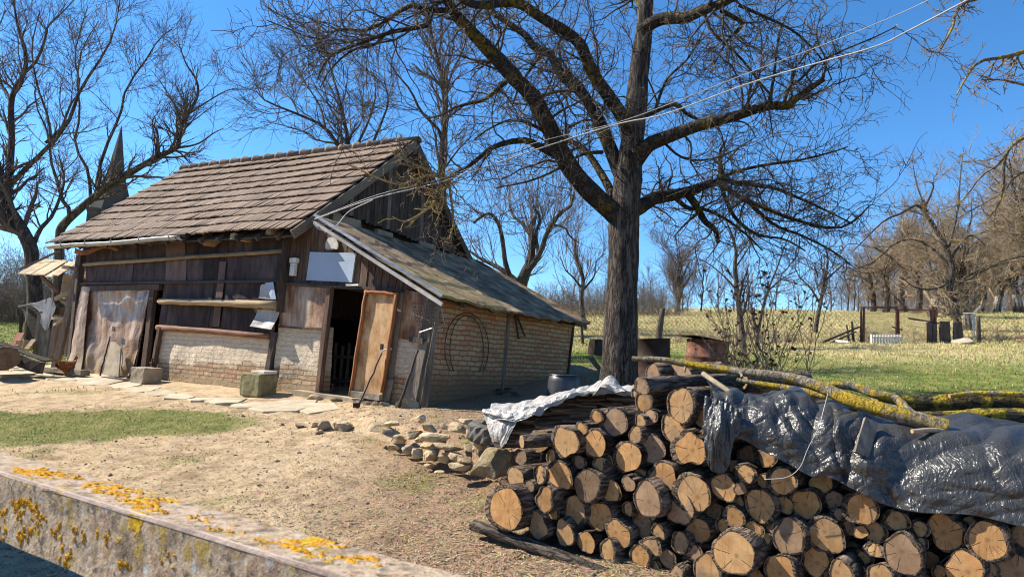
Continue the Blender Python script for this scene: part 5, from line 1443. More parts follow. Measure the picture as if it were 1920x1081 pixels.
# stack of old bark slabs under the white film
def slab(p, L, wd, th, rz, tilt):
    mb = MB(); n = 6; g = []
    for i in range(n + 1):
        t = i / n; row = []
        for j in range(4):
            s = j / 3 - .5; row.append(((t - .5) * L + random.uniform(-.012, .012), s * wd * (1 - .25 * abs(t - .5)) + random.uniform(-.008, .008), .025 * (1 - 4 * s * s) * th / .02 * .6 + random.uniform(-.004, .004)))
        g.append(row)
    mb.sheet(g, th, (0, 0, 1)); o = mb.build('bark_slab', M['slab_x']); o.location = tuple(map(float, p)); o.rotation_euler = (random.uniform(-.12, .12), tilt, rz); return o


SLB = 'weathered brown bark slab in the stack under the white plastic film'
for lev in range(13):
    for q in range(5):
        t = q / 4; px = 960 + lev * 7 + t * (245 - lev * 5) + random.uniform(-9, 9)
        yb = 832 - 0.11 * (px - 950) ; yt = np.interp(px, [960, 1000, 1040, 1100, 1195], [800, 777, 756, 738, 733])
        py = yb + (yt - yb) * (lev / 12)
        if py > 828: continue
        tag(slab(at(px, py, 6.35 + .03 * lev + random.uniform(-.06, .06)), random.uniform(.35, .6), random.uniform(.12, .22), .02, random.uniform(-.5, .25), random.uniform(-.15, .05)), SLB, 'bark slab', 'bark slabs stacked under the white film')
for lev in range(6):
    for q in range(3):
        tag(slab(at(985 + q * 75 + random.uniform(-8, 8), 815 - lev * 6, 6.75 + random.uniform(-.1, .1)), .6, .24, .025, random.uniform(-.6, .3), 0), SLB, 'bark slab', 'bark slabs stacked under the white film')


# --- plastic sheets
def drape(name, rows, mat, nu, nv, amp, scale, seed, th=.004, dirs=None):
    """rows: list of poly-lines of 3-D points (top/back first), splined both ways, crumpled"""
    A = np.array([spline(r, nu) for r in rows]); Bm = np.array([spline(A[:, j], nv) for j in range(nu)]).transpose(1, 0, 2)
    du = np.gradient(Bm, axis=1); dv = np.gradient(Bm, axis=0); N = np.cross(du, dv); N /= np.linalg.norm(N, axis=2, keepdims=True) + 1e-9
    s, t = np.meshgrid(np.linspace(0, 1, nu), np.linspace(0, 1, nv))
    W = fbm(s * scale * 1.0 + 3, t * scale * .5, seed, 3)
    a1, a2 = s * scale, t * scale * .42
    w1, w2 = (fbm(a1 * .7, a2 * .7, seed + 40, 2) - .5) * 1.6, (fbm(a1 * .7 + 9, a2 * .7, seed + 41, 2) - .5) * 1.6
    fold = lambda th, fr, sd_: np.abs(2 * fbm((a1 * math.cos(th) + a2 * math.sin(th)) * fr + w1, (a2 * math.cos(th) - a1 * math.sin(th)) * fr * .28 + w2, sd_, 2) - 1)
    h = (W - .5) * .8 - .9 * fold(.35, .8, seed + 2) - .7 * fold(1.15, 1.0, seed + 5) - .48 * fold(-.5, 2.1, seed + 9) - .22 * fold(.8, 3.9, seed + 13) - .09 * fold(1.9, 7.5, seed + 17)
    Bm = Bm + N * (amp * (h - h.mean()))[..., None]
    i0 = (np.arange(nv - 1)[:, None] * nu + np.arange(nu - 1)[None]).ravel()
    ob = newmesh(name, Bm.reshape(-1, 3), np.stack([i0, i0 + 1, i0 + nu + 1, i0 + nu], 1), M[mat], smooth=True)
    sm = ob.modifiers.new('thick', 'SOLIDIFY'); sm.thickness = th; sm.offset = 0
    return ob


BK = np.array([AXV[0], AXV[1], 0])


def prow(lst, out): return [PF(a, b, out) for a, b in lst]


bot = prow([(1318, 812), (1330, 862), (1362, 848), (1385, 822), (1432, 846), (1476, 868), (1522, 893), (1562, 897), (1602, 918), (1655, 944), (1722, 960), (1822, 965), (1925, 988), (2010, 990)], .13)
mid = prow([(1326, 765), (1340, 790), (1372, 792), (1400, 795), (1445, 800), (1485, 815), (1530, 838), (1570, 848), (1612, 862), (1660, 880), (1725, 896), (1825, 900), (1925, 920), (2010, 925)], .12)
top = [PF(a, b, .02) + BK * .06 for a, b in [(1334, 718), (1352, 735), (1380, 742), (1412, 748), (1450, 742), (1490, 752), (1535, 775), (1575, 780), (1620, 795), (1668, 812), (1730, 820), (1825, 822), (1925, 835), (2010, 838)]]
ridge = [at(a, b, d) for a, b, d in [(1336, 706, 5.55), (1352, 722, 5.5), (1382, 730, 5.45), (1418, 735, 5.4), (1455, 730, 5.35), (1492, 728, 5.3), (1536, 742, 5.2), (1580, 750, 5.1), (1625, 766, 5.0), (1672, 784, 4.9), (1730, 790, 4.8), (1825, 788, 4.7), (1925, 792, 4.6), (2010, 796, 4.5)]]
back = [p + np.array([.35, .45, -.10]) for p in ridge]
tarp = drape('tarp', [back, ridge, top, mid, bot], 'tarp', 460, 190, .07, 8.0, 21)
tag(tarp, 'crumpled shiny black plastic tarp draped over the right half of the woodpile', 'tarp')
# a loose pleat hanging at the left end of the tarp
tag(drape('tarp_flap', [[PF(1322, 742, .16), PF(1345, 748, .17), PF(1372, 760, .17), PF(1392, 775, .15)], [PF(1316, 800, .20), PF(1340, 806, .24), PF(1362, 806, .20), PF(1384, 815, .16)], [PF(1326, 868, .20), PF(1340, 885, .19), PF(1362, 882, .18), PF(1372, 836, .16)]], 'tarp', 80, 70, .045, 4, 33), 'loose torn flap of black plastic hanging down at the left end of the tarp', 'tarp')
film = drape('white_film', [[at(922, 764, 7.1), at(990, 752, 7.2), at(1060, 736, 7.2), at(1120, 724, 7.1), at(1195, 724, 7.0)], [at(912, 766, 6.8), at(985, 752, 6.75), at(1052, 734, 6.7), at(1120, 722, 6.65), at(1196, 726, 6.6)], [at(905, 771, 6.5), at(970, 776, 6.30), at(1035, 752, 6.30), at(1105, 732, 6.33), at(1194, 733, 6.4)], [at(906, 778, 6.48), at(972, 790, 6.22), at(1038, 760, 6.22), at(1108, 740, 6.25), at(1194, 740, 6.32)]], 'film', 180, 90, .05, 9, 44)
tag(drape('white_film', [[at(905, 768, 6.52), at(930, 768, 6.45), at(955, 768, 6.4), at(978, 767, 6.38), at(1005, 757, 6.38)], [at(914, 795, 6.45), at(932, 797, 6.36), at(950, 794, 6.3), at(966, 790, 6.28), at(980, 778, 6.3)], [at(922, 816, 6.4), at(935, 818, 6.32), at(948, 814, 6.26), at(958, 806, 6.24), at(966, 798, 6.24)], [at(931, 836, 6.38), at(936, 840, 6.33), at(942, 837, 6.28), at(948, 830, 6.24), at(952, 824, 6.22)]], 'film', 80, 80, .03, 4, 46), 'pointed tongue of dusty white film hanging down over the tyre', 'plastic sheet')
tag(film, 'dusty white plastic film spread over the top of the bark slab stack', 'plastic sheet')
tag(drape('white_film', [[at(1120, 735, 6.3), at(1135, 708, 6.35), at(1150, 705, 6.4), at(1165, 728, 6.4)], [at(1112, 742, 6.2), at(1130, 722, 6.2), at(1150, 722, 6.2), at(1186, 740, 6.2)]], 'film', 40, 30, .012, 3, 48), 'peaked fold of white film standing up beside the foot of the big trunk', 'plastic sheet')


# --- poles and sticks lying over the tarp
def pole(name, label, pts, r, mat, cat='branch', k=10, n=20, stubs=0, cutm=None, jit=.1, group=None):
    Q = spline(np.array(pts), n); rr = np.interp(np.linspace(0, 1, n), np.linspace(0, 1, len(r)), r)
    o = trunkmesh(Q, rr, name, M[mat], None, k, jit, 0, fine=4); tag(o, label, cat, group)
    for q, which in ((Q[0] - (Q[1] - Q[0]) * .02, 0), (Q[-1] + (Q[-1] - Q[-2]) * .02, -1)):
        d = Q[1] - Q[0] if which == 0 else Q[-2] - Q[-1]; R_ = rr[which]; mb = MB(); mb.tube([q, q + d / np.linalg.norm(d) * .01], R_ * .96, k); mb.build('cut_end', M[cutm or 'cut_t'], o)
    if stubs:
        P, Rq = grow(Q[None], rr[None], stubs, (.05, .14), (45, 85), 5, (.35, .5), .55, .05, .15, .15, .008)
        for i in range(len(P)):
            v, f = tubes(P[i:i + 1], Rq[i:i + 1], 6); newmesh('side_stub', v, f, M[mat], o, smooth=True)
    return o


pole('lichened_branch', 'long yellow lichened branch lying from the top stump across the black tarp', [at(1186, 672, 5.55), at(1240, 674, 5.45), at(1300, 684, 5.35), at(1400, 698, 5.15), at(1480, 708, 5.0), at(1545, 728, 4.85), at(1600, 752, 4.7), at(1680, 775, 4.55), at(1775, 802, 4.42)], [.020, .023, .028, .033, .038, .043, .048, .053, .058], 'bark_lichen', stubs=5)
pole('lichened_branch', 'forked lichened branch crossing under the long one on the tarp', [at(1552, 722, 4.9), at(1600, 724, 4.85), at(1640, 738, 4.75), at(1680, 748, 4.7), at(1705, 770, 4.6), at(1735, 788, 4.5)], [.026, .03, .032, .03, .026, .018], 'bark_lichen', stubs=3)
pole('lichened_branch', 'short straight lichened stick poking out from behind the billet', [at(1382, 712, 5.5), at(1430, 720, 5.4), at(1480, 728, 5.3), at(1550, 742, 5.1)], [.018, .022, .026, .028], 'bark_lichen')
pole('mossy_trunk', 'long dark mossy trunk lying flat behind the right end of the tarp', [at(1640, 748, 5.15), at(1720, 758, 5.15), at(1800, 755, 5.1), at(1900, 756, 5.05), at(2050, 764, 5.0)], [.055, .07, .075, .08, .085], 'bark_mossy', 'fallen trunk', 14, cutm='cut_d')
pole('mossy_trunk', 'lower mossy pole lying under the long mossy trunk', [at(1700, 780, 4.95), at(1780, 782, 4.95), at(1860, 778, 4.9), at(2050, 782, 4.85)], [.035, .045, .05, .055], 'bark_mossy', 'fallen trunk', 12, cutm='cut_d')
pole('lichened_branch', 'yellow lichened branch lying on top of the mossy trunk at the right', [at(1780, 742, 5.0), at(1830, 737, 5.0), at(1900, 739, 4.95), at(2000, 745, 4.95)], [.016, .02, .02, .02], 'bark_lichen')
pole('bare_stick', 'long peeled stick slanting down the front of the black tarp', [at(1318, 700, 5.25), at(1350, 722, 5.1), at(1400, 756, 4.95), at(1450, 785, 4.85), at(1510, 818, 4.7)], [.02, .019, .017, .014, .01], 'stick_z', jit=.05)
pole('bare_stick', 'short pale stick under the thick end of the lichened branch', [at(1710, 808, 4.35), at(1755, 806, 4.38), at(1800, 816, 4.4)], [.014, .016, .01], 'stick_z', jit=.05)
mb = MB(); mb.beam(PF(1614, 852, .16), PF(1630, 788, .11) + BK * .04, .085, .03, (0, -1, .3), .003, 4); o = mb.build('board_offcut', M['wood_grey_z']); tag(o, 'short weathered board offcut standing on the tarp below the lichened branch', 'board')
v, f = tubes(spline(np.array([PF(1433, 898, .17), PF(1475, 894, .19), PF(1500, 875, .19), PF(1515, 840, .19), PF(1535, 800, .16), PF(1545, 765, .12), PF(1552, 738, .06)]), 30)[None], np.full((1, 30), .0022), 5)
tag(newmesh('string', v, f, M['cable'], smooth=True), 'thin white string hanging loose over the edge of the black tarp', 'string')
# ------------------------------------------------------------------ stones
def rock(name, c, sx, sy, sz, rz, mat, label, cat='stone', group=None, seed=0, flat=1.0, ang=4.0):
    bm = bmesh.new(); bmesh.ops.create_icosphere(bm, subdivisions=3, radius=1)
    rg = random.Random(seed); pl = [(Vector((rg.gauss(0, 1), rg.gauss(0, 1), rg.gauss(0, .8))).normalized(), rg.uniform(.42, .66)) for _ in range(11)] + [(Vector((0, 0, 1)), .62 * flat), (Vector((0, 0, -1)), .6)]
    for v in bm.verts:
        p = v.co.copy()
        for n, d in pl:
            q = p.dot(n)
            if q > d: p -= n * (q - d) * .98
        p *= 1 + .09 * (float(fbm(p.x * 3 + seed, p.y * 3 + p.z * 2, seed, 3)) - .5) * 2
        v.co = Vector((p.x * sx, p.y * sy, p.z * sz)) * 1.4
    me = bpy.data.meshes.new(name); bm.to_mesh(me); bm.free(); me.materials.append(M[mat])
    o = bpy.data.objects.new(name, me); col.objects.link(o); o.location = tuple(map(float, c)); o.rotation_euler = (rg.uniform(-.15, .15), rg.uniform(-.15, .15), rz); return tag(o, label, cat, group)


M['boulder'] = simple('boulder', [(.24, .18, .10), (.48, .38, .23), (.62, .51, .34)], 11, rough=1, bs=1, bd=.09)
# (px, py of the centre, half width, half height in pixels) in the dry-stone edging
ST = [(712, 800, 26, 9), (735, 793, 18, 8), (728, 808, 24, 10), (770, 814, 24, 12), (786, 786, 16, 13), (802, 800, 16, 11), (833, 799, 14, 9), (855, 800, 22, 14), (818, 820, 28, 13), (750, 823, 17, 13), (785, 824, 10, 8), (800, 836, 16, 8), (765, 843, 17, 14), (784, 850, 12, 16), (806, 853, 20, 16), (833, 858, 11, 15), (852, 856, 13, 13), (847, 838, 26, 9), (868, 862, 14, 13), (880, 838, 14, 12),
      (884, 812, 17, 16), (803, 873, 14, 7), (862, 875, 20, 10), (825, 885, 8, 5), (900, 835, 16, 10), (765, 838, 8, 7), (872, 790, 12, 8), (740, 838, 10, 9), (912, 795, 16, 12)]
order = sorted(range(len(ST)), key=lambda i: ST[i][0])
for rank, i in enumerate(order):
    px, py, hw, hh = ST[i]
    up_ = py < 828
    d = 8.95 - (px - 700) * .0085 - (py - 800) * .006
    g0 = at(px, py, d); sz = px2m(hh, d) * .72
    shp = 'flat' if hw > 1.7 * hh else ('upright' if hh > hw else 'chunky')
    rank_in = sorted([ST[q][0] for q in range(len(ST)) if (ST[q][1] < 828) == up_]).index(px)
    rock('stone', g0, px2m(hw, d) * .95, px2m(hw, d) * random.uniform(.7, 1.0), sz, random.uniform(-.4, .4), 'stone', f'{shp} tan stone, {ORD[rank_in] if rank_in < len(ORD) else "last"} from the left in the {"upper" if up_ else "lower"} course of the stone edging', group='stones of the dry stone edging', seed=100 + i)
rock('boulder', at(925, 866, 6.75) + np.array([0, .05, 0]), .21, .19, .155, .2, 'boulder', 'large rough tan boulder beside the left end of the woodpile', seed=7)
for i, (px, py, hw, hh, lb) in enumerate([(563, 797, 9, 6, 'small dark stone leftmost of the loose stones on the yard'), (588, 797, 7, 6, 'little stone between the larger loose stones on the yard'), (607, 800, 15, 12, 'pale rounded loose stone in the middle of the yard'), (645, 801, 20, 11, 'pointed dark loose stone rightmost on the yard'), (528, 796, 4, 3, 'tiny pebble lying alone on the yard left of the loose stones'), (600, 810, 10, 5, 'flat pale chip in front of the loose stones')]):
    p = G(px, py + hh * .5); d = p[1]; rock('loose_stone', p + np.array([0, 0, px2m(hh, d) * .5]), px2m(hw, d), px2m(hw, d) * .7, px2m(hh, d), .3 * i, 'stone', lb, group=None, seed=40 + i)
for i, (px, py, hw, hh, lb) in enumerate([(768, 768, 20, 14, 'rounded stone at the foot of the barn corner post'), (685, 768, 8, 5, 'small stone in front of the tan door'), (705, 768, 6, 6, 'little dark stone right of the hoe blade'), (628, 762, 12, 5, 'flat stone at the edge of the door sill'), (722, 772, 9, 5, 'pale chip of stone below the door'), (590, 752, 18, 7, 'stone slab lying at the threshold')]):
    p = BW(px, py, -.28); d = frombarn(p)[1]; q = frombarn(p); q[2] = hz(q[0], q[1]) + px2m(hh, d) * .4; rock('stone', q, px2m(hw, d), px2m(hw, d) * .6, px2m(hh, d), .2, 'stone', lb, seed=60 + i)


def tyre(name, label, c, Rr, rr, ax, squash=1):
    vs, fs = [], []; a, b = 40, 14
    for i in range(a):
        th = 2 * math.pi * i / a
        for j in range(b):
            ph = 2 * math.pi * j / b; x = math.cos(ph); y = math.sin(ph); x = math.copysign(abs(x) ** .55, x); y = math.copysign(abs(y) ** .55, y)
            r = Rr + rr * x + (.012 * ((i % 2) * 2 - 1) if x > .9 and abs(y) > .1 else 0); vs.append((r * math.cos(th), r * math.sin(th), rr * y * 1.25))
    for i in range(a):
        for j in range(b): fs.append((i * b + j, ((i + 1) % a) * b + j, ((i + 1) % a) * b + (j + 1) % b, i * b + (j + 1) % b))
    o = newmesh(name, vs, fs, M['rubber'], smooth=False); o.location = tuple(map(float, c)); o.rotation_euler = ax; return tag(o, label, 'tyre')


tyre('tyre', 'old grey tyre lying flat on the stones under the white film', at(935, 812, 7.1), .24, .075, (.05, .04, 0))
tyre('tyre', 'worn tyre lying behind the small logs under the bark slabs', at(1015, 815, 6.95), .24, .07, (0, .05, 1))

# mounting blocks and flagstones along the barn
for px, py, sx, sz, lb in ((272, 722, .46, .34, 'square stone block standing beside the tin gate'), (482, 750, .52, .42, 'mossy stone block standing against the brick wall left of the door')):
    p = BW(px, py, -.40); q = frombarn(p); q[2] = hz(q[0], q[1]) - .02; o = thing('stone_block', lb, 'stone block', q); o.rotation_euler = (0, 0, -TH + .05)
    mb = MB(); g = bmesh.new(); bmesh.ops.create_cube(g, size=1); bmesh.ops.subdivide_edges(g, edges=g.edges, cuts=7, use_grid_fill=True)
    for v in g.verts:
        c = v.co; v.co = Vector((c.x * sx, c.y * .42, (c.z + .5) * sz)) * 1.0 + Vector((1, 1, 1)) * (.03 * (float(fbm(c.x * 5 + px, c.y * 5 + c.z * 4, 3, 3)) - .5))
    me = bpy.data.meshes.new('block'); g.to_mesh(me); g.free(); me.materials.append(M['concrete']); b = bpy.data.objects.new('block', me); col.objects.link(b); b.parent = o; bv = b.modifiers.new('bevel', 'BEVEL'); bv.width = .025; bv.segments = 2
    if px == 482:
        m2 = simple('moss_stain', [(.16, .135, .06), (.30, .27, .16)], 8, rough=1, bs=.8, bd=.02); b.data.materials[0] = m2
        mb = MB(); mb.box((.10, .02, sz + .03), (.36, .3, .06), None, .012); mb.build('cap_stone', M['pale_rock'], o, bevel=.01)
FLG = [(40, 700, 46, 9), (92, 700, 36, 9), (140, 708, 38, 8), (190, 714, 40, 8), (238, 722, 34, 8), (262, 732, 30, 7), (302, 738, 30, 7), (340, 744, 24, 6), (150, 698, 30, 6), (420, 752, 36, 7), (475, 760, 40, 7), (535, 762, 52, 9), (590, 766, 40, 7), (375, 750, 22, 6), (20, 688, 26, 6), (70, 690, 30, 5), (205, 704, 26, 5)]
fo = sorted(range(len(FLG)), key=lambda i: FLG[i][0])
for rank, i in enumerate(fo):
    px, py, hw, hh = FLG[i]; p = G(px, py); d = p[1]; R0 = px2m(hw, d) * 1.35; n = random.randint(5, 7); mb = MB()
    pts = [(math.cos(2 * math.pi * k / n + i) * R0 * random.uniform(.75, 1.1), math.sin(2 * math.pi * k / n + i) * R0 * random.uniform(.6, 1.0)) for k in range(n)]
    mb.add([(x, y, .022 + random.uniform(-.006, .006)) for x, y in pts] + [(x * 1.03, y * 1.03, -.05) for x, y in pts], [tuple(range(n)), tuple(reversed(range(n, 2 * n)))] + [(k, n + k, n + (k + 1) % n, (k + 1) % n) for k in range(n)])
    o = mb.build('flagstone', M['flag'], bevel=.012); o.location = tuple(p); e_ = .25; nrm_ = Vector((-(hz(p[0] + e_, p[1]) - hz(p[0] - e_, p[1])) / (2 * e_), -(hz(p[0], p[1] + e_) - hz(p[0], p[1] - e_)) / (2 * e_), 1)); o.rotation_euler = (nrm_.to_track_quat('Z', 'Y').to_matrix() @ Matrix.Rotation(-TH, 3, 'Z')).to_euler(); tag(o, f'{"broad" if hw > 36 else "small"} irregular flagstone, {ORD[rank]} from the left in the paving along the barn', 'flagstone', 'flagstones along the barn')


# ------------------------------------------------------------------ tools leaning on the barn
def wp(px, py, v): return frombarn(BW(px, py, v))


def stickobj(name, label, a, b, r0, r1, mat, cat='pole', parent=None, jit=.03, n=9):
    Q = np.array([lerp(a, b, t) for t in np.linspace(0, 1, n)]) + rng.normal(size=(n, 3)) * .006; mb = MB(); mb.tube(list(Q), list(np.linspace(r0, r1, n)), 7, True, jit); o = mb.build(name, M[mat], parent, smooth=True)
    if cat: tag(o, label, cat)
    return o


a = wp(671, 766, -.62); a[2] = hz(a[0], a[1]) + .02; b = wp(715, 662, -.24)
hoe = thing('hoe', 'long handled hoe leaning upside down against the tan door', 'hoe', a); stickobj('handle', '', (0, 0, 0), b - a, .017, .015, 'iron', None, hoe)
mb = MB(); mb.tube([b - a, b - a + np.array([.02, 0, .05]), b - a + np.array([.09, -.02, .07]), b - a + np.array([.17, -.03, .085])], [.014, .014, .015, .02], 6); mb.build('hook', M['white'], hoe)
mb = MB(); mb.box((-.02, -.02, .03), (.10, .05, .08), None, .01); mb.build('blade', M['rust_dark'], hoe)
for pxa, pxb, r, mt, lb, nm in (((747, 772), (783, 655), .024, 'wood_dark_z', 'crooked dark pole leaning on the corner boards of the barn', 'leaning_pole'), ((787, 774), (823, 560), .015, 'wood_grey_z', 'thin straight lath leaning on the brick end wall corner', 'leaning_pole'), ((187, 708), (206, 630), .02, 'rust_dark', 'dark stick leaning against the rusty tin gate', 'leaning_pole')):
    v0 = -.45 if pxa[0] != 787 else -.18; a = wp(*pxa, v0); a[2] = hz(a[0], a[1]); b = wp(*pxb, -.16); stickobj(nm, lb, a, b, r, r * .8, mt)
mb = MB(); c = [wp(192, 702, -.42), wp(222, 706, -.42), wp(226, 652, -.22), wp(214, 640, -.22), wp(208, 640, -.22)]; N_ = V * .03; mb.add(c + [p + N_ for p in c], [(0, 1, 2, 3, 4), (9, 8, 7, 6, 5)] + [(i, i + 5, (i + 1) % 5 + 5, (i + 1) % 5) for i in range(5)]); tag(mb.build('stone_slab', M['concrete']), 'pale stone slab leaning against the rusty tin gate', 'stone slab')
c = wp(250, 712, -.4); mb = MB(); mb.beam(wp(195, 708, -.5) + (0, 0, -.0), wp(252, 714, -.42), .16, .05, (0, 0, 1), .01); tag(mb.build('kerb_beam', M['wood_dark_z']), 'dark wet board lying on the ground before the tin gate', 'board')
mb = MB(); mb.beam(wp(90, 692, -.55), wp(160, 698, -.6), .2, .12, (0, 0, 1), .015, 3); o = mb.build('timber_sill', M['wood_grey_x'], bevel=.01); tag(o, 'thick grey timber lying on the flagstones behind the hen', 'timber')
# wire basket, hoop, bracket on the end wall
bk = thing('wire_basket', 'small wire basket hanging upside down on the barn corner', 'basket', wp(800, 590, -.2)); b0 = np.array(bk.location); mb = MB()
top_ = [wp(788, 570, -.10) - b0, wp(818, 560, -.10) - b0]; bo = [wp(796, 624, -.16) - b0, wp(820, 616, -.12) - b0]; out_ = -V * .22
for t in np.linspace(0, 1, 9): mb.tube([lerp(top_[0], bo[0], t), lerp(top_[0], bo[0], t) + out_ * (1 - .4 * t), lerp(top_[1], bo[1], t) + out_ * (1 - .4 * t), lerp(top_[1], bo[1], t)], .004, 4)
for s in np.linspace(0, 1, 7): mb.tube([lerp(top_[0], top_[1], s) + out_, lerp(bo[0], bo[1], s) + out_ * .6], .004, 4)
mb.build('wire_cage', M['iron'], bk); mb = MB(); mb.tube([bo[0] + out_ * .6, bo[1] + out_ * .6], .011, 6); mb.build('rim', M['zinc'], bk)
hp = []
for k in range(2):
    for i in range(41):
        t = i / 40; a_ = math.pi * (1.22 - 1.44 * t) ; hp.append(frombarn(BE(875 + (41 - 7 * k) * math.cos(a_) * (1 if k == 0 else .93), 652 - (66 - 2 * k) * math.sin(a_) + (0 if k == 0 else 3), .05)))
hoop = thing('wire_hoop', 'large loop of dark wire hanging on the bricks of the end wall', 'wire', hp[20])
for k in range(2):
    q = np.array(hp[k * 41:(k + 1) * 41]) - hp[20]; v, f = tubes(q[None], np.full((1, 41), .009), 5); newmesh('wire', v, f, M['iron'], hoop, smooth=True)
mb = MB(); t3 = [frombarn(BE(*p, .06)) for p in ((966, 592), (972, 634), (984, 630), (969, 590))]; mb.tube(t3, .02, 6); tag(mb.build('iron_bracket', M['rust_dark']), 'rusty triangular iron bracket hanging on the end wall post', 'bracket')
mb = MB(); t3 = [frombarn(BE(*p, .05)) for p in ((826, 578), (833, 608), (830, 611), (818, 613))]; mb.tube(t3, .014, 6); tag(mb.build('iron_hook', M['zinc']), 'bent grey rod hooked on the bricks beside the wire basket', 'hook')
# clay pot and pitchfork handle in the doorway
p = frombarn(BW(605, 735, .18)); p[2] = AZ + .02; pot = thing('clay_pot', 'rust red pot standing just inside the dark doorway', 'pot', p); mb = MB()
pr_ = [(.0, 0), (.09, 0), (.11, .1), (.12, .24), (.125, .26), (.11, .26), (.10, .05)]; k = 18
mb.add([(r * math.cos(2 * math.pi * i / k), r * math.sin(2 * math.pi * i / k), z) for r, z in pr_ for i in range(k)], [(j * k + i, j * k + (i + 1) % k, (j + 1) * k + (i + 1) % k, (j + 1) * k + i) for j in range(len(pr_) - 1) for i in range(k)]); mb.build('body', M['clay_pot'], pot, smooth=True)
mb = MB(); mb.tube([(.11, 0, .22), (.17, 0, .2), (.18, 0, .12), (.12, 0, .07)], .012, 6); mb.build('handle', M['clay_pot'], pot)


# ------------------------------------------------------------------ barrels
def barrel(name, label, c, r, h, mat, tilt=(0, 0, 0), prof=None, lid=True, lidmat=None):
    o = thing(name, label, 'barrel', c); o.rotation_euler = tilt; k = 36; pr = prof or [(1, 0), (1, .02), (.985, .04), (.985, .32), (1.02, .335), (.985, .35), (.985, .65), (1.02, .665), (.985, .68), (.985, .97), (1.01, .98), (1.01, 1), (.95, 1), (.94, .96), (.9, .1)]
    vs = [(r * a * math.cos(2 * math.pi * i / k) * (1 + .012 * math.sin(3 * i * 2 * math.pi / k)), r * a * math.sin(2 * math.pi * i / k), h * z) for a, z in pr for i in range(k)]
    fs = [(j * k + i, j * k + (i + 1) % k, (j + 1) * k + (i + 1) % k, (j + 1) * k + i) for j in range(len(pr) - 1) for i in range(k)]
    newmesh('body', vs, fs, M[mat], o, smooth=True)
    if lid:
        mb = MB(); mb.tube([(0, 0, h * .985), (0, 0, h * 1.0)], [r * .97, r * .95], k); mb.build('lid', M[lidmat or mat], o)
    return o


c = at(1057, 735, 11.0); c[2] = hz(c[0], c[1]) - .12
barrel('barrel', 'black plastic barrel standing in the shade beyond the white film', (c[0], c[1], c[2]), .255, at(1057, 702, 11.0)[2] - c[2], 'black_plastic', prof=[(.9, 0), (1.0, .1), (1.04, .5), (1.0, .85), (.93, .96), (.9, .97), (.9, 1.0), (.80, 1.0), (.78, .93), (.7, .92)])
c = at(1225, 740, 13.0); c[2] = hz(c[0], c[1]) - .02; top_ = at(1225, 634, 13.0)[2]
barrel('rusty_drum', 'tall dark rusty drum standing behind the big trunk', c, .33, top_ - c[2], 'rust_dark', (.02, -.06, 0), lidmat='rust')
c = at(1320, 735, 13.4); c[2] = hz(c[0], c[1]) - .02; top_ = at(1320, 638, 13.4)[2]
d2 = barrel('rusty_drum', 'reddish rusty drum with a loose lid standing right of the big trunk', c, .40, top_ - c[2], 'rust', (.03, .05, .3))
mb = MB(); mb.box((-.08, .05, (top_ - c[2]) + .03), (.86, .7, .012), Matrix.Rotation(.06, 3, 'Y')); mb.build('loose_cover', M['rust_dark'], d2)

# ------------------------------------------------------------------ foreground rail
ra, rb_ = at(0, 886, 1.45), None
rd = np.array([-.834, .552, 0]); z0 = ra[2]


def onrail(px, py):
    r = ray(px, py); return CAM + r * ((z0 - EYE) / r[2])


A0 = onrail(0, 886); A1 = onrail(640, 1081); Bk0 = onrail(0, 836); Bk1 = onrail(820, 1081)
dA = (A0 - A1) / np.linalg.norm(A0 - A1); nB = np.cross(dA, (0, 0, 1)); nB /= np.linalg.norm(nB)
if nB @ (Bk0 - A0) < 0: nB = -nB
wid = ((Bk0 - A0) @ nB + (Bk1 - A1) @ nB) / 2
r = ray(0, 1012); tt = ((A0 - CAM) @ nB) / (r @ nB); hgt = z0 - (CAM + r * tt)[2]
RL0 = thing('gate_rail', 'rusty rail crusted with orange lichen crossing the lower left corner', 'rail', A0); rows = []
mb = MB(); q0, q1 = dA * 1.6, (A1 - A0) - dA * 1.5; n = 60
prof = [(0, -hgt), (-.004, -.004), (.004, .003), (.008, -.003), (wid - .006, -.001), (wid, -.006), (wid, -.04), (wid * .5, -.05), (.012, -.06), (.012, -hgt)]
prof2 = [(0.0, -hgt), (0.0, -hgt * .66), (0, -hgt * .33), (-.003, -.008), (-.003, -.001), (.003, .004), (.009, .002), (wid * .33, 0), (wid * .66, 0), (wid - .004, -.001), (wid, -.008), (wid, -.035), (.014, -.04), (.014, -hgt)]
g = []
for i in range(n + 1):
    p = lerp(q0, q1, i / n); g.append([p + nB * (a + random.uniform(-.0012, .0012)) + np.array([0, 0, b + random.uniform(-.0012, .0012)]) for a, b in prof2])
mb.sheet(g, 0); k = len(prof2)
for o_ in (0, n * k): pass
for i in range(n): mb.f.append((i * k + k - 1, i * k, (i + 1) * k, (i + 1) * k + k - 1))
rail_ob = mb.build('steel_angle', M['rail'], RL0)
mb = MB(); g = [[p + nB * a + np.array([0, 0, b]) for a, b in ((-.0035, -.003), (-.002, .003), (.0015, .0035))] for p in [lerp(q0, q1, i / n) for i in range(n + 1)]]; mb.sheet(g, 0); mb.build('weld_bead', M['weld'], RL0)
# lichen cushions standing off the steel
lv = MB()


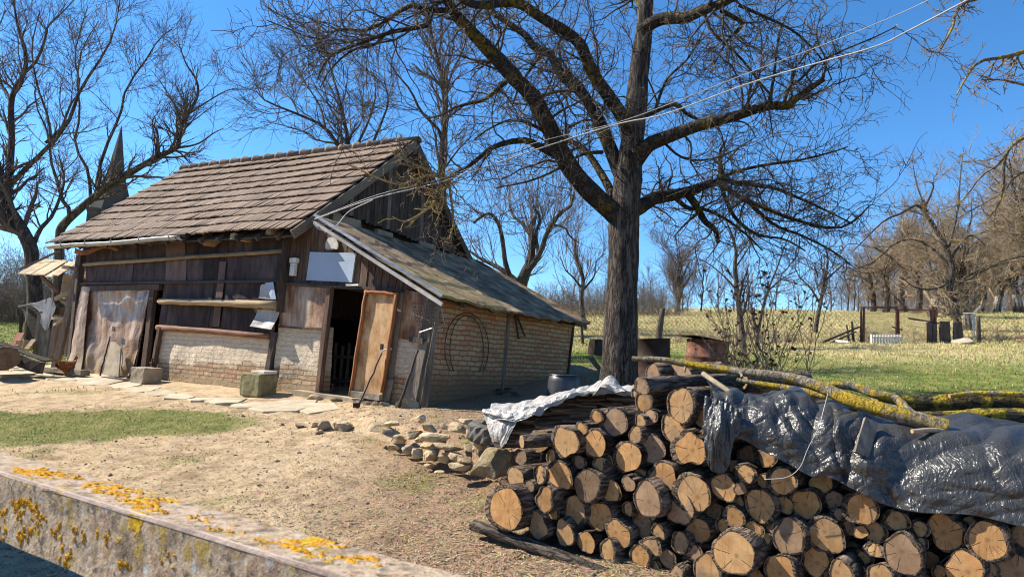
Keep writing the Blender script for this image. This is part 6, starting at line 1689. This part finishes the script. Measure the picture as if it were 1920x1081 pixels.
def cushion(c, rx, ry, h, nrm, t1):
    t2 = np.cross(nrm, t1); m = 7; g0 = len(lv.v)
    pts = []
    for i in range(m + 1):
        for j in range(14):
            a = 2 * math.pi * j / 14; rr = (i / m) * (1 + .35 * math.sin(3 * a + c[0] * 90) + random.uniform(-.22, .22)); hh = h * (1 - (i / m) ** 2) * random.uniform(.2, 1.7) - .002 * (i == m)
            pts.append(c + t1 * (rr * rx * math.cos(a)) + t2 * (rr * ry * math.sin(a)) + nrm * hh)
    lv.add(pts, [(i * 14 + j, i * 14 + (j + 1) % 14, (i + 1) * 14 + (j + 1) % 14, (i + 1) * 14 + j) for i in range(m) for j in range(14)])


Lr = np.linalg.norm(A1 - A0)
for t, s, w in [(.0, .35, .035), (.015, .6, .035), (.02, .3, .03), (.06, .55, .035), (.045, .3, .03), (.08, .65, .025), (.10, .25, .025), (.12, .7, .02), (.25, .55, .03), (.29, .7, .035), (.33, .5, .03), (.36, .75, .022), (.40, .35, .018), (.46, .4, .024), (.50, .25, .022), (.44, .7, .016), (.60, .5, .014), (.70, .3, .012), (.84, .5, .03), (.87, .8, .022), (.80, .3, .018), (.92, .4, .02), (.97, .6, .025)]:
    for _ in range(9):
        cushion(-dA * (Lr * t + random.uniform(-.035, .035)) + nB * (wid * min(.9, max(.08, s + random.uniform(-.15, .15)))), random.uniform(.35, 1) * w * .6, random.uniform(.3, .7) * w * .45, random.uniform(.0012, .003), np.array([0, 0, 1.0]), dA)
for t, s, w in [(.0, .15, .02), (.04, .6, .016), (.09, .4, .02), (.11, .5, .016), (.13, .3, .02), (.17, .35, .022), (.18, .6, .016), (.04, .9, .02), (.12, .85, .02), (.15, .75, .014), (.26, .55, .014), (.30, .85, .016), (.34, .5, .012), (.42, .4, .012), (.5, .7, .012), (.20, .45, .014), (.62, .4, .01), (.55, .85, .014)]:
    for _ in range(7): cushion(-dA * (Lr * t + random.uniform(-.02, .02)) + np.array([0, 0, -hgt * min(.96, max(.1, s + random.uniform(-.1, .1)))]), random.uniform(.35, 1) * w * .5, random.uniform(.35, 1) * w * .6, random.uniform(.001, .0025), -nB, dA)
nl = NT('orange_lichen'); vv = nl.coord((1, 1, 1), off=False); nf = nl.noise(vv, 160, 5, .7)
nl.fin(nl.ramp(nf, [(.3, (.24, .10, .008)), (.5, (.52, .25, .012)), (.7, (.62, .37, .03)), (.8, (.45, .40, .25))]), .95, nf, 1, .003); lv.build('lichen', nl.m, RL0, smooth=True)['kind'] = 'stuff'

# the house is unseen, added to cast shadow over the corner of the yard
hs_ = thing('shadow_house', 'plain rendered house added out of view left of the yard to cast its shadow', 'shadow_house', (0, 0, 0)); e0, e1 = np.array([-13.6, 11.2]), np.array([-5.3, 4.55]); dirh = (e1 - e0) / np.linalg.norm(e1 - e0); nh = np.array([dirh[1], -dirh[0]]); nh = nh if nh[0] < 0 else -nh
mb = MB(); f0 = [np.array([*p, -.3]) for p in (e0, e1, e1 + nh * 7, e0 + nh * 7)]; f1 = [np.array([*p, 4.4]) for p in (e0, e1, e1 + nh * 7, e0 + nh * 7)]; mb.add(f0 + f1, [(0, 1, 5, 4), (1, 2, 6, 5), (2, 3, 7, 6), (3, 0, 4, 7)]); mb.build('wall', M['concrete'], hs_)
mb = MB(); m0, m1 = (f1[0] + f1[3]) / 2 + (0, 0, 1.2), (f1[1] + f1[2]) / 2 + (0, 0, 1.2); mb.add([f1[0], f1[1], m1, m0, f1[2], f1[3]], [(0, 1, 2, 3), (3, 2, 4, 5), (0, 3, 5), (1, 4, 2)]); mb.build('roof', M['red_tile'], hs_)
# ------------------------------------------------------------------ the hen
p = G(122, 707); hen = thing('hen', 'brown hen standing on the flagstones in front of the barn corner', 'hen', p); hen.rotation_euler = (0, 0, R(70))
hs1 = px2m(40, p[1]) / .40; hen.scale = (hs1, hs1, hs1)


def loft(secs, k=18):
    vs, fs = [], []
    for (x, z, ry, rz, sl) in secs:
        for i in range(k):
            a = 2 * math.pi * i / k; vs.append((x + sl * math.sin(a) * rz, ry * math.cos(a), z + rz * math.sin(a)))
    for j in range(len(secs) - 1):
        for i in range(k): fs.append((j * k + i, j * k + (i + 1) % k, (j + 1) * k + (i + 1) % k, (j + 1) * k + i))
    fs.append(tuple(range(k))); fs.append(tuple((len(secs) - 1) * k + i for i in reversed(range(k)))); return vs, fs


vs, fs = loft([(-.17, .27, .02, .03, 0), (-.13, .235, .065, .075, -.3), (-.07, .205, .10, .105, -.2), (.0, .19, .115, .115, 0), (.07, .195, .105, .11, .1), (.12, .23, .075, .085, .5), (.145, .28, .05, .055, .7), (.155, .325, .037, .036, .5), (.165, .355, .034, .033, .1), (.185, .362, .026, .026, 0), (.205, .358, .012, .012, 0)])
bd = newmesh('body', vs, fs, M['feather'], hen, True); ss = bd.modifiers.new('sub', 'SUBSURF'); ss.levels = ss.render_levels = 2
mb = MB()
for i in range(9):
    a = (i - 4) * .17; mb.add([(-.13, a * .12, .25), (-.13, a * .12 + .02, .26), (-.25 - .02 * math.cos(a * 3), a * .22 + .02, .36 + .04 * math.cos(a * 2)), (-.26 - .02 * math.cos(a * 3), a * .22 - .02, .33 + .04 * math.cos(a * 2))], [(0, 1, 2, 3), (3, 2, 1, 0)])
o = mb.build('tail', M['feather_pale'], hen); o.modifiers.new('thick', 'SOLIDIFY').thickness = .006
for sy in (-1, 1):
    vs, fs = loft([(-.14, .22, .008, .03, 0), (-.07, .215, .02, .065, 0), (.02, .21, .022, .075, 0), (.08, .215, .012, .045, 0)], 12); vs = [(x, y + sy * .105, z) for x, y, z in vs]; newmesh('wing', vs, fs, M['feather'], hen, True)
    mb = MB(); mb.tube([(.0, sy * .045, .11), (.015, sy * .045, .05), (.0, sy * .045, .0)], [.022, .009, .008], 7)
    for dy in (-.03, 0, .03): mb.tube([(.0, sy * .045, .006), (.055, sy * .045 + dy, .004)], [.007, .004], 5)
    mb.tube([(.0, sy * .045, .006), (-.03, sy * .045, .004)], [.006, .003], 5); mb.build('leg', M['beak'], hen, True)
    mb = MB(); mb.tube([(.185, sy * .024, .368), (.186, sy * .0275, .368)], [.005, .004], 8); mb.build('eye', M['black_plastic'], hen)
mb = MB(); mb.tube([(.203, 0, .358), (.235, 0, .348)], [.009, .001], 6); mb.build('beak', M['beak'], hen)
mb = MB(); c = [(.15, .0, .385), (.16, 0, .405), (.168, 0, .39), (.178, 0, .408), (.187, 0, .392), (.197, 0, .398), (.2, 0, .375), (.16, 0, .375)]; mb.add([(x, -.004, z) for x, y, z in c] + [(x, .004, z) for x, y, z in c], [tuple(range(8)), tuple(reversed(range(8, 16)))] + [(i, i + 8, (i + 1) % 8 + 8, (i + 1) % 8) for i in range(8)]); mb.build('comb', M['comb'], hen)

# ------------------------------------------------------------------ hen shelter at the left end of the barn
SHV = .9


def sp_(px, py, v=SHV): return frombarn(BW(px, py, v))


sh0 = sp_(100, 690); shl = thing('hen_shelter', 'ramshackle plank roofed hen shelter leaning on the left end of the barn', 'shelter', sh0)


def sbeam(name, a, b, w, h, mat, va=SHV, vb=None, seg=4, j=.008, parent=shl, up=(0, 0, 1)):
    mb = MB(); mb.beam(sp_(*a, va) - sh0, sp_(*b, SHV if vb is None and va == SHV else (va if vb is None else vb)) - sh0, w, h, up, j, seg); return mb.build(name, M[mat], parent)


M['board_pale'] = simple('board_pale', [(.25, .18, .10), (.48, .36, .22), (.55, .44, .30)], 6, (.8, 6, 6), vary=.35)
for i in range(6):
    t = i / 6; a, b = (33 + 78 * t, 513 + 4 * t), (82 + 70 * t, 486 + 4 * t)
    a2, b2 = (33 + 78 * (t + .155), 513 + 4 * (t + .155)), (82 + 70 * (t + .155), 486 + 4 * (t + .155)); z = .03 * (i % 2) + random.uniform(-.02, .02)
    q = [sp_(*a, -.35), sp_(*a2, -.35), sp_(*b2, 1.3), sp_(*b, 1.3)]; q = [x - sh0 + np.array([0, 0, z]) for x in q]; mb = MB(); mb.sheet([[q[0], q[1]], [q[3], q[2]]], .025, (0, 0, 1)); mb.build('roof_plank', M['board_pale'], shl)
sbeam('roof_pole', (36, 505), (112, 470), .06, .06, 'wood_grey_z', .4, 1.2); sbeam('cross_board', (118, 500), (146, 505), .05, .09, 'wood_red_x', -.2)
sbeam('corner_post', (103, 690), (147, 515), .14, .14, 'wood_grey_z', .0, .0, up=(0, 1, 0)); sbeam('corner_post', (146, 530), (152, 478), .16, .14, 'wood_grey_z', -.05, -.05, up=(0, 1, 0))
sbeam('strut', (78, 517), (108, 546), .06, .08, 'wood_brown_z', .2); sbeam('brace', (104, 560), (140, 543), .05, .12, 'wood_tan_x', .1); sbeam('brace', (112, 560), (132, 575), .05, .08, 'wood_grey_x', .2)
for i in range(9):
    x = 66 + i * 5.4; sbeam('picket', (x - 2, 664 + i * 1.5), (x + 8 + random.uniform(-1, 1), 585 - 10 * (i > 5) + random.uniform(-4, 4)), .10, .025, 'wood_grey_z', .75, .75, up=(0, 1, 0))
sbeam('post', (95, 676), (108, 590), .12, .12, 'wood_grey_z', .3, .3, up=(0, 1, 0)); sbeam('post', (113, 665), (122, 600), .11, .11, 'wood_brown_z', .25, .25, up=(0, 1, 0)); sbeam('post', (38, 632), (42, 572), .07, .07, 'wood_dark_z', 1.6, 1.6, up=(0, 1, 0))
sbeam('rail', (36, 574), (92, 565), .05, .05, 'wood_dark_z', 1.6, .9); sbeam('ledge_board', (104, 596), (130, 599), .2, .08, 'board_pale', .2); sbeam('knotty_branch', (102, 609), (131, 588), .06, .06, 'stick_z', .1)
panel('plank_wall', [(118, 664), (150, 670), (152, 560), (128, 560)], 1.0, .03, 'brick_pale', 3, 4)
panel('plank_wall', [(112, 560), (150, 560), (152, 515), (118, 515)], 1.2, .03, 'wood_tan_x', 3, 4)
mb = MB()
for i in range(30):
    a = sp_(40 + i * 1.9, 575, 1.5) - sh0; b = sp_(40 + i * 1.9 + 22, 632, 1.5) - sh0; c = sp_(40 + i * 1.9 - 22, 632, 1.5) - sh0
    if 40 + i * 1.9 + 22 < 100: mb.tube([a, b], .004, 3)
    if 40 + i * 1.9 - 22 > 36: mb.tube([a, c], .004, 3)
mb.build('wire_netting', M['iron'], shl)
rag = drape('rag', [[sp_(48, 571, 1.2), sp_(70, 566, 1.0), sp_(92, 558, .65), sp_(97, 560, .6)], [sp_(64, 574, 1.1), sp_(80, 578, .8), sp_(94, 572, .58), sp_(104, 576, .55)], [sp_(78, 590, .7), sp_(84, 596, .6), sp_(95, 592, .52), (sp_(103, 584, .5))], [sp_(77, 606, .62), sp_(82, 616, .58), sp_(88, 620, .52), sp_(96, 598, .5)]], 'cloth', 40, 40, .05, 3, 71)
tag(rag, 'grey blue rag hanging over the fence of the hen shelter', 'rag')
for i in range(3):
    mb = MB(); a = sp_(24 + i * 4, 648, .4); b = sp_(35 + i * 4, 624, .6); mb.beam(a, b, .10, .03, (0, 1, 0)); tag(mb.build('roof_tile', M['red_tile']), ['leftmost leaning red roof tile left of the hen shelter', 'middle leaning red roof tile left of the hen shelter', 'rightmost leaning red roof tile left of the hen shelter'][i], 'roof tile')
k = 0
for r_ in range(3):
    for c_ in range(3):
        mb = MB(); q = sp_(36 + c_ * 7 + r_ * 2, 653 - r_ * 6, .5); mb.box(q, (.24, .12, .09), Matrix.Rotation(.3 * c_, 3, 'Z'), .006); o = mb.build('brick', M['brick_pale'], bevel=.006); tag(o, 'pale brick in the small heap left of the hen shelter', 'brick', 'bricks heaped by the hen shelter')
mb = MB(); mb.beam(sp_(50, 654, .2), sp_(64, 636, .4), .12, .03, (0, 1, 0)); tag(mb.build('leaning_board', M['board_pale']), 'pale board leaning on the brick heap left of the hen shelter', 'board')
# dark corrugated sheet propped on a log at the left edge
a, b = at(-25, 640, 16.0), at(84, 678, 15.6); dn = (b - a) / np.linalg.norm(b - a); bkv = np.array([.12, .3, .02]); g = []
for i in range(2, 60):
    t = i / 60; g.append([a + (b - a) * t + bkv * s * 1.0 + np.array([0, 0, .006 * math.sin(i * 1.3) - .05 * math.sin(math.pi * t) * s]) for s in (0, .5, 1)])
mb = MB(); mb.sheet(g, .02, (0, 0, -1)); tag(mb.build('corrugated_sheet', M['wood_dark_z']), 'dark sagging corrugated sheet propped on a log at the left edge', 'metal sheet')
mb = MB(); q = [at(-25, 656, 15.8), at(78, 690, 15.4)]; mb.beam(q[0], q[1], .1, .24, (0, 0, 1), .02, 6); tag(mb.build('dark_beam', M['wood_dark_z']), 'dark heavy beam under the corrugated sheet at the left edge', 'beam')
make_log(at(14, 672, 15.2), (-.75, .65, 0), .26, 1.0, 1.0, 'd', 'dark thick log lying under the corrugated sheet at the left edge', None, seed=2.2)

# ------------------------------------------------------------------ church far behind
d = 130; bse = at(185, 640, d); top = at(206, 232, d); ch = thing('church', 'grey church tower with a tall pointed spire far behind the left trees', 'church', (at(185, 600, d)[0], d, hz(at(185, 600, d)[0], d)))
c0 = np.array(ch.location); tw_ = px2m(74, d); zc = at(190, 400, d)[2] - c0[2]; zt = top[2] - c0[2]; mb = MB(); mb.box((.0, 0, zc / 2), (tw_, tw_, zc)); mb.box((0, 0, zc), (tw_ * 1.06, tw_ * 1.06, .5)); mb.build('tower', M['church_stone'], ch)
mb = MB(); n = 8; e = .5 * tw_; sx = top[0] - c0[0]
vs = [(e * 1.02 * math.cos(2 * math.pi * i / n + .39) * 1.05, e * 1.02 * math.sin(2 * math.pi * i / n + .39), zc + .3) for i in range(n)] + [(e * .45 * math.cos(2 * math.pi * i / n + .39), e * .45 * math.sin(2 * math.pi * i / n + .39), zc + (zt - zc) * .42) for i in range(n)] + [(0, 0, zt)]
mb.add(vs, [(i, (i + 1) % n, n + (i + 1) % n, n + i) for i in range(n)] + [(n + i, n + (i + 1) % n, 2 * n) for i in range(n)]); mb.build('spire', M['slate'], ch)
for dx in (-.18, .18):
    mb = MB(); mb.box((dx * tw_, -tw_ * .5 - .02, zc * .82), (tw_ * .14, .12, tw_ * .4)); mb.build('belfry_window', M['dark_void'], ch)
ch.rotation_euler = (0, 0, .5)

# ------------------------------------------------------------------ fence and wire gate along the meadow
FY = 25.0


def fp(px, py): return at(px, py, FY)


def fpost(name, label, a, b, r, mat='wood_dark_z', cat='fence post', k=8, jit=.08):
    p, q = fp(*a), fp(*b); p = p.copy(); p[2] = hz(p[0], p[1]) - .1; n = 6; mb = MB(); mb.tube([lerp(p, q, i / (n - 1)) + np.array([random.uniform(-.01, .01), 0, 0]) for i in range(n)], list(np.linspace(r * 1.1, r * .9, n)), k, True, jit); o = mb.build(name, M[mat], None, True); return tag(o, label, cat) if cat else o


fpost('fence_post', 'thick leaning wooden fence post just right of the big trunk', (1235, 630), (1242, 578), .11)
fpost('fence_post', 'slim steel fence post left of the wire gate', (1614, 660), (1615, 574), .045, 'rust_dark')
fpost('fence_post', 'dark wooden fence post right of the leaning orchard trunk', (1836, 655), (1834, 592), .07)
fpost('fence_post', 'short dark stake in the brambles left of the wire gate', (1594, 655), (1587, 608), .035)
fpost('fence_post', 'second short stake close beside the steel post of the wire gate', (1602, 655), (1597, 602), .045)
fpost('fence_post', 'thin post behind the lean-to roof at the start of the fence', (1093, 640), (1090, 590), .05)
gt = thing('wire_gate', 'rusty two leaf wire gate in the meadow fence', 'gate', (fp(1682, 660)[0], FY, hz(fp(1682, 660)[0], FY))); gb = np.array(gt.location)


def gtube(name, pts, r, mat='rust', parent=gt):
    mb = MB(); mb.tube([fp(*p) - gb for p in pts], r, 6); return mb.build(name, M[mat], parent)


def netting(name, x0, x1, y0, y1, st, parent=None, org=None, r=.006, mat='iron'):
    mb = MB(); org = np.zeros(3) if org is None else org; w, h = x1 - x0, y1 - y0
    for sgn in (1, -1):
        n = int((w + h) / st)
        for i in range(n + 1):
            c = i * st
            xa, xb = (max(0, c - h), min(w, c)) 
            if xb - xa < 1: continue
            ya, yb = c - xa, c - xb
            X = (lambda x: x0 + x) if sgn > 0 else (lambda x: x1 - x)
            mb.tube([fp(X(xa), y0 + ya) - org, fp(X(xb), y0 + yb) - org], r, 3, False)
    return mb.build(name, M[mat], parent)


lf = gtube('gate_leaf', [(1619, 659), (1620, 576), (1681, 577), (1680, 659), (1619, 659)], .045); netting('mesh', 1620, 1680, 578, 658, 5.2, lf, gb)
rf = gtube('gate_leaf', [(1686, 659), (1684, 580), (1745, 580), (1747, 658), (1686, 659)], .045); netting('mesh', 1686, 1746, 582, 658, 5.2, rf, gb)
gtube('gate_post', [(1750, 662), (1748, 574)], .06); gtube('gate_post', [(1755, 662), (1753, 580)], .05); gtube('top_rod', [(1620, 576), (1660, 574), (1700, 575)], .02); gtube('latch', [(1672, 612), (1692, 618)], .025, 'rust_dark'); gtube('support_rod', [(1668, 578), (1671, 548), (1690, 568)], .03, 'rust_dark')
nt = netting('wire_fence', 1066, 1613, 580, 650, 8.5, None, None, .005); tag(nt, 'rusty wire netting fence running along the meadow from the barn to the gate', 'fence')
nt = netting('wire_fence', 1760, 1990, 590, 660, 8.5, None, None, .0035); tag(nt, 'rusty wire netting fence to the right of the gate', 'fence')
mb = MB(); mb.beam(fp(1510, 655), fp(1612, 612), .06, .12, (0, 1, 0), .01, 5); tag(mb.build('fallen_board', M['wood_dark_z']), 'long dark board slanting up against the steel post left of the gate', 'board')
mb = MB(); mb.beam(fp(1530, 655), fp(1600, 622) + (0, -.2, 0), .05, .10, (0, 1, 0), .01, 5); tag(mb.build('fallen_board', M['wood_dark_z']), 'second dark board lying under the long slanting board left of the gate', 'board')
mb = MB(); mb.beam(fp(1698, 596) + (0, -.15, 0), fp(1755, 606) + (0, -.15, 0), .05, .06, (0, 1, 0), .02, 5); tag(mb.build('hanging_branch', M['wood_dark_z']), 'dark branch caught across the right leaf of the wire gate', 'branch')
for i, (px, w, h) in enumerate([(1735, 9, 38), (1744, 8, 36), (1760, 11, 40), (1770, 9, 39), (1783, 8, 37), (1791, 9, 38)]):
    p0 = fp(px, 658) + (0, -.25, 0); p0[2] = hz(p0[0], p0[1]) - .05; mb = MB(); mb.beam(p0, p0 + np.array([random.uniform(-.04, .04), 0, px2m(h, FY) + .05]), px2m(w, FY), .05, (0, 1, 0), .012, 3); tag(mb.build('paling', M['wood_dark_z']), f'blackened upright board, {ORD[i]} from the left in the stack by the right gate post', 'board', 'blackened boards by the gate post')
cr = thing('crate', 'white plastic bottle crate lying on its side before the left gate leaf', 'crate', (fp(1648, 655)[0], FY - .5, hz(fp(1648, 655)[0], FY - .5))); cr.rotation_euler = (0, R(-3), 0); W_, H_ = px2m(54, FY), px2m(18, FY); mb = MB()
for i in range(11): mb.box((-W_ / 2 + W_ * i / 10, 0, H_ / 2), (.03, .10, H_))
for j in range(4): mb.box((0, -.05, .015 + (H_ - .03) * j / 3), (W_, .02, .03))
mb.build('lattice', M['white'], cr)
for px, py, hw, hh, mt, lb in ((1790, 656, 18, 8, 'flag', 'large whitish rock lying right of the blackened boards'), (1567, 657, 9, 4, 'pale_rock', 'small pale rock at the end of the slanting boards'), (1905, 657, 16, 7, 'clay_pot', 'reddish mound at the foot of the fence by the right edge')):
    p = fp(px, py); q = np.array([p[0], FY - .6, hz(p[0], FY - .6)]); rock('rock', q + (0, 0, px2m(hh, FY) * .4), px2m(hw, FY), .3, px2m(hh, FY), .1, mt, lb, seed=px)
mb = MB(); t_ = [fp(1795, 588) + (0, -.3, 0), fp(1808, 589) + (0, -.5, 0), fp(1826, 576) + (0, -.3, 0)]; mb.tube(t_, .02, 5); q = fp(1812, 590) + (0, -.4, 0); mb.sheet([[q + np.array([-.07 + .05 * i / 5, .01 * math.sin(i), -i * .16]), q + np.array([.07 - .03 * i / 5, .03 * math.sin(i * 2), -i * .16])] for i in range(6)], .01, OUT); tag(mb.build('tied_rag', M['pale_sheet']), 'white rag tied round the leaning orchard trunk', 'rag')
# stump, leaning plank by the trunk, logs in the grass
p = at(1118, 652, 20); q = np.array([p[0], 20, hz(p[0], 20)]); o = thing('stump', 'small reddish tree stump in the grass left of the big trunk', 'stump', q); mb = MB(); mb.tube([(0, 0, -.05), (0, 0, .2), (0, 0, .42)], [.27, .22, .2], 14, True, .12); mb.build('bark', M['rust_dark'], o)
mb = MB(); mb.tube([(0, 0, .42), (0, 0, .425)], [.17, .17], 14); mb.build('cut_top', M['cut_d'], o)
mb = MB(); a = G(1134, 704); mb.beam(a, at(1107, 670, a[1]), .10, .03, (0, 1, 0), .004); tag(mb.build('leaning_board', M['wood_grey_z']), 'grey board leaning on the left side of the big trunk', 'board')
for px, py, r, L, ax, lb in ((1515, 708, .20, 2.2, (.96, .25, -.06), 'long dark mossy log lying in the grass beyond the pile'), (1655, 722, .17, .5, (.8, .55, 0), 'short dark log standing out of the grass beyond the lichened poles'), (1690, 728, .13, .5, (.9, .45, -.05), 'low dark log half hidden beyond the mossy trunk'), (1430, 700, .12, .8, (.9, .4, 0), 'dark log among the shrub stems beyond the pile'), (1868, 725, .06, .35, (.2, .3, .9), 'little grey stump post in the grass beyond the mossy trunk')):
    d = 9.2 if px < 1600 else 8.6; p = at(px, py, d); p[2] = hz(p[0], p[1]) + (r * .6 if px != 1868 else -.05); make_log(p, ax, r, L, 1, 'd', lb, None, seed=px * .01, barkm='old_log')
# shrub with dried seed heads
o = tree_obj('shrub', 'leafless shrub with dry brown seed heads standing beyond the rusty drums', 'shrub')
n = 46; bx = np.array([at(1412, 706, 10.5)[0], 10.5]); P = np.empty((n, 9, 3)); x = bx[0] + rng.normal(0, .30, n); y = bx[1] + rng.normal(0, .3, n); P[:, 0] = np.stack([x, y, height(x, y) - .03], 1)
tx = np.array([at(px, 600, 10.5)[0] for px in rng.uniform(1290, 1540, n)]); hh = rng.uniform(.9, 2.5, n); d_ = np.stack([(tx - x), rng.normal(0, .3, n), hh], 1); L_n = np.linalg.norm(d_, axis=1); dd = d_ / L_n[:, None]; dd0 = dd * [.5, 1, 1]; dd0 /= np.linalg.norm(dd0, axis=1, keepdims=True)
for j in range(1, 9):
    q = dd0 * (1 - j / 8) + dd * (j / 8) * 1.1 + rng.normal(size=(n, 3)) * .07; q /= np.linalg.norm(q, axis=1, keepdims=True); P[:, j] = P[:, j - 1] + q * (L_n / 8)[:, None]
Rr = np.repeat(np.linspace(.009, .004, 9)[None], n, 0); a, ra_ = grow(P, Rr, 4.2, (.12, .5), (20, 55), 6, (.55, .8), .6, .06, .14, .3, .0032); b, rb3 = grow(a, ra_, 4.0, (.05, .2), (25, 60), 4, (.7, .9), .8, .04, .2, .2, .003)
v, f = join([tubes(P, Rr, 5), tubes(a, ra_, 3), tubes(b, rb3, 3)]); newmesh('stems', v, f, M['twig_shrub'], o)
tips = np.concatenate([a[:, -1], b[rng.random(len(b)) < .22][:, -1]]); tips = tips[rng.random(len(tips)) < .42]; m = len(tips)
hv = (tips[:, None, :] + rng.normal(size=(m, 16, 3)) * .017).reshape(-1, 3); hf = (np.arange(m)[:, None, None] * 16 + np.array([[0, 1, 2, 3], [4, 5, 6, 7], [8, 9, 10, 11], [12, 13, 14, 15], [0, 5, 10, 15], [3, 6, 9, 12]])[None]).reshape(-1, 4)
so_ = newmesh('seed_heads', hv, hf, M['seedhead'], o); so_['kind'] = 'stuff'
# dark clumps of old stems at its foot
o = tree_obj('cut_stems', 'cluster of dark cut stems at the foot of the shrub', 'stems')
for i in range(7):
    px = 1395 + i * 14 + random.uniform(-4, 4); p = at(px, 700, 10.2 + random.uniform(-.3, .3)); p[2] = hz(p[0], p[1]) - .05; mb = MB(); mb.tube([p, p + np.array([random.uniform(-.06, .06), 0, random.uniform(.25, .45)])], [.05, .04], 7, True, .15); mb.build('stem', M['old_log'], o)
# litter of sticks under the end wall
for i in range(10):
    px, py = random.uniform(860, 1010), random.uniform(718, 745); p = G(px, py); mb = MB(); a_ = random.uniform(0, 3); mb.beam(p + (0, 0, .03), p + np.array([math.cos(a_) * .5, math.sin(a_) * .5, .06]), .08, .02, (0, 0, 1), .006); tag(mb.build('scrap_board', M['wood_dark_z']), 'dark scrap of board lying in the shade of the brick end wall', 'board', 'scraps of board below the end wall')
